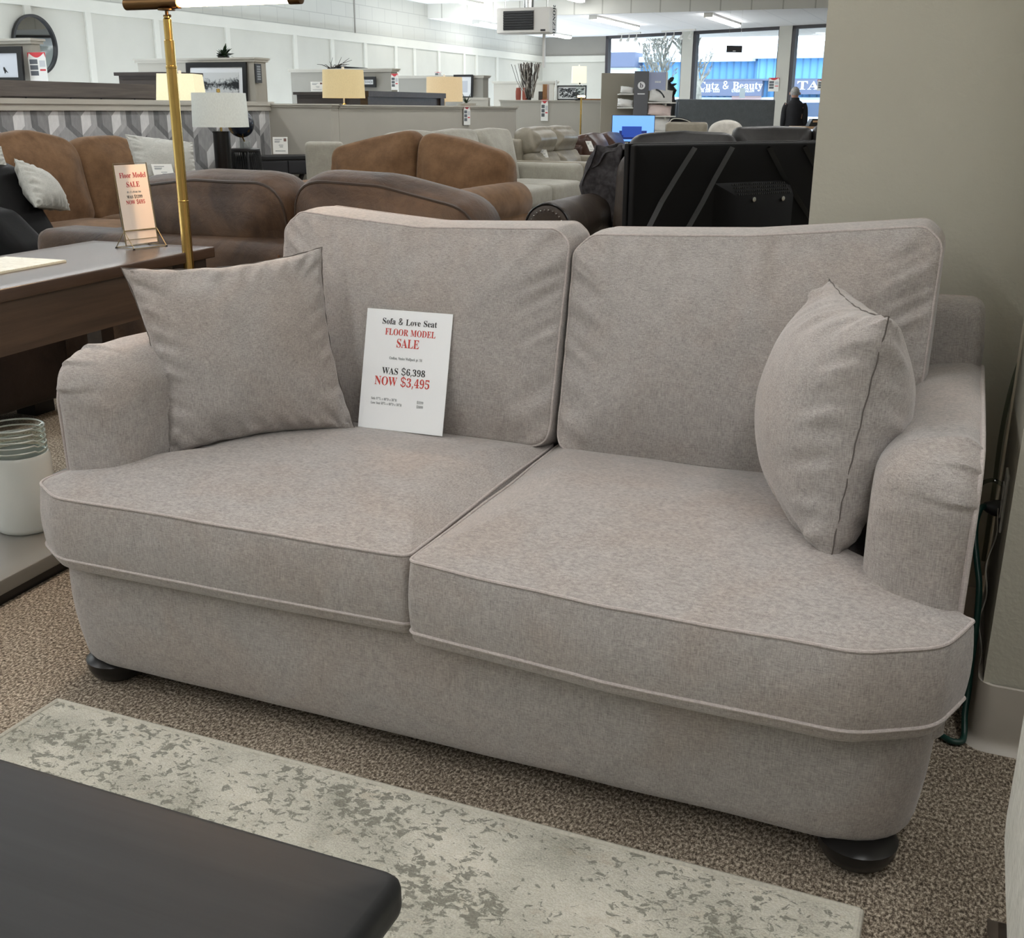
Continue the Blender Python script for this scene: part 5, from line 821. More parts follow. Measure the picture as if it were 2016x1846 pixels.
# ================================================================== distressed brown leather sofa seen from behind
bs = thing('leather_sofa', 'distressed brown leather sofa turned away, its back cushions rising behind the loveseat', 'sofa', (-.68,2.35,0))
ox, oy = -.68, 2.35
blk('back_frame', 'brown_leather', bs, (-1.12,-.50,.09), (1.13,-.26,.70), .05, 0, 1, None, lambda p: p+wob(p, .006, 4))
for s in (-1, 1): blk('arm', 'brown_leather', bs, (-1.14 if s < 0 else .86,-.47,.09), (-.86 if s < 0 else 1.14,.42,.665), .07, .01)
blk('base', 'brown_leather', bs, (-.9,-.30,.09), (.9,.40,.32), .03)
for s in (0, 1): blk('seat_cushion', 'brown_leather', bs, (-.86+.86*s,-.2,.30), (.86*s,.42,.50), .05, .03)
bcush('back_cushion', 'brown_leather', bs, -.80, .016, -.34, .50, .425, (-.05,-.01,.0), -.10, .24, .05, .06, 'brown_welt', 2, .16)
bcush('back_cushion', 'brown_leather', bs, .024, .80, -.34, .50, .425, (.012,-.085,.0), -.10, .24, .05, .06, 'brown_welt', 3, .16)
for sx in (-1.06,1.06):
    for sy in (-.42,.34): mb = MB(); mb.box((sx-.05,sy-.05,0), (sx+.05,sy+.05,.092)); mb.build('foot', 'black_foot', bs)
mb = MB(); mb.tube([(.06,-.503,.10),(.06,-.506,.40),(.06,-.503,.66)], .004, 6); mb.build('seam', 'tan_welt', bs)
xo0, xo1 = on(-60,720,1,1.72).x, on(140,700,1,1.72).x; om = thing('ottoman', 'dark leather ottoman with block feet seen under the sofa table', 'ottoman', ((xo0+xo1)/2,1.72,0)); wo = xo1-xo0
leather('dark_leather', (30,24,20), (46,37,31), .5, .25, 6, .2); blk('body', 'dark_leather', om, (-wo/2,-.48,.075), (wo/2,.0,.44), .03, .01)
for sx in (-wo/2+.1,wo/2-.16):
    for sy in (-.42,-.06): mb = MB(); mb.box((sx-.05,sy-.05,0), (sx+.05,sy+.05,.08)); mb.build('foot', 'black_foot', om)
# ================================================================== black leather recliner at the left edge
Yb = 2.62; q = lambda x, y, Y=Yb: on(x, y, 1, Y)
c0 = q(40,400); br_ = thing('recliner', 'black leather recliner with raked back at the left edge', 'recliner', (c0.x,Yb,0))
def prof_piece(name, pts, Y, w, rad, m, par, r=.05):
    P = [(q(x,y,Y+w).x-par.location.x, q(x,y,Y+w).z) for x, y in pts]; o = fillet(P, rad, 100)
    cx_ = sum(p.x for p in o)/len(o); cz_ = sum(p.y for p in o)/len(o)
    Mf = lambda u, v, ww: V((u, Y-par.location.y+ww, v)); mb = MB()
    pad(mb, o, ((cx_-.02,cz_),(cx_+.02,cz_)), prof_pad(0, w, r, r, .01, .01, 0), Mf); return mb.build(name, m, par, sharp=None)
prof_piece('arm', [(-24,404),(5,404),(38,412),(112,486),(116,640),(-24,640)], Yb, .24, [.1,.2,.12,.12,.05,.05], 'black_leather', br_, .05)
prof_piece('backrest', [(-24,312),(12,312),(50,330),(138,486),(128,560),(-10,560),(-24,380)], Yb+.2, .4, [.1,.12,.12,.05,.05,.05,.1], 'black_leather', br_, .07)
prof_piece('arm', [(-24,404),(5,404),(38,412),(112,486),(116,640),(-24,640)], Yb+.62, .16, [.1,.2,.12,.12,.05,.05], 'black_leather', br_, .05)
blk('base', 'black_leather', br_, (-.42,.03,0), (.3,.76,.36), .04)
blk('seat_cushion', 'black_leather', br_, (-.05,.2,.32), (.34,.6,.48), .05, .02)
# ================================================================== tan suede sofa along the wallpapered partition
XC = -3.62; yb = [on(x, 330, 0, XC).y for x in (-8, 181)]; cw = yb[1]-yb[0]; yc = yb[0]+cw/2; aw = .24
zt = on(60,256,0,XC).z
ts = thing('suede_sofa', 'long tan suede sofa with arched back cushions against the patterned grey partition', 'sofa', (-3.5,yc,0), PI/2)
lx = lambda Y: Y-yc; W = 3*cw+2*aw; bk_ = .46
blk('base', 'tan_suede', ts, (-W/2+.05,-.42,0), (W/2-.05,bk_,.34), .04)
blk('back_frame', 'tan_suede', ts, (-W/2+.1,bk_-.12,0), (W/2-.1,bk_,.84), .05, 0, 1)
for i in (-1,0,1):
    x0 = -cw/2+cw*i; blk('seat_cushion', 'tan_suede', ts, (x0+.004,-.46,.30), (x0+cw-.004,.2,.475), .05, .025)
    rise = {-1: (-.12,-.02,.0), 0: (-.03,-.05,.02), 1: (-.03,-.13,-.03)}[i]
    bcush('back_cushion', 'tan_suede', ts, x0+.004, x0+cw-.004, .10, .45, zt-.45, rise, .20, .22, .07, .045, None, i, .16)
def rolled_arm(par, x, y0, y1, zc, r, m, wd, bx0, bx1):
    mb = MB(); n = 28; rows = []
    prof = [(0,.0),(.6,-.004),(.85,0),(.96,.012),(1,.035)]
    Mx = Matrix.Translation((x,y0,zc)) @ Matrix.Rotation(-PI/2,4,'X')
    L_ = y1-y0; pr = [(r*k, d) for k, d in prof]+[(r*1.01,L_*.3),(r*.997,L_*.34),(r*1.01,L_*.38),(r*1.01,L_*.66),(r*.997,L_*.7),(r*1.01,L_*.74),(r,L_-.03),(r*.85,L_),(0,L_)]
    mb.lathe(pr, n, Mx); a = mb.build('arm', m, par, sharp=None)
    mb = MB(); mb.tube([(x+math.cos(2*PI*k/n)*r*.93, y0+.006, zc+math.sin(2*PI*k/n)*r*.93) for k in range(n)], .006, 6, True); mb.build('piping', wd, a)
    blk('arm_panel', m, par, (bx0,y0+.03,0), (bx1,y1-.02,zc-r*.3), .03); return a
for s in (-1,1): rolled_arm(ts, s*(W/2-.12), -.42, .40, .585, .125, 'tan_suede', 'tan_welt', *sorted((s*(W/2-.03), s*(W/2-aw))))
def corners(bl, br, tr, tl, d0, d1): return pd(*bl,d0), pd(*br,d1), pd(*tl,d0), pd(*tr,d1)
def px_pillow(name, label, bl, br, tr, tl, d, t, seed, m='linen', pinch=.05, group=None, shift=0):
    a, b, c, e = corners(bl, br, tr, tl, d[0], d[1]); return pillow_lr(name, label, a, b, c, e, t, seed, m, m, 'pillow', group, pinch)
px_pillow('throw_pillow', 'pale linen pillow at the right end of the tan sofa behind the lamp pole', (272,356), (388,352), (380,280), (246,264), (6.9,7.2), .16, 21, group=None)
px_pillow('throw_pillow', 'pale linen pillow propped in front of the middle tan back cushion beside the black recliner', (70,408), (138,414), (92,352), (28,312), (5.9,6.2), .17, 22)
px_pillow('throw_pillow', 'pale linen pillow corner showing above the black recliner at the left edge', (-60,360), (18,335), (2,288), (-70,285), (5.9,6.0), .14, 23)
# price cards
def price_card(label, x0, y0, x1, y1, d, skew=0, tilt=.12, logo=True):
    a, b = pd(x0,y1,d), pd(x1,y1,d); U = (b-a); w_ = U.length; U.normalize(); N = V((U.y,-U.x,0)).normalized()
    if N.dot(CAM-a) < 0: N = -N
    W2 = (V((0,0,1))-N*tilt+U*skew).normalized(); h_ = (pd(x0,y0,d)-a).length; t = thing('price_card', label, 'card', a)
    Mx = lambda u, v, w: U*u+W2*v+N*w; mb = MB(); mb.prism([(0,0),(w_,0),(w_,h_),(0,h_)], -.003, 0, Mx); mb.build('card', 'card', t)
    mb = MB()
    for k, (u0, u1, v) in enumerate(((.12,.62,.84),(.12,.5,.74),(.12,.45,.68),(.4,.7,.50),(.45,.68,.40),(.15,.85,.16))): mb.prism([(u0*w_,v*h_),(u1*w_,v*h_),(u1*w_,(v+.04)*h_),(u0*w_,(v+.04)*h_)], .0002, .0008, Mx)
    mb.build('print', 'grey_ink', t)
    if logo: mb = MB(); mb.prism([(.74*w_,.74*h_),(.92*w_,.74*h_),(.92*w_,.92*h_),(.74*w_,.92*h_)], .0002, .0008, Mx); mb.build('emblem', 'emblem_ink', t)
    return t
plain('emblem_ink', (120,92,84), .6)
price_card('white price card propped against the linen pillow at the end of the tan sofa', 306, 322, 346, 356, 6.6, -.28, .3, False)
# ================================================================== tan loveseat facing us in the middle
tl_ = thing('suede_loveseat', 'tan suede loveseat with camel back and rolled arms facing the camera', 'loveseat', (-1.72,4.85,0))
blk('base', 'tan_suede', tl_, (-.66,-.42,0), (.60,.42,.34), .04); blk('back_frame', 'tan_suede', tl_, (-.72,.30,0), (.64,.44,.83), .05, 0, 1)
for s in (0,1): blk('seat_cushion', 'tan_suede', tl_, (-.62+.6*s,-.44,.31), (-.03+.6*s,.16,.48), .05, .02)
bcush('back_cushion', 'tan_suede', tl_, -.635, .004, .12, .47, .50, (-.045,.085,.03), .16, .22, .06, .05, None, 5, .09); bcush('back_cushion', 'tan_suede', tl_, .012, .655, .12, .47, .50, (.085,-.055,.025), .16, .22, .06, .05, None, 6, .12)
rolled_arm(tl_, .655, -.66, .36, .60, .125, 'tan_suede', 'tan_welt', .56, .76); rolled_arm(tl_, -.66, -.42, .36, .60, .118, 'tan_suede', 'tan_welt', -.76, -.58)
# ================================================================== pale chair side, desk, lamp, globe, stool
a = pd(646,300,8.1); pc_ = thing('dining_chair', 'pale upholstered chair with slanted back edge beside the black desk', 'chair', (a.x,a.y,0), PI+.3)
blk('backrest', 'oat_fabric', pc_, (-.13,-.02,.42), (.16,.06,a.z+.08), .03, 0, 1, Matrix.Shear('XY', 4, (.0,0)) @ leanx(0,.42,-.05)); blk('seat', 'oat_fabric', pc_, (-.22,-.44,.40), (.22,.02,.48), .03)
for sx in (-.18,.18):
    for sy in (-.4,-.02): mb = MB(); mb.tube([(sx,sy,0),(sx,sy,.41)], .016, 8); mb.build('leg', 'walnut_dark', pc_)
zd = .785; A, B = on(446,309,2,.785), on(628,306,2,.785); dv = (B-A).to_2d(); ang = math.atan2(dv.y, dv.x); ln = dv.length
dk = thing('desk', 'black writing desk with drawers standing in front of the grey partition end', 'desk', ((A.x+B.x)/2,(A.y+B.y)/2,0), ang)
blk('desktop', 'black_stained_wood', dk, (-ln/2,0,zd-.03), (ln/2,.30,zd), .004)
mb = MB(); mb.box((-ln/2+.02,.02,zd-.15), (ln/2-.02,.28,zd-.031)); mb.build('drawer_case', 'desk_black', dk) if 'desk_black' in MATS else (plain('desk_black', (30,31,36), .4), mb.build('drawer_case', 'desk_black', dk))
for k in range(3):
    x0 = -ln/2+.03+(ln-.06)/3*k; blk('drawer', 'desk_black', dk, (x0+.005,.008,zd-.142), (x0+(ln-.06)/3-.005,.0195,zd-.04), .002, 0, 1)
for sx in (-ln/2+.2, ln/2-.25):
    for d in (-1,1): mb = MB(); mb.tube([(sx-.15*d,.15,0),(sx+.15*d,.15,zd-.15)], .02, 6); mb.build('leg', 'black_metal', dk)
price_card('white price card with brown emblem standing on the black desk', 538, 271, 567, 303, 8.72, 0, .1)
def drum_lamp(name, label, x0, x1, y0, y1, d, m, base=None, zb=None, taper=1.0, fin='brass', lit=0, square=False, basem='black_gloss', neck=.03):
    c = pd((x0+x1)/2, (y0+y1)/2, d); rb = (x1-x0)/2*d/2142.7; z1 = pd((x0+x1)/2,y0,d).z; z0 = pd((x0+x1)/2,y1,d).z; rt = rb*taper
    t = thing(name, label, 'lamp', (c.x,c.y,zb if zb is not None else 0)); o = t.location.z; n = 4 if square else 40
    Mq = Matrix.Rotation(PI/4+YAW if square else 0,4,'Z') if square else Matrix.Identity(4); k = 1.25 if square else 1
    mb = MB(); mb.lathe([(rb*k,z0-o),(rt*k,z1-o),((rt-.004)*k,z1-o),((rb-.004)*k,z0-o),(rb*k,z0-o)], n, Mq, False); mb.build('lamp_shade', m, t, sharp=30)
    mb = MB(); mb.tube([(0,0,z1-o-.03),(0,0,z1-o+.03)], .006, 8); mb.lathe([(.004,z1-o),(.014,z1-o+.004),(.014,z1-o+.028),(0,z1-o+.03)], 12)
    for a_ in range(3): mb.tube([(0,0,z1-o-.02),((rt-.004)*math.cos(a_*2.1),(rt-.004)*math.sin(a_*2.1),z1-o-.02)], .002, 5)
    mb.build('finial', fin, t)
    if lit: mb = MB(); mb.lathe([(0,z0-o+.06),(.03,z0-o+.08),(.03,z0-o+.13),(0,z0-o+.15)], 14); mb.build('bulb', 'warm_bulb', t)
    mb = MB(); mb.tube([(0,0,z0-o-neck),(0,0,z1-o-.02)], .009, 8); mb.build('stem', fin, t)
    if base: mb = MB(); mb.lathe([(r_, z_) for r_, z_ in base(z0-o-neck)], 32); mb.build('base', basem, t, sharp=35)
    return t
emit('warm_bulb', (255,214,150), 12)
def shade(name, c, em, tint, st):
    m, nt, b = newmat(name); b.inputs['Roughness'].default_value = .9
    g = noise_n(nt, coords(nt, (260,260,60)), 1, 2); nt.links.new(ramp(nt, g, [(.3, tuple(v*.94 for v in c)), (.7, c)]), b.inputs['Base Color'])
    if st: b.inputs['Emission Color'].default_value = lin(tint); b.inputs['Emission Strength'].default_value = st
shade('white_shade', (226,230,222), 0, (0,0,0), 0); shade('cream_lit_shade', (214,206,178), 1, (250,232,186), .34); shade('linen_lit_shade', (186,172,136), 1, (236,208,150), .20); shade('tan_lit_shade', (190,172,140), 1, (240,210,160), .22); shade('ivory_lit_shade', (214,210,190), 1, (250,240,206), .32)
plain('black_gloss', (17,17,18), .25)
et = pd(432,300,8.1); tb = thing('end_table', 'small dark end table under the white drum lamp', 'table', (et.x,et.y,0)); blk('tabletop', 'walnut_dark', tb, (-.16,-.16,.53), (.16,.16,.56), .004)
for sx in (-.13,.13):
    for sy in (-.13,.13): mb = MB(); mb.box((sx-.015,sy-.015,0), (sx+.015,sy+.015,.531)); mb.build('leg', 'walnut_dark', tb)
drum_lamp('table_lamp', 'white drum table lamp with black column base in front of the patterned partition', 378, 487, 183, 250, 8.1, 'white_shade', lambda z: [(0,0),(.062,.0),(.063,.01),(.063,z-.012),(.066,z-.011),(.066,z),(0,z)], .5605, .955)
sl = pd(482,292,8.75); zs_ = sl.z
so = thing('woven_stool', 'black woven cord bar stool carrying the globe', 'stool', (sl.x,sl.y,0))
mb = MB(); mb.lathe([(0,zs_-.028),(.112,zs_-.028),(.12,zs_-.02),(.12,zs_-.004),(.112,zs_),(0,zs_)], 36); mb.build('seat', 'black_plastic', so)
mb = MB()
for k in range(44):
    a_ = 2*PI*k/44; mb.tube([(.108*math.cos(a_),.108*math.sin(a_),zs_-.028),(.165*math.cos(a_+.12),.165*math.sin(a_+.12),zs_-.42)], .0035, 4)
prop(mb.build('woven_cords', 'black_plastic', so), kind='stuff')
for k in range(4):
    a_ = PI/4+PI/2*k; mb = MB(); mb.tube([(.112*math.cos(a_),.112*math.sin(a_),zs_-.02),(.19*math.cos(a_),.19*math.sin(a_),0)], .01, 8); mb.build('leg', 'black_metal', so)
mb = MB(); mb.tube([(.166*math.cos(2*PI*k/36),.166*math.sin(2*PI*k/36),zs_-.42) for k in range(36)], .007, 6, True); mb.build('ring', 'black_metal', so)
gc = pd(474,244,8.75); gr = 26*8.75/2142.7
gl = thing('globe', 'dark blue and gold globe on a clear block on the woven stool', 'globe', (sl.x,sl.y,zs_+.0005))
def globe_mat():
    m, nt, b = newmat('globe'); b.inputs['Roughness'].default_value = .25
    n = noise_n(nt, coords(nt, (9,9,9)), 1, 4, .6); nt.links.new(ramp(nt, n, [(.5, (26,33,46)), (.53, (140,110,52))], 'CONSTANT'), b.inputs['Base Color'])
    nt.links.new(ramp(nt, n, [(.5, (0,0,0,1)), (.53, (.8,.8,.8,1))], 'CONSTANT'), b.inputs['Metallic'])
globe_mat(); zc = gc.z-zs_
off = V((gc.x-sl.x, gc.y-sl.y, 0))
blk('stand', 'clear_glass', gl, (-.035,-.035,0), (.035,.035,.055), .006); mb = MB(); mb.tube([(0,0,.055),(off.x*.6,off.y*.6,zc-gr+.002)], .006, 8); mb.build('stem', 'brass', gl)
mb = MB(); mb.lathe([(gr*math.sin(PI*k/24), -gr*math.cos(PI*k/24)) for k in range(25)], 36, Matrix.Translation((off.x,off.y,zc)) @ Matrix.Rotation(.4,4,'X')); mb.build('ball', 'globe', gl)
# ================================================================== seating row along the middle partition
XB = -2.78; yv = [on(x, 250, 0, XB).y for x in (738,1004,1112,1222)]
def row(name, label, ya, yb, D, sz, bz, az, aw, n, m, cat, **k): return lounge(name, label, (XB-.02+D/2-.1,(ya+yb)/2,0), PI/2, yb-ya, D, sz, bz, az, aw, n, m, cat, **k)
row('fabric_sofa', 'long oatmeal fabric recliner sofa with three back cushions behind the tan loveseat', yv[0], yv[1]-.02, .98, .50, 1.0, .655, .16, 3, 'oat_fabric', 'sofa')
row('leather_loveseat', 'pale grey leather recliner loveseat with plump headrests', yv[1]+.12, yv[2]+.22, 1.0, .49, 1.03, .66, .18, 2, 'grey_leather', 'loveseat', head=1)
row('leather_loveseat', 'dark brown leather loveseat near the blue screen', yv[2]+.5, yv[3]-.0, .95, .47, .92, .56, .12, 2, 'cocoa_leather', 'loveseat', lean=.34)
price_card('white tag tucked between the headrests of the grey leather loveseat', 1066, 294, 1080, 310, 11.6, -.3, .3, False)
price_card('white tag leaning on the dark brown leather loveseat', 1161, 276, 1172, 298, 12.6, -.45, .3, False)
a = pd(1060,316,0) if False else None
bp = on(1143,300,2,.55); fl2 = thing('floor_lamp', 'slim gold floor lamp in front of the far grey partition', 'lamp', (pd(1143,250,14.2).x, pd(1143,250,14.2).y, 0)); zt2 = pd(1143,190,14.2).z
mb = MB(); mb.lathe([(0,0),(.13,0),(.13,.02),(.015,.025)], 24); mb.build('base', 'brass', fl2); mb = MB(); mb.lathe([(.012,.02),(.012,zt2)], 12); mb.build('pole', 'brass', fl2)
mb = MB(); mb.tube([(-.05,0,zt2),(.05,0,zt2)], .014, 10); mb.build('head', 'warm_head', fl2) if 'warm_head' in MATS else (emit('warm_head', (255,226,170), 2.5), mb.build('head', 'warm_head', fl2))
# ================================================================== television seen from behind
A = pd(1252,285,3.3); B = pd(1605,278,3.76); tv = thing('television', 'large black television seen from behind with slanted ribs and raised bracket box', 'television', (A.x,A.y,0), math.atan2(B.y-A.y,B.x-A.x))
zt = A.z; zb = zt-.71; Wt = 1.235
plain('tv_black', (8,8,9), .5, 0, 0, 8, 0, 60, .12)
blk('shell', 'tv_black', tv, (0,0,zb), (Wt,.03,zt), .008, 0, 1); blk('bezel', 'tv_black', tv, (-.003,.029,zb-.003), (Wt+.003,.05,zt+.003), .004, 0, 1)
TD = (B-A).to_2d().normalized(); TN = V((TD.y,-TD.x))
def tvp(px, py):                               # pixel -> point in the plane of the television back (s, z)
    d = ray(px, py); den = d.x*TN.x+d.y*TN.y; t = -((CAM.to_2d()-A.to_2d()).dot(TN))/den; p = CAM+d*t; return V(((p.to_2d()-A.to_2d()).dot(TD), 0, p.z))
plain('rib_black', (40,42,43), .45)
def rib(pts, hw=.0065):
    mb = MB(); P = [tvp(*p) for p in pts]
    d0 = (P[1]-P[0]).normalized(); P.append(P[-1]+(P[-1]-P[-2]).normalized()*.25)
    for a_, b_ in zip(P[:-1], P[1:]):
        d = (b_-a_).normalized(); n_ = V((d.z,0,-d.x))
        if n_.x > 0: n_ = -n_
        mb.add([a_+n_*hw, b_+n_*hw, b_-n_*hw*.4+V((0,-.014,0)), a_-n_*hw*.4+V((0,-.014,0)), a_-n_*hw, b_-n_*hw], [(0,1,2,3),(3,2,5,4)], False)
    mb.build('rib', 'rib_black', tv)
rib([(1366,291),(1330,348),(1300,398),(1276,446)]); rib([(1440,290),(1405,352),(1380,400),(1354,446)]); rib([(1512,290),(1540,345),(1568,390),(1594,430)]); rib([(1582,288),(1602,325),(1625,362)])
a_ = tvp(1407,361); b_ = tvp(1553,358); mb = MB(); x0, x1, za, zb2 = a_.x, b_.x, a_.z, zb+.06
q1, q2 = tvp(1440,388), tvp(1546,384)
mb.add([(x0,0,zb2),(x1,0,zb2),(x1,0,za),(x0,0,za),(q1.x,-.035,zb2),(q2.x,-.035,zb2),(q2.x,-.035,q1.z),(q1.x,-.035,q1.z)], [(4,5,6,7),(0,1,5,4),(1,2,6,5),(2,3,7,6),(3,0,4,7)], False); mb.build('bracket_box', 'tv_black', tv)
mb = MB(); w_ = q2.x-q1.x
for i in range(26):
    for j in range(4): t_ = (j+.6)/4.6; x = q1.x+w_*(i+.3)/26.5-.012*(1-t_); z = za+(q1.z-za)*t_; mb.box((x,-.036*t_-.004,z-.003), (x+w_*.018,-.036*t_-.001,z+.002))
prop(mb.build('vent_grille', 'rib_black', tv), kind='stuff')
for p in ((1467,391),(1524,389)): p = tvp(*p); mb = MB(); mb.lathe([(0,-.0),(.008,0),(.008,.006),(0,.008)], 14, Matrix.Translation((p.x,-.035,p.z)) @ Matrix.Rotation(PI/2,4,'X')); mb.build('screw', 'steel', tv)
mb = MB(); mb.box((Wt/2-.05,.0,.02), (Wt/2+.05,.028,zb+.02)); mb.build('stand_post', 'black_metal', tv); mb = MB(); mb.box((Wt/2-.3,-.14,0), (Wt/2+.3,.17,.02)); mb.build('stand_base', 'black_metal', tv)
# ================================================================== dark recliner with plush throw
rc = thing('recliner', 'dark umber leather recliner with rolled nailhead arm behind the television', 'recliner', (.34,3.98,0))
rolled_arm(rc, -.56, -.44, .34, .615, .125, 'umber_leather', 'black_foot', -.66, -.46); rolled_arm(rc, .42, -.44, .34, .60, .11, 'umber_leather', 'black_foot', .34, .50)
arm_l = [o for o in rc.children if o.name.startswith('arm')][0]
for k in range(26):
    a_ = 2*PI*k/26; mb = MB(); mb.lathe([(0,-.004),(.0045,-.003),(.0055,0)], 8, Matrix.Translation((-.56+.088*math.cos(a_),-.446,.615+.088*math.sin(a_))) @ Matrix.Rotation(-PI/2,4,'X')); mb.build('nailhead', 'steel', arm_l)
blk('base', 'umber_leather', rc, (-.5,-.38,0), (.38,.42,.34), .04); blk('seat_cushion', 'umber_leather', rc, (-.44,-.46,.32), (.32,.2,.49), .06, .03)
bcush('backrest', 'umber_leather', rc, -.385, .32, .0, .44, .56, (-.02,0,.0), .12, .22, .05, .06, None, 4, .14)
plain('plush', (48,46,48), .9, 0, .35, 40, .8, 45)
mb = MB(); nu, nv = 60, 44
def crumple(p, k): return p+V((noise.noise(V((p.x*13,p.z*11,1+p.y*9))), noise.noise(V((p.x*14,p.z*12,7+p.y*9)))*1.2, noise.noise(V((p.x*12,p.z*13,3+p.y*9)))))*k
def thr(i, j):
    u = i/(nu-1); s_ = j/(nv-1)*2-1; x = -.56+u*.82
    return crumple(V((x, .34+.13*math.sin(s_*PI/2), .985-.34*max(0, abs(s_)-.35)**1.2*(1 if s_ > 0 else .12)+.018*math.sin(u*PI)-.05*u-.09*max(0, .12-u)/.12)), .026)
mb.grid(thr, nu, nv)
def xl(z):
    t = [(.55,-.46),(.62,-.53),(.70,-.60),(.78,-.635),(.86,-.605),(.94,-.575),(1.0,-.55)]
    for (a, b), (c, d) in zip(t[:-1], t[1:]):
        if a <= z <= c: return b+(d-b)*(z-a)/(c-a)
    return t[-1][1]
def wing(i, j):
    z = .55+.44*i/(nu-1); v = j/(nv-1); a = xl(z); x = -.40+(a+.40)*min(1, v/.7) if v < .7 else a+.10*(v-.7)/.3; y = .20+.02*math.sin(v*4) if v < .6 else .20+.22*((v-.6)/.4)**1.3
    return crumple(V((x, y, z)), .022)
mb.grid(wing, nu, nv)
th_ = mb.build('plush_throw', 'plush', None, recalc=False); th_.location = rc.location; th_.modifiers.new('thick', 'SOLIDIFY').thickness = .008
prop(th_, 'crumpled charcoal plush throw draped over the dark recliner back', 'throw')
# ================================================================== charcoal leather sofa, beige chair back, satin cushion
cs = thing('leather_sofa', 'charcoal leather sectional with two plump cushions right of the plush throw', 'sofa', (.25,7.55,0), .22)
blk('base', 'charcoal_leather', cs, (-1.2,-.45,0), (1.3,.45,.34), .04)
for x0, x1 in ((-1.15,-.35),(-.33,.47),(.49,1.28)): blk('seat_cushion', 'charcoal_leather', cs, (x0,-.48,.32), (x1,.2,.47), .05, .02)
blk('back_frame', 'charcoal_leather', cs, (-1.2,.3,0), (1.3,.46,.82), .05, 0, 1)
bcush('back_cushion', 'charcoal_leather', cs, -1.22, -.36, -.10, .46, .56, (-.04,-.02,0), .1, .24, .05, .06, None, 3, .14); bcush('back_cushion', 'charcoal_leather', cs, -.40, .22, .10, .45, .60, (0,0,.01), .14, .22, .07, .06, None, 8, .06); bcush('back_cushion', 'charcoal_leather', cs, .235, .9, .10, .45, .62, (0,0,.01), .14, .22, .07, .06, None, 9, .06)
for s in (-1,1): blk('arm', 'charcoal_leather', cs, (-1.36 if s < 0 else 1.3,-.46,.05), (-1.22 if s < 0 else 1.45,.42,.6), .05)
a, b = pd(1310,262,11), pd(1392,262,11); bc = thing('accent_chair', 'beige chair back with rounded top edge in front of the bedding display', 'chair', ((a.x+b.x)/2,(a.y+b.y)/2,0), YAW*.9); w_ = (b-a).length; zz = pd(1350,240,11).z
blk('backrest', 'grey_leather', bc, (-w_/2,-.05,.40), (w_/2,.07,zz), .03, .01, 1); blk('seat', 'grey_leather', bc, (-w_/2,-.5,.34), (w_/2,.05,.46), .03)
for sx in (-w_/2+.04,w_/2-.04):
    for sy in (-.45,.02): mb = MB(); mb.tube([(sx,sy,0),(sx,sy,.345)], .014, 8); mb.build('leg', 'black_metal', bc)
a, b = pd(1398,258,10.2), pd(1468,258,10.2); c = V(((a.x+b.x)/2,(a.y+b.y)/2,0)); w_ = (b-a).length; zz = pd(1430,236,10.2).z
mc = thing('swivel_chair', 'pale satin upholstered chair with gathered round back behind the charcoal sofa', 'chair', c, YAW)
leather('satin', (176,172,162), (206,202,192), .35, .9, 9)
bcush('backrest', 'satin', mc, -w_/2, w_/2, 0, .42, zz-.42, (-.05,-.04,.01), .1, .14, .04, .05, None, 12, .16); blk('seat', 'satin', mc, (-w_/2,-.45,.3), (w_/2,.05,.45), .05, .02)
mb = MB(); mb.lathe([(.2,0),(.2,.02),(.03,.03),(.03,.31)], 24, Matrix.Translation((0,-.2,0))); mb.build('base', 'black_metal', mc)
a = pd(1345,232,13); dc = thing('lounge_chair', 'dark chair with curved pale rim behind the beige chair back', 'chair', (a.x,a.y,0), .3); zz = pd(1345,231,13).z
bcush('backrest', 'black_leather', dc, -.16, .14, 0, .38, zz-.38, (0,-.06,0), .1, .10, .03, .03, 'satin', 2, .12); blk('seat', 'black_leather', dc, (-.18,-.4,.3), (.18,.04,.42), .03); mb = MB(); mb.lathe([(.18,0),(.18,.02),(.03,.03),(.03,.31)], 20, Matrix.Translation((0,-.18,0))); mb.build('base', 'black_metal', dc)

# ================================================================== things on and behind the low partitions
def yframe(x0, y0, x1, y1, Y):               # rectangle on a plane facing the camera side: centre x, width, z range
    a, b = on(x0,(y0+y1)/2,1,Y), on(x1,(y0+y1)/2,1,Y); zb = on((x0+x1)/2,y1,1,Y).z; zt = on((x0+x1)/2,y0,1,Y).z
    return (a.x+b.x)/2, b.x-a.x, zb, zt
plain('frame_black', (20,20,21), .4); plain('mat_board', (226,228,228), .7); plain('pic_grey', (196,200,206), .12); plain('bird_ink', (24,24,26), .7)
def picture(name, label, x0, y0, x1, y1, Y, bw=.03, pic='mat_board', mat_w=0, tilt=.06):
    cx_, w_, z0, z1 = yframe(x0,y0,x1,y1,Y); h_ = z1-z0; t = thing(name, label, 'picture', (cx_,Y,z0)); Mt = Matrix.Rotation(-tilt,4,'X')
    mb = MB()
    for lo, hi in (((-w_/2,-.02,0),(w_/2,0,bw)),((-w_/2,-.02,h_-bw),(w_/2,0,h_)),((-w_/2,-.02,bw),(-w_/2+bw,0,h_-bw)),((w_/2-bw,-.02,bw),(w_/2,0,h_-bw))): mb.box(lo, hi, Mt)
    mb.build('frame', 'frame_black', t)
    if mat_w:
        mb = MB(); mb.box((-w_/2+bw*.9,-.010,bw*.9), (w_/2-bw*.9,-.004,h_-bw*.9), Mt); mb.build('mat', 'mat_board', t)
    i = bw+mat_w; mb = MB(); mb.box((-w_/2+i-.001,-.0125,i-.001), (w_/2-i+.001,-.0102,h_-i+.001), Mt); mb.build('print', pic, t)
    return t, w_, h_, Mt
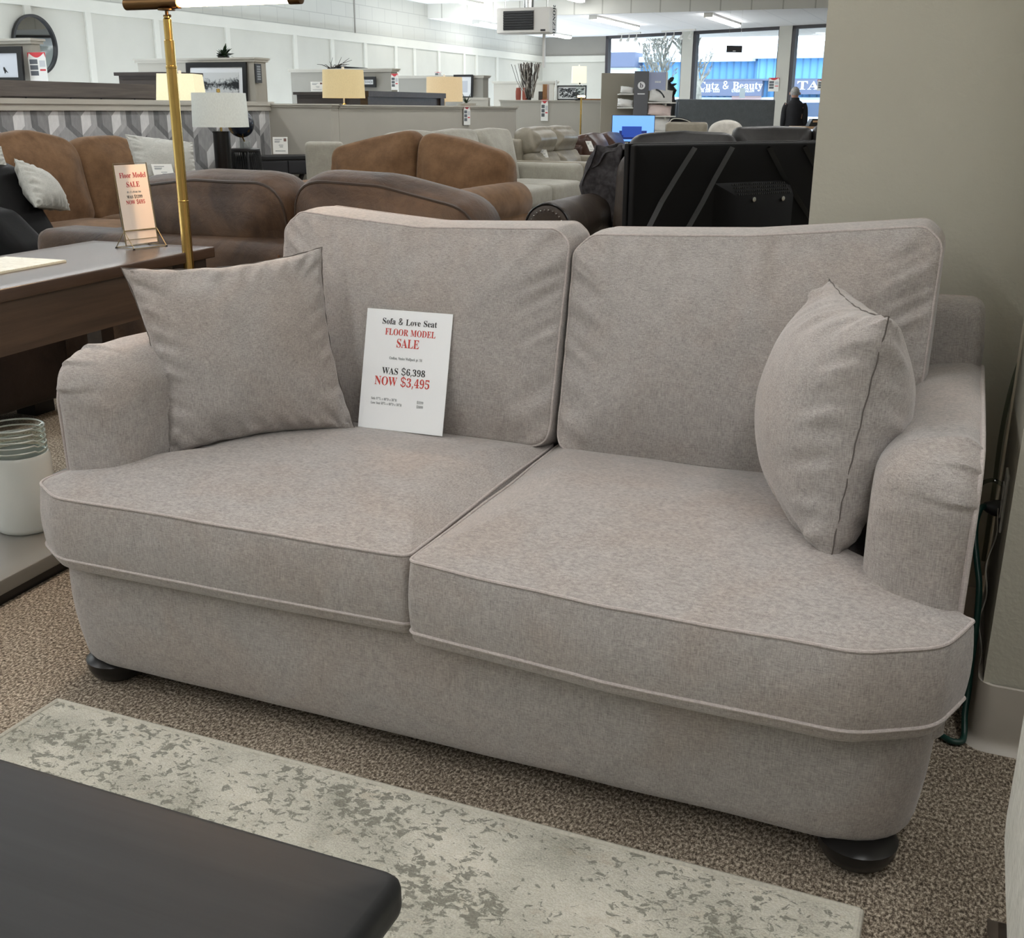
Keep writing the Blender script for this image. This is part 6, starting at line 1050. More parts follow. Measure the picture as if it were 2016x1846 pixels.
# round mirror on the long wall
mirror = MATS['mirror'] if 'mirror' in MATS else plain('mirror', (225,230,232), .02, 1)
ctr = on(70,88,0,XW+.06); zt = on(66,28,0,XW+.06).z; zb = on(84,148,0,XW+.06).z; R_ = (zt-zb)/2; ctr.z = (zt+zb)/2
mi = thing('round_mirror', 'round black framed mirror on the white panelled wall at the upper left', 'mirror', (XW+.037,ctr.y,ctr.z))
Mx = Matrix.Rotation(PI/2,4,'Y'); mb = MB(); mb.lathe([(R_-.025,.0),(R_,.0),(R_,.035),(R_-.025,.035),(R_-.025,.0)], 64, Mx, False); mb.build('frame', 'frame_black', mi); mb = MB(); mb.lathe([(0,.012),(R_-.024,.012)], 64, Mx, False); mb.build('glass', 'mirror', mi)
# bird print, flyers, plank headboard
t, w_, h_, Mt = picture('framed_print', 'large black framed print of a small bird at the left edge', -62,92,46,166,5.42,.05,'pic_grey')
mb = MB(); bird = [(.0,.0),(.012,.02),(.004,.05),(-.012,.10),(-.03,.125),(-.05,.13),(-.062,.118),(-.055,.10),(-.058,.07),(-.045,.035),(-.02,.02),(-.012,.0)]
bx_ = on(15,152,1,5.42).x-t.location.x; bz_ = on(12,147,1,5.42).z-t.location.z; tail = [(u*.42+bx_,v*.42+bz_) for u, v in [(-.062,.12),(-.05,.135),(-.03,.13),(.0,.085),(.05,.035),(.045,.03),(.0,.055),(-.012,.04),(-.012,.02),(-.018,.02),(-.022,.042),(-.03,.045),(-.03,.02),(-.036,.02),(-.038,.05),(-.055,.08)]]
mb.prism(tail, -.0150, -.0131, lambda u,v,w: Mt @ V((u,w,v))); mb.build('bird', 'bird_ink', t)
plain('flyer_red', (206,66,72), .6); plain('flyer_photo', (92,96,100), .6); plain('flyer_pale', (196,198,200), .6)
def flyer(label, x0, y0, x1, y1, Y=None, P=None):
    if P is None: cx_, w_, z0, z1 = yframe(x0,y0,x1,y1,Y); o = V((cx_,Y,z0)); U = V((1,0,0)); N = V((0,-1,0))
    else: o, U, N, w_, z0, z1 = P
    h_ = z1-z0; t = thing('sale_flyer', label, 'flyer', o, 0, 'red and white sale flyers around the shop'); Mx = lambda u, v, w: U*u+V((0,0,v))+N*w
    def q(nm, m, u0, v0, u1, v1, d): mb = MB(); mb.prism([(u0*w_,v0*h_),(u1*w_,v0*h_),(u1*w_,v1*h_),(u0*w_,v1*h_)], d, d+.0008, Mx); return mb.build(nm, m, t)
    q('sheet', 'card', -.5, 0, .5, 1, .0)
    mb = MB(); arc = [(-.5,1),(-.5,.80)]+[(-.42+.84*k/12, .98-.16*math.sin(PI*k/12)) for k in range(13)]+[(.5,.80),(.5,1)]
    mb.prism([(u*w_,v*h_) for u, v in arc], .001, .0018, Mx); mb.build('red_header', 'flyer_red', t)
    for v in (.66,.46,.26): q('photo', 'flyer_photo', -.42, v-.06, .02, v+.10, .001)
    q('price_print', 'flyer_red', .12, .36, .44, .42, .001); q('fine_print', 'flyer_pale', .12, .5, .44, .72, .001); return t
flyer('red and white sale flyer on the partition post beside the bird print and mirror', 57,103,92,160,5.476)
a, b = on(-60,155,0,-4.9), on(296,167,0,-4.9); wood('grey_oak', (74,66,60), (108,98,90), 1, .6, .5); hb = thing('headboard', 'grey brown plank headboard showing above the patterned partition', 'headboard', (-4.9,(a.y+b.y)/2,0)); hl = b.y-a.y; hz = (a.z+b.z)/2
mb = MB(); mb.box((-.03,-hl/2,.3), (.03,hl/2,hz-.002)); mb.build('panel', 'grey_oak', hb)
mb = MB(); mb.box((-.04,-hl/2-.015,hz-.11), (.045,hl/2+.005,hz)); mb.build('top_rail', 'grey_oak', hb)
for px in (50,138,198,264): y = on(px,185,0,-4.87).y-hb.location.y; mb = MB(); mb.box((.0301,y-.007,.32), (.034,y+.007,hz-.115)); mb.build('groove', 'black_ink', hb)
for y in (-hl/2+.04,hl/2-.05): mb = MB(); mb.box((-.04,y-.04,0), (.04,y+.04,.3)); mb.build('leg', 'grey_oak', hb)
wood('espresso', (40,33,29), (62,52,46), 0, .45, .6)
def chest(name, label, x0, x1, y0, Y, D=.45, n=2, m='espresso', handle='steel'):
    cx_, w_, _, zt = yframe(x0,y0,x1,y0+20,Y); t = thing(name, label, 'dresser', (cx_,Y,0)); mb = MB(); mb.box((-w_/2+.03,.02,.06), (w_/2-.03,D,zt-.03)); mb.build('body', m, t); mb = MB(); mb.box((-w_/2,-.01,zt-.03), (w_/2,D+.01,zt)); mb.build('top', m, t)
    for i in range(n):
        for j in range(3):
            x0_ = -w_/2+.06+(w_-.12)/n*i; x1_ = x0_+(w_-.12)/n-.02; z1_ = zt-.07-.28*j; mb = MB(); mb.box((x0_,.005,z1_-.24), (x1_,.0195,z1_)); d = mb.build('drawer', m, t)
            mb = MB(); xm = (x0_+x1_)/2; mb.tube([(xm-.06,-.012,z1_-.06),(xm+.06,-.012,z1_-.06)], .005, 6); mb.build('handle', handle, d)
    for sx in (-w_/2+.06,w_/2-.06):
        for sy in (.06,D-.05): mb = MB(); mb.box((sx-.025,sy-.025,0), (sx+.025,sy+.025,.061)); mb.build('foot', m, t)
    return t
chest('dresser', 'dark chest of drawers behind the patterned partition left of the tree picture', 226, 345, 142, 7.1, .4, 1)
drum_lamp('table_lamp', 'glowing cream square shade lamp behind the brass floor lamp pole', 312, 400, 146, 198, 9.6, 'cream_lit_shade', lambda z: [(0,0),(.06,0),(.07,.02),(.05,z*.5),(.02,z)], .70, .90, 'white_plastic', 1, True, 'white_gloss')
ns = pd(356,200,9.6); nt_ = thing('nightstand', 'dark nightstand under the cream square lamp', 'nightstand', (ns.x,ns.y,0)); blk('body', 'espresso', nt_, (-.18,-.15,0), (.18,.15,.699), .006); 
# tree art on the partition
def treeart():
    m, nt, b = newmat('tree_print'); b.inputs['Roughness'].default_value = .4
    tc = nt.nodes.new('ShaderNodeTexCoord'); sx = nt.nodes.new('ShaderNodeSeparateXYZ'); nt.links.new(tc.outputs['Generated'], sx.inputs[0])
    n = noise_n(nt, coords(nt, (40,40,40)), 1, 5, .7, .4); d = math_n(nt, 'ABSOLUTE', math_n(nt, 'SUBTRACT', sx.outputs[2], .45)); e = math_n(nt, 'ABSOLUTE', math_n(nt, 'SUBTRACT', sx.outputs[0], .5))
    v = math_n(nt, 'SUBTRACT', math_n(nt, 'ADD', d, n), math_n(nt, 'MULTIPLY', e, .42)); nt.links.new(ramp(nt, v, [(.44, (22,24,26)), (.54, (130,134,134)), (.66, (206,208,206))]), b.inputs['Base Color'])
treeart()
picture('framed_print', 'black framed print of dark trees in mist on the grey partition', 368,123,486,206,7.96,.045,'tree_print',.05)
gp = on(440,113,1,8.2); pt = thing('potted_plant', 'small dark green leafy plant on top of the partition above the tree print', 'plant', (gp.x,8.2,on(300,116,1,8.0).z+.001 if False else on(385,116,1,8.0).z))
plain('leaf_green', (34,50,32), .5, 0, .4, 20); mb = MB(); mb.lathe([(0,0),(.05,0),(.06,.03),(0,.03)], 16); mb.build('pot', 'black_gloss', pt); rnd = random.Random(3); mb = MB()
for k in range(60):
    a_ = rnd.uniform(0,2*PI); el = rnd.uniform(.1,1.35); L_ = rnd.uniform(.07,.135)*(1.2 if math.cos(a_) > 0 else .9); d = V((math.cos(a_)*math.cos(el),math.sin(a_)*math.cos(el)*.7,math.sin(el))); s_ = d.cross(V((0,0,1))).normalized()*.016; p0 = V((0,0,.02)); p1 = p0+d*L_*.6; p2 = p0+d*L_+V((0,0,-.03*math.cos(el)))
    mb.add([p0,p1+s_,p2,p1-s_], [(0,1,2,3)], True)
prop(mb.build('leaves', 'leaf_green', pt), kind='stuff')
def plaque(label, x0, y0, x1, y1, P0, ax, v):
    a, b = on(x0,y1,ax,v), on(x1,y0,ax,v); t = thing('plaque', label, 'plaque', (a+b)/2); d = (b-a)/2; mb = MB(); e = .006
    mb.box((-max(abs(d.x),e),-max(abs(d.y),e),-abs(d.z)), (max(abs(d.x),e),max(abs(d.y),e),abs(d.z))); mb.build('board', 'black_metal', t)
    mb = MB()
    for k in range(6): z = abs(d.z)*(.7-.26*k); mb.box((-abs(d.x)*.6 if ax else e+.0005,-e-.002 if ax else -abs(d.y)*.6,z-.008), (abs(d.x)*.6 if ax else e+.002,-e-.0005 if ax else abs(d.y)*.6,z+.008))
    mb.build('printed_lines', 'grey_ink', t)
plaque('narrow black plaque with printed lines on the end of the tree print partition', 504,126,513,163,0,0,on(501,140,1,8.0).x+.028)
# second bay: dresser, lamp, sign, headboard
cx2, _, _, _ = yframe(580,181,665,200,8.6)
chest('dresser', 'dark dresser with slim handle behind the middle partition under the large drum lamp', 578, 690, 181, 9.4, .4, 1); price_card('white price card standing on the dark dresser beside the large drum lamp', 612, 162, 637, 180, (on(624,180,1,9.5)-CAM).dot(FW), 0, .05)
drum_lamp('table_lamp', 'large glowing linen drum lamp in the middle above the partition', 634, 718, 138, 193, 10.9, 'linen_lit_shade', lambda z: [(0,0),(.08,0),(.08,.02),(.03,.06),(.06,z*.5),(.045,z*.8),(.02,z-.03),(.03,z-.02),(.012,z)], .80, .95, 'white_plastic', 1, False, 'brass', .05)
n2 = pd(676,215,10.9); nn = thing('nightstand', 'nightstand hidden behind the partition under the large drum lamp', 'nightstand', (n2.x,n2.y,0)); blk('body', 'espresso', nn, (-.15,-.15,0), (.15,.15,.799), .006)
t, w_, h_, Mt = picture('framed_sign', 'small black framed script sign beside the large drum lamp', 690,151,741,172,10.96,.035,'mat_board',0,.0)
mb = MB()
for k in range(7): x = w_*.02+k*w_*.055; mb.tube([(x+.008*math.cos(2*PI*j/10),-.0135,h_*.5+.011*math.sin(2*PI*j/10)*(1.6 if k in (1,5) else 1)) for j in range(10)], .0016, 5, True)
mb.build('script', 'black_ink', t)
a, b = on(716,176,0,-4.2), on(868,186,0,-4.2); hb = thing('headboard', 'dark framed headboard between the two glowing drum lamps', 'headboard', (-4.2,(a.y+b.y)/2,0)); hl = b.y-a.y; hz = (a.z+b.z)/2
mb = MB(); mb.box((-.03,-hl/2+.05,.4), (.02,hl/2-.05,hz-.05)); mb.build('panel', 'espresso', hb); mb = MB(); mb.box((-.05,-hl/2,hz-.055), (.055,hl/2+.02,hz)); mb.build('top_rail', 'espresso', hb)
for y in (-hl/2+.05,hl/2-.05): mb = MB(); mb.box((-.045,y-.05,0), (.045,y+.05,hz-.056)); mb.build('post', 'espresso', hb)
flyer('pink topped sale flyer on the end of the partition behind the dark headboard', 770,145,784,177,10.976); flyer('red topped sale flyer hanging on the middle partition above the oatmeal sofa', 0,0,0,0,None, None) if False else None
p = on(920,225,0,XQ+.02); za, zb_ = on(920,246,0,XQ+.02).z, on(920,208,0,XQ+.02).z; Uv = V((0,1,0)); wv_ = on(928,225,0,XQ+.02).y-on(912,225,0,XQ+.02).y
flyer('red topped sale flyer hanging on the middle partition above the oatmeal sofa', 0,0,0,0,None, (V((XQ+.015,p.y,za)), Uv, V((1,0,0)), wv_*.8, za, zb_))
flyer('pink topped sale flyer hanging on the far partition above the grey leather loveseat', 1065,196,1079,238,15.884); flyer('pink sale flyer standing on the third partition above the tan drum lamp', 856,142,869,149,14.5)
# twigs and frame on the second partition
zp = on(680,136,1,11.0).z
def tray_twigs():
    a = on(652,137,1,11.2); t = thing('dried_twigs', 'spray of thin dark twigs on the partition above the large drum lamp', 'twigs', (a.x,11.2,zp)); r_ = random.Random(2); mb = MB()
    mb.lathe([(0,0),(.04,0),(.05,.02),(0,.02)], 12); mb.build('bowl', 'black_gloss', t); mb = MB()
    for k in range(12): x = r_.uniform(-.22,.3); mb.tube([(0,0,.01),(x*.5,r_.uniform(-.05,.05),.06),(x,r_.uniform(-.1,.1),r_.uniform(.03,.15))], [.006,.004,.002], 5)
    prop(mb.build('twigs', 'dark_twig', t), kind='stuff')
plain('dark_twig', (58,52,46), .8, 0, .3, 10); tray_twigs()
a, b = on(660,131,1,11.25), on(720,137,1,11.25); t = thing('picture_frame', 'thin black frame lying back on the partition above the large drum lamp', 'picture', (a.x,11.25,zp)); w_ = b.x-a.x
mb = MB(); mb.tube([(0,0,.006),(0,0,a.z-zp+.0),(w_,.05,max(.01,b.z-zp)),(w_,.05,.006)], .012, 6, True); mb.build('frame', 'frame_black', t); mb = MB(); mb.add([(0,.005,.004),(w_,.055,.004),(w_,.055,max(.01,b.z-zp)),(0,.005,a.z-zp)], [(0,1,2,3)], False); o = mb.build('print', 'mat_board', t); o.modifiers.new('s','SOLIDIFY').thickness = .004
# third bay
drum_lamp('table_lamp', 'glowing tan drum lamp right of the dark headboard', 839, 911, 152, 200, 13.0, 'tan_lit_shade', lambda z: [(0,0),(.08,0),(.08,.02),(.03,.06),(.05,z*.5),(.02,z-.03),(.03,z-.02),(.012,z)], .85, .97, 'white_plastic', 1, False, 'brass', .05)
n2 = pd(875,215,13.0); nn = thing('nightstand', 'pale nightstand under the tan drum lamp behind the partition', 'nightstand', (n2.x,n2.y,0)); blk('body', 'partition_grey', nn, (-.25,-.2,0), (.25,.2,.849), .006)
picture('framed_print', 'tall black framed print with white mat right of the tan drum lamp', 893,147,931,194,14.44,.03,'pic_grey',.06)
a = pd(918,200,13.6); t = thing('potted_plant', 'tiny spiky dark plant in front of the tall white matted print', 'plant', (a.x,a.y,0)); zz = pd(918,193,13.6).z
mb = MB(); mb.lathe([(.12,0),(.12,zz-.06),(0,zz-.06)], 16); mb.build('pedestal', 'partition_grey', t); mb = MB(); r_ = random.Random(8)
for k in range(14): a_ = 2*PI*k/14; d = V((math.cos(a_)*.09,math.sin(a_)*.09,r_.uniform(.04,.14))); s_ = V((-math.sin(a_),math.cos(a_),0))*.012; mb.add([V((0,0,zz-.06))+s_,V((0,0,zz-.06))-s_,V((0,0,zz-.06))+d], [(0,1,2)], True)
prop(mb.build('leaves', 'leaf_green', t), kind='stuff')
cx_, w_, _, zt = yframe(908,192,951,205,13.6); t = thing('headboard', 'pale painted low headboard right of the tan drum lamp', 'headboard', (cx_,13.75,0)); mb = MB(); mb.box((-w_/2,-.03,.3), (w_/2,.03,zt-.03)); mb.build('panel', 'partition_grey', t); mb = MB(); mb.box((-w_/2-.03,-.04,zt-.03), (w_/2+.03,.04,zt)); mb.build('top_rail', 'partition_cap', t)
for sx in (-1,1): mb = MB(); mb.box((sx*w_/2-.03,-.035,0), (sx*w_/2+.03,.035,zt-.031)); mb.build('post', 'partition_grey', t)
# fourth bay: things standing on the far partition
YF2 = 15.96; zf_ = zf
def onfar(x, y=193): return on(x, y, 1, YF2)
a = onfar(1042); t = thing('branch_vase', 'tall bundle of thin brown and white branches in a low vase', 'branches', (a.x,YF2,zf_)); h_ = on(1042,122,1,YF2).z-zf_; hw = (onfar(1064).x-onfar(1022).x)/2; r_ = random.Random(5)
mb = MB(); mb.lathe([(0,0),(.03,0),(.035,.02),(.03,.05),(0,.05)], 16); mb.build('vase', 'black_gloss', t); MBs = {'dark_twig': MB(), 'pale_twig': MB()}; plain('pale_twig', (150,144,134), .8, 0, .2, 10)
for k in range(46):
    x = r_.uniform(-hw,hw); pts = [(x*.35,r_.uniform(-.03,.03),.03)]+[(x*(.4+.6*s_/5)+r_.uniform(-.018,.018),r_.uniform(-.04,.04),.03+(h_-.03)*s_/5*r_.uniform(.93,1)) for s_ in range(1,6)]; MBs['dark_twig' if k % 5 < 3 else 'pale_twig'].tube(pts, .0065, 5)
for x in (-.32,-.26,-.2): MBs['dark_twig'].tube([(-.05,0,.03),(x*.7,0,h_*.5),(x,0,h_*r_.uniform(.8,.98))], .004, 5)
prop(MBs['dark_twig'].build('dark_branches', 'dark_twig', t), kind='stuff'); prop(MBs['pale_twig'].build('pale_branches', 'pale_twig', t), kind='stuff')
plain('terracotta', (150,78,62), .6); 
for x, lb in ((1020,'left of the two terracotta lanterns at the foot of the branches'),(1033,'right of the two terracotta lanterns half behind the branches')):
    a = on(x,192,1,YF2); t = thing('lantern', lb, 'lantern', (a.x,YF2+.012,zf_)); k = .19; mb = MB(); mb.lathe([(.04,0),(.045,.05),(.045,k*.7),(.035,k)], 16); mb.build('body', 'terracotta', t); mb = MB(); mb.lathe([(.028,k),(.028,k+.05),(0,k+.05)], 12); mb.build('neck', 'white_plastic', t)
wood('amber_wood', (118,78,40), (150,104,60), 2, .5, 1)
for x0, x1, y, lb in ((1062,1070,180,'short dark wooden block on the far partition beside the branches'),(1070,1079,166,'taller amber wooden block on the far partition beside the branches')):
    a, b = onfar(x0), onfar(x1); z = on((x0+x1)/2,y,1,YF2).z; t = thing('wooden_block', lb, 'block', ((a.x+b.x)/2,YF2,zf_)); w_ = b.x-a.x; blk('block', 'amber_wood' if y < 170 else 'espresso', t, (-w_/2+.001,-.05,0), (w_/2-.001,.05,z-zf_), .004)
a = onfar(1095); t = thing('bottle', 'slim white bottle standing on the far partition left of the leaf print', 'bottle', (a.x,YF2-.02,zf_)); h_ = on(1095,158,1,YF2).z-zf_; mb = MB(); mb.lathe([(0,0),(.026,0),(.026,h_*.6),(.016,h_*.75),(.016,h_),(0,h_)], 16); mb.build('body', 'white_gloss', t)
def leafart():
    m, nt, b = newmat('leaf_print'); b.inputs['Roughness'].default_value = .4; n = noise_n(nt, coords(nt, (16,16,30), rot=(0,.6,0)), 1, 2, .5, 1.5); nt.links.new(ramp(nt, n, [(.44, (26,28,30)), (.5, (120,124,126)), (.56, (222,226,226))], 'CONSTANT'), b.inputs['Base Color'])
leafart()
t, w_, h_, Mt = picture('framed_print', 'black and white leaf print in a black frame on the far partition', 1097,165,1155,194,YF2+.05,.018,'leaf_print',.022,.03); t.location.z = zf_+.001
a = onfar(1142); t = thing('glass_cloche', 'clear glass cloche on a dark stand in front of the leaf print', 'cloche', (a.x,YF2-.03,zf_)); h_ = on(1140,163,1,YF2).z-zf_; mb = MB(); mb.lathe([(0,0),(.085,0),(.085,.012),(.02,.02),(.02,.03),(.09,.034),(.09,.044),(0,.044)], 24); mb.build('stand', 'black_gloss', t); mb = MB(); mb.lathe([(.07,.045),(.07,h_*.65),(.05,h_*.85),(.012,h_*.92)], 24, None, False); mb.build('dome', 'clear_glass', t); mb = MB(); mb.lathe([(0,h_*.92),(.014,h_*.92),(.014,h_),(0,h_)], 12); mb.build('knob', 'black_gloss', t)
a, b = onfar(1150), onfar(1188); t = thing('tray', 'long thin wooden tray at the right end of the far partition', 'tray', ((a.x+b.x)/2,YF2-.02,zf_)); w_ = b.x-a.x; blk('tray', 'amber_wood', t, (-w_/2,-.06,0), (w_/2,.06,.022), .006)
plain('dark_card', (86,82,74), .6); plain('green_card', (166,176,140), .6)
for i, (x0, x1) in enumerate(((1158,1166),(1168,1175),(1177,1189))):
    cx_, w_, z0, z1 = yframe(x0,170,x1,184,YC-.02); t = thing('wall_card', ('leftmost of three small dark cards on the white wall left of the first window','middle of three small dark cards on the white wall left of the first window','rightmost and widest of three small dark cards left of the first window')[i], 'card', (cx_,YC-.022,z0)); mb = MB(); mb.box((-w_/2-.02,0,-.02), (w_/2+.02,.004,z1-z0+.02)); mb.build('mount', 'card', t); mb = MB(); mb.box((-w_/2,-.004,0), (w_/2,-.0005,z1-z0)); mb.build('card', 'dark_card', t)
s0, s1 = sw(1201), sw(1213); p = S0+SD*s0+SN*.06; za = on(1207,190,1,p.y).z; zb_ = on(1207,175,1,p.y).z; t = thing('window_card', 'pale green card standing inside the first window', 'card', (p.x,p.y,ZS)); mb = MB(); mb.box((0,-.01,0), (s1-s0,.0,zb_-ZS+.06)); mb.build('stand', 'card', t); mb = MB(); mb.box((.03,-.014,za-ZS), (s1-s0-.03,-.0105,zb_-ZS)); mb.build('card', 'green_card', t)
drum_lamp('table_lamp', 'pale lit rectangular shade lamp against the white wall left of the first window', 1124, 1156, 131, 163, 19.5, 'ivory_lit_shade', lambda z: [(0,0),(.1,0),(.1,.02),(.02,.03),(.02,z)], .9, .97, 'white_plastic', 1, True, 'black_gloss', .04)
n2 = pd(1140,200,19.5); nn = thing('sideboard', 'dark sideboard hidden behind the far partition under the rectangular lamp', 'sideboard', (n2.x,n2.y,0)); blk('body', 'espresso', nn, (-.5,-.2,0), (.5,.2,.899), .006)
# ================================================================== bedding display
dA, dB = pd(1250,140,16.1), pd(1278,140,16.1); wy = math.atan2((dB-dA).y,(dB-dA).x); wP = (dB-dA).to_2d().length; zd = dA.z
ds = thing('bedding_stand', 'grey bedding display stand with round white logo and pillow shelves', 'display stand', (dA.x,dA.y,0), wy)
plain('stand_grey', (98,100,104), .6); plain('stand_blue', (176,186,218), .6); plain('stand_white', (226,226,220), .6); plain('stand_taupe', (150,144,130), .7)
blk('end_panel', 'stand_grey', ds, (0,-.0,0), (wP,.04,zd), .004, 0, 1)
sB = pd(1210,145,16.5); wB = (dA-sB).to_2d().length; blk('back_panel', 'stand_taupe', ds, (-wB*.95,.3,0), (wP+.30,.36,zd-.02), .004, 0, 1)
blk('header', 'stand_blue', ds, (wP+.012,.05,zd-.27), (wP+.26,.08,zd-.01), .003, 0, 1); blk('upright', 'stand_white', ds, (wP+.262,.05,0), (wP+.29,.3,zd-.01), .003)
zs = [pd(1300,y,16.2).z for y in (201,228,258)]
for z in zs+[zs[-1]-.3]: blk('shelf', 'stand_white', ds, (wP+.001,-.05,z-.018), (wP+.42,.299,z), .004); blk('shelf', 'stand_white', ds, (-.22,.0,z+.10), (-.001,.299,z+.118), .004)
mb = MB(); mb.lathe([(0,-.001),(wP*.26,-.001),(wP*.26,-.004),(0,-.004)], 32, Matrix.Translation((wP*.5,0,zd-.20)) @ Matrix.Rotation(-PI/2,4,'X')); mb.build('logo_disc', 'sign_white', ds)
lettering('logo_letter', [("b", .068, wP*.5, zd-.20-.03, 'c', 1.0)], 'stand_grey', lambda u,v,w: V((u,-.0055-w,v)), ds, .0002, True)
mb = MB(); mb.box((wP*.24,-.004,zd-.325), (wP*.76,-.001,zd-.31)); mb.build('logo_line', 'sign_white', ds)
mb = MB()
for k in range(5): mb.box((wP+.10+.018*k,.046,zd-.16), (wP+.112+.018*k,.0495,zd-.135))
mb.build('header_text', 'sign_white', ds)
plain('pillow_white', (232,232,228), .9, 0, .03, 6); plain('pillow_pink', (232,214,208), .9, 0, .05, 5); plain('pillow_band', (60,64,66), .7)
def bed_pillow(label, x, z, m, W=.30, H=.17, seed=0, band=False, dx=0):
    o = ds.matrix_basis @ V((x,.07,z+H*.46)); Mr = Matrix.Rotation(wy,3,'Z'); U = Mr @ V((1,.10,-.12)); Vv = Mr @ V((.05,.35,1)); Mf = oriented(o, U, Vv)
    mb = MB(); pillow_mesh(mb, W, H, .13, Mf, seed, 26, .04); p_ = mb.build('bed_pillow', m); prop(p_, label, 'pillow', 'bed pillows on the display stand')
    if band: mb = MB(); mb.tube([Mf(-.10+.14*k/8, .055-.10*(k/8)**2, .070*(1-.25*abs(k/8-.3))) for k in range(9)], .012, 6); mb.build('band', 'pillow_band', p_)
bed_pillow('white bed pillow with dark band on the top shelf of the bedding stand', wP+.20, zs[0], 'pillow_white', .36, .20, 1, True); bed_pillow('pale pink bed pillow on the middle shelf of the bedding stand', wP+.19, zs[1], 'pillow_pink', .36, .17, 2); bed_pillow('white bed pillow on the lowest visible shelf beside the blue screen', wP+.17, zs[2], 'pillow_white', .36, .22, 3)
bed_pillow('white pillow end poking out left of the stand upper shelf', -.10, zs[0]+.12, 'pillow_white', .2, .10, 4); bed_pillow('white pillow end poking out left of the stand lower shelf', -.12, zs[1]+.12, 'pillow_white', .24, .12, 5)
a = pd(1318,200,17.0); bv = thing('dark_sculpture', 'dark bird shaped sculpture standing behind the bedding stand', 'sculpture', (a.x,a.y,0)); z0, z1 = pd(1318,196,17).z, pd(1318,153,17).z; h_ = z1-z0
mb = MB(); mb.lathe([(.12,0),(.12,z0),(0,z0)], 20); mb.build('pedestal', 'black_metal', bv); mb = MB(); mb.tube([(0,0,z0),(.01,0,z0+h_*.2),(.035,0,z0+h_*.4),(-.01,0,z0+h_*.62),(-.03,0,z0+h_*.8),(.02,0,z0+h_*.93),(.05,0,z0+h_)], [.02,.06,.075,.05,.035,.035,.012], 10); mb.tube([(.0,0,z0+h_*.6),(.06,0,z0+h_*.68),(.10,0,z0+h_*.72)], [.03,.02,.006], 6); mb.build('body', 'black_plastic', bv)
a = pd(1326,190,17.2); cb = thing('candle_stand', 'dark red bottle with flared black top beside the grey bed panel', 'bottle', (a.x,a.y,0)); z0, z1 = pd(1326,201,17.2).z, pd(1326,183,17.2).z
plain('dark_red', (84,22,38), .4); mb = MB(); mb.lathe([(.09,0),(.09,z0),(0,z0)], 16); mb.build('pedestal', 'black_metal', cb); mb = MB(); mb.lathe([(.022,z0),(.024,z0+.05),(.014,z0+.10)], 14); mb.build('body', 'dark_red', cb); mb = MB(); mb.lathe([(.012,z0+.10),(.03,z1-.01),(.03,z1),(0,z1)], 14); mb.build('top', 'black_metal', cb)
A, B = pd(1205,226,14.6), pd(1290,226,14.6); sy_ = math.atan2((B-A).y,(B-A).x); ws = (B-A).to_2d().length; mon = thing('display_screen', 'lit blue display screen showing a navy sofa', 'screen', (A.x,A.y,0), sy_); zt = A.z; zb = zt-ws*.60
emit('screen_blue', (116,172,250), .42); emit('screen_navy', (22,40,104), .3); emit('screen_navy_light', (34,66,150), .4)
blk('bezel', 'black_gloss', mon, (0,.001,zb), (ws,.03,zt), .004, 0, 1); mb = MB(); mb.box((.008,-.0015,zb+.008), (ws-.008,.0008,zt-.008)); mb.build('screen', 'screen_blue', mon)
def sp(nm, m, u0, v0, u1, v1, d): mb = MB(); mb.box((u0*ws,-.0018-d,zb+v0*(zt-zb)), (u1*ws,-.0016-d+.0002,zb+v1*(zt-zb))); mb.build(nm, m, mon)
sp('pictured_sofa', 'screen_navy', .18, .10, .82, .42, .0004); sp('pictured_sofa', 'screen_navy_light', .24, .26, .70, .58, .0008); sp('pictured_sofa', 'screen_navy_light', .28, .18, .80, .32, .0012)
mb = MB(); mb.box((ws*.4,.005,.02), (ws*.6,.028,zb+.01)); mb.build('stand_post', 'black_metal', mon); mb = MB(); mb.box((ws*.2,-.12,0), (ws*.8,.15,.021)); mb.build('stand_base', 'black_metal', mon)
A, B = pd(1331,195,18.3), pd(1527,195,18.3); by = math.atan2((B-A).y,(B-A).x); wb = (B-A).to_2d().length; hd = thing('bed', 'bed with tall plain charcoal upholstered headboard in front of the windows', 'bed', (A.x,A.y,0), by); fabric('charcoal_fabric', (106,112,116), (126,132,136), .4, .9, 1, .2, .4)
blk('headboard', 'charcoal_fabric', hd, (0,0,.05), (wb,.09,A.z), .02, 0, 1); blk('mattress', 'pillow_white', hd, (.04,.1,.30), (wb-.04,2.0,.58), .06, .01); blk('bed_base', 'charcoal_fabric', hd, (.03,.1,.08), (wb-.03,2.02,.299), .02)
for sx in (.12,wb-.12): mb = MB(); mb.box((sx-.03,1.9,0), (sx+.03,1.96,.081)); mb.build('leg', 'black_foot', hd)
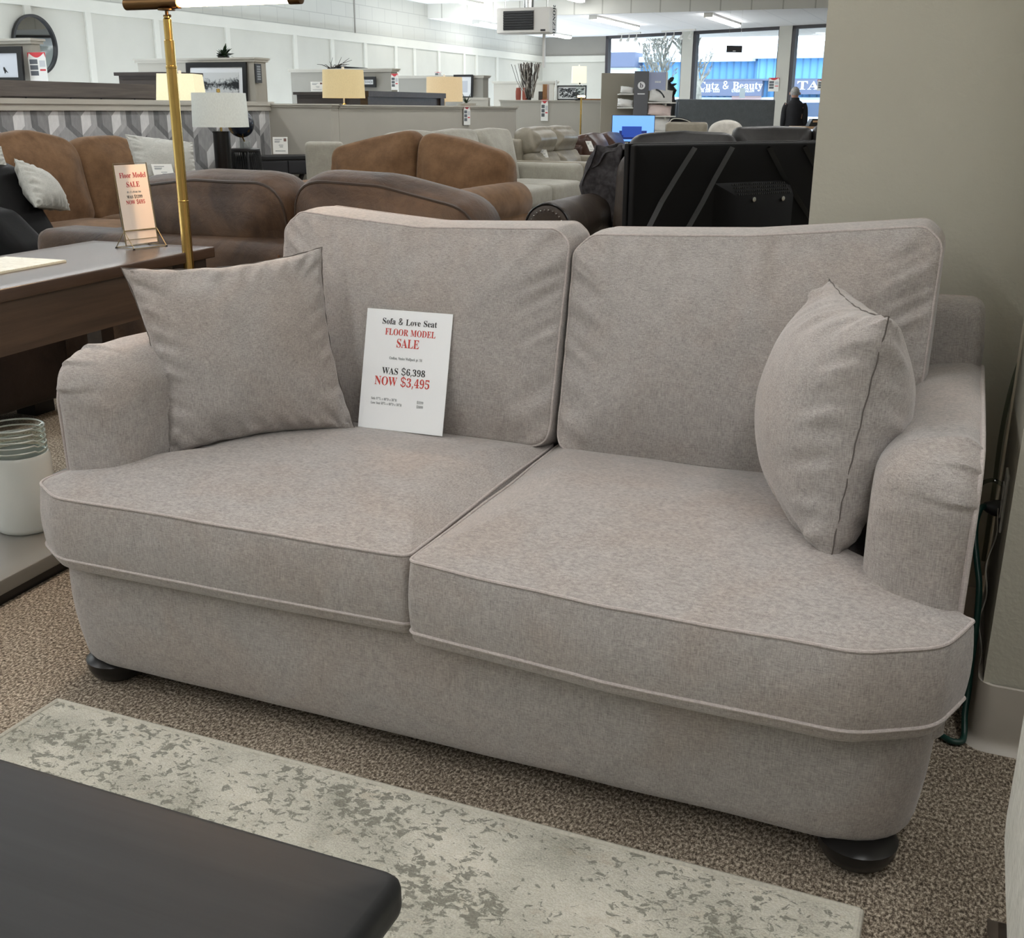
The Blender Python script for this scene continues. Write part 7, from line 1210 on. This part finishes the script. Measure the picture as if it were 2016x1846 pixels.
# window papers and the hanging sign
def wpaper(label, x0, y0, x1, y1, n=.07):
    s0, s1 = sw(x0), sw(x1); p0 = S0+SD*((s0+s1)/2)+SN*n; z0 = on((x0+x1)/2,y1,1,p0.y).z; z1 = on((x0+x1)/2,y0,1,p0.y).z
    return flyer(label, 0,0,0,0,None, (V((p0.x,p0.y,z0)), V((SD.x,SD.y,0)), V((SN.x,SN.y,0)), s1-s0, z0, z1))
wpaper('red topped sale flyer on the window mullion left of the standing man', 1518, 153, 1539, 180); wpaper('red topped sale flyer cut by the column right of the standing man', 1612, 156, 1640, 178, .03)
s0, s1 = sw(1459), sw(1470); p0 = S0+SD*s0+SN*.01; z0, z1 = on(1464,193,1,p0.y).z, on(1464,173,1,p0.y).z; t = thing('window_sticker', 'pale blue sticker on the glass under the hanging sign', 'sticker', (p0.x,p0.y,z0), math.atan2(SD.y,SD.x)); plain('sticker', (206,226,236), .5); mb = MB(); mb.box((0,-.004,0), (s1-s0,0,z1-z0)); mb.build('sheet', 'sticker', t)
A, B = pd(1430,103,17.6), pd(1461,103,17.6); zz = pd(1445,90,17.6).z; hs = thing('hanging_sign', 'small dark grey sign hanging from the ceiling before the middle window', 'sign', (A.x,A.y,A.z), math.atan2((B-A).y,(B-A).x)+.08); w_ = (B-A).to_2d().length; plain('sign_grey', (66,66,68), .6)
mb = MB(); mb.box((0,-.01,0), (w_,.01,zz-A.z)); mb.build('board', 'sign_grey', hs); mb = MB(); mb.box((w_*.4,-.013,.012), (w_*.58,-.0105,.03)); mb.build('mark', 'sign_white', hs)
for x in (.03,w_-.03): mb = MB(); mb.tube([(x,0,zz-A.z),(x,0,ZLO-A.z)], .0015, 4); mb.build('wire', 'steel', hs)
# ================================================================== the man at the window (seen from behind, looking out)
pp = pd(1566,200,19.6); man = thing('person', 'grey haired person in a black coat standing with back turned by the window', 'person', (pp.x,pp.y,0), YAW-.25); ht = pd(1564,171,19.6).z; k = ht/1.75
plain('skin', (196,150,128), .6); plain('coat_black', (22,22,25), .85, 0, .2, 9, .3, 25); plain('grey_hair', (150,148,144), .9, 0, .15, 40); plain('trousers', (34,36,44), .9); plain('shoe', (24,22,22), .5)
me = bpy.data.meshes.new('body'); bvs = [((0,.0,.95),.15),((0,.01,1.15),.15),((0,.02,1.36),.15),((0,.01,1.46),.075),((-.01,-.0,1.53),.06),((-.02,.02,1.60),.085),((-.02,.025,1.66),.09),((-.02,.02,1.71),.06),
 ((.16,.0,1.38),.07),((.205,-.02,1.12),.05),((.205,.05,.90),.038),((.20,.09,.82),.032),((-.16,.0,1.38),.07),((-.205,-.02,1.12),.05),((-.205,.05,.90),.038),((-.20,.09,.82),.032),
 ((.09,0,.86),.10),((.10,.01,.48),.07),((.10,-.01,.10),.05),((.10,.14,.03),.035),((-.09,0,.86),.10),((-.10,.02,.48),.07),((-.10,0,.10),.05),((-.10,.15,.03),.035)]
eds = [(0,1),(1,2),(2,3),(3,4),(4,5),(5,6),(6,7),(2,8),(8,9),(9,10),(10,11),(2,12),(12,13),(13,14),(14,15),(0,16),(16,17),(17,18),(18,19),(0,20),(20,21),(21,22),(22,23)]
for sx in (1,-1):                              # fingers and thumb of each relaxed hand
    root = 11 if sx > 0 else 15; b0 = V(bvs[root][0])
    for f_, (dx, dy, L_) in enumerate(((-.018,.03,.062),(-.006,.034,.072),(.006,.03,.068),(.016,.022,.055),(-.03,.012,.045))):
        i = len(bvs); bvs += [((b0.x+dx,b0.y+dy*.4,b0.z-.03-(.02 if f_ < 4 else -.01)),.009),((b0.x+dx*1.1,b0.y+dy*.9,b0.z-.03-L_),.008)]; eds += [(root,i),(i,i+1)]
me.from_pydata([V(p)*k for p, r_ in bvs], eds, []); bo = bpy.data.objects.new('body', me); COL.objects.link(bo); bo.parent = man; bo.modifiers.new('skin','SKIN').use_smooth_shade = True
for i, (p, r_) in enumerate(bvs): me.skin_vertices[0].data[i].radius = (r_*k, r_*k)
me.skin_vertices[0].data[0].use_root = True; me.materials.append(MATS['skin']); bo.modifiers.new('sub','SUBSURF').levels = 1; bo.modifiers['sub'].render_levels = 2
def loft(name, rings, m, par, n=24):
    mb = MB(); vs = [V((cx_+rx*math.cos(2*PI*i/n), cy_+ry*math.sin(2*PI*i/n), z))*k for cx_, cy_, z, rx, ry in rings for i in range(n)]
    mb.add(vs, [(i*n+j,i*n+(j+1)%n,(i+1)*n+(j+1)%n,(i+1)*n+j) for i in range(len(rings)-1) for j in range(n)]+[tuple((len(rings)-1)*n+j for j in range(n))]); return mb.build(name, m, par, sharp=None)
loft('coat', [(0,0,.72,.20,.16),(0,0,.80,.20,.165),(0,0,.98,.185,.155),(0,0,1.15,.185,.15),(0,.0,1.30,.20,.15),(0,.0,1.40,.185,.13),(0,.0,1.47,.12,.10),(-.005,-.0,1.50,.085,.085),(-.01,-.005,1.545,.08,.08)], 'coat_black', man)
for sx in (1,-1):
    mb = MB(); mb.tube([V(p)*k for p in smooth([(sx*.14,0,1.41),(sx*.185,-.01,1.32),(sx*.205,-.025,1.12),(sx*.21,.02,.98),(sx*.205,.07,.86)])], [(.082-.036*i/24)*k for i in range(25)], 14); mb.build('sleeve', 'coat_black', man, sharp=None)
    loft('trouser_leg', [(sx*.10,0,.06,.065,.075),(sx*.10,.01,.3,.072,.08),(sx*.10,.02,.5,.085,.09),(sx*.10,.01,.75,.105,.11),(sx*.09,0,.88,.115,.125)], 'trousers', man); mb = MB(); rbox(mb, (sx*.10*k-.045,-.08*k,0), (sx*.10*k+.045,.19*k,.075), .02); mb.build('shoe', 'shoe', man)
mb = MB(); n = 22
def hr(i, j): th_, ph = PI*.62*i/(n-1), 2*PI*j/(n-1); return V((-.02+.092*math.sin(th_)*math.cos(ph), .0+.108*math.sin(th_)*math.sin(ph)-.012, 1.635+.118*math.cos(th_)))*k + wob((th_*2,ph*2,0), .004, 2)
mb.grid(hr, n, n); mb.build('hair', 'grey_hair', man, sharp=None)
for sx in (1,-1): mb = MB(); mb.lathe([(0,0),(.018*k,.002),(.028*k,.012),(.02*k,.02),(0,.02)], 12, Matrix.Translation(V((-.02+sx*.088,.015,1.62))*k) @ Matrix.Rotation(sx*PI/2,4,'Y')); mb.build('ear', 'skin', man)
# counter beside the man
A, B = pd(1572,249,16.5), pd(1640,249,16.5); ctb = thing('counter_table', 'pale wooden table edge beside the man at the column edge', 'table', (A.x,A.y,0), math.atan2((B-A).y,(B-A).x)); w_ = (B-A).to_2d().length; wood('pale_wood', (176,140,100), (206,172,132), 0, .5, 1)
blk('tabletop', 'pale_wood', ctb, (0,0,A.z-.04), (w_,.6,A.z), .006)
for sx in (.06,w_-.06):
    for sy in (.06,.54): mb = MB(); mb.box((sx-.025,sy-.025,0), (sx+.025,sy+.025,A.z-.039)); mb.build('leg', 'pale_wood', ctb)
A2 = pd(1592,249,16.7); ew = thing('display_box', 'black display box with pale lettering strip on the pale wooden table', 'box', (A2.x,A2.y,A.z+.0005), YAW); mb = MB(); mb.prism([(0,0),(.25,0),(.25,.11),(.05,.11)], 0, .2, lambda u,v,w: V((u,w,v))); mb.build('box', 'black_gloss', ew); mb = MB(); mb.box((.06,-.003,.06), (.22,-.0005,.085)); mb.build('lettering_strip', 'pale_wood', ew)

# ================================================================== light, world, output look
w = bpy.data.worlds.new('world'); SC.world = w; w.use_nodes = True
bg = w.node_tree.nodes['Background']; bg.inputs[0].default_value = lin((226,238,252)); bg.inputs[1].default_value = 3.2
SC.view_settings.view_transform = 'Standard'; SC.view_settings.look = 'None'; SC.view_settings.exposure = .9; SC.view_settings.gamma = 1; SC.view_settings.use_curve_mapping = False
SC.cycles.use_denoising = True; SC.cycles.max_bounces = 6; SC.cycles.diffuse_bounces = 3; SC.cycles.glossy_bounces = 3; SC.cycles.transparent_max_bounces = 10
SC.cycles.use_adaptive_sampling = True; SC.cycles.adaptive_threshold = .08
SC.cycles.sample_clamp_indirect = 8
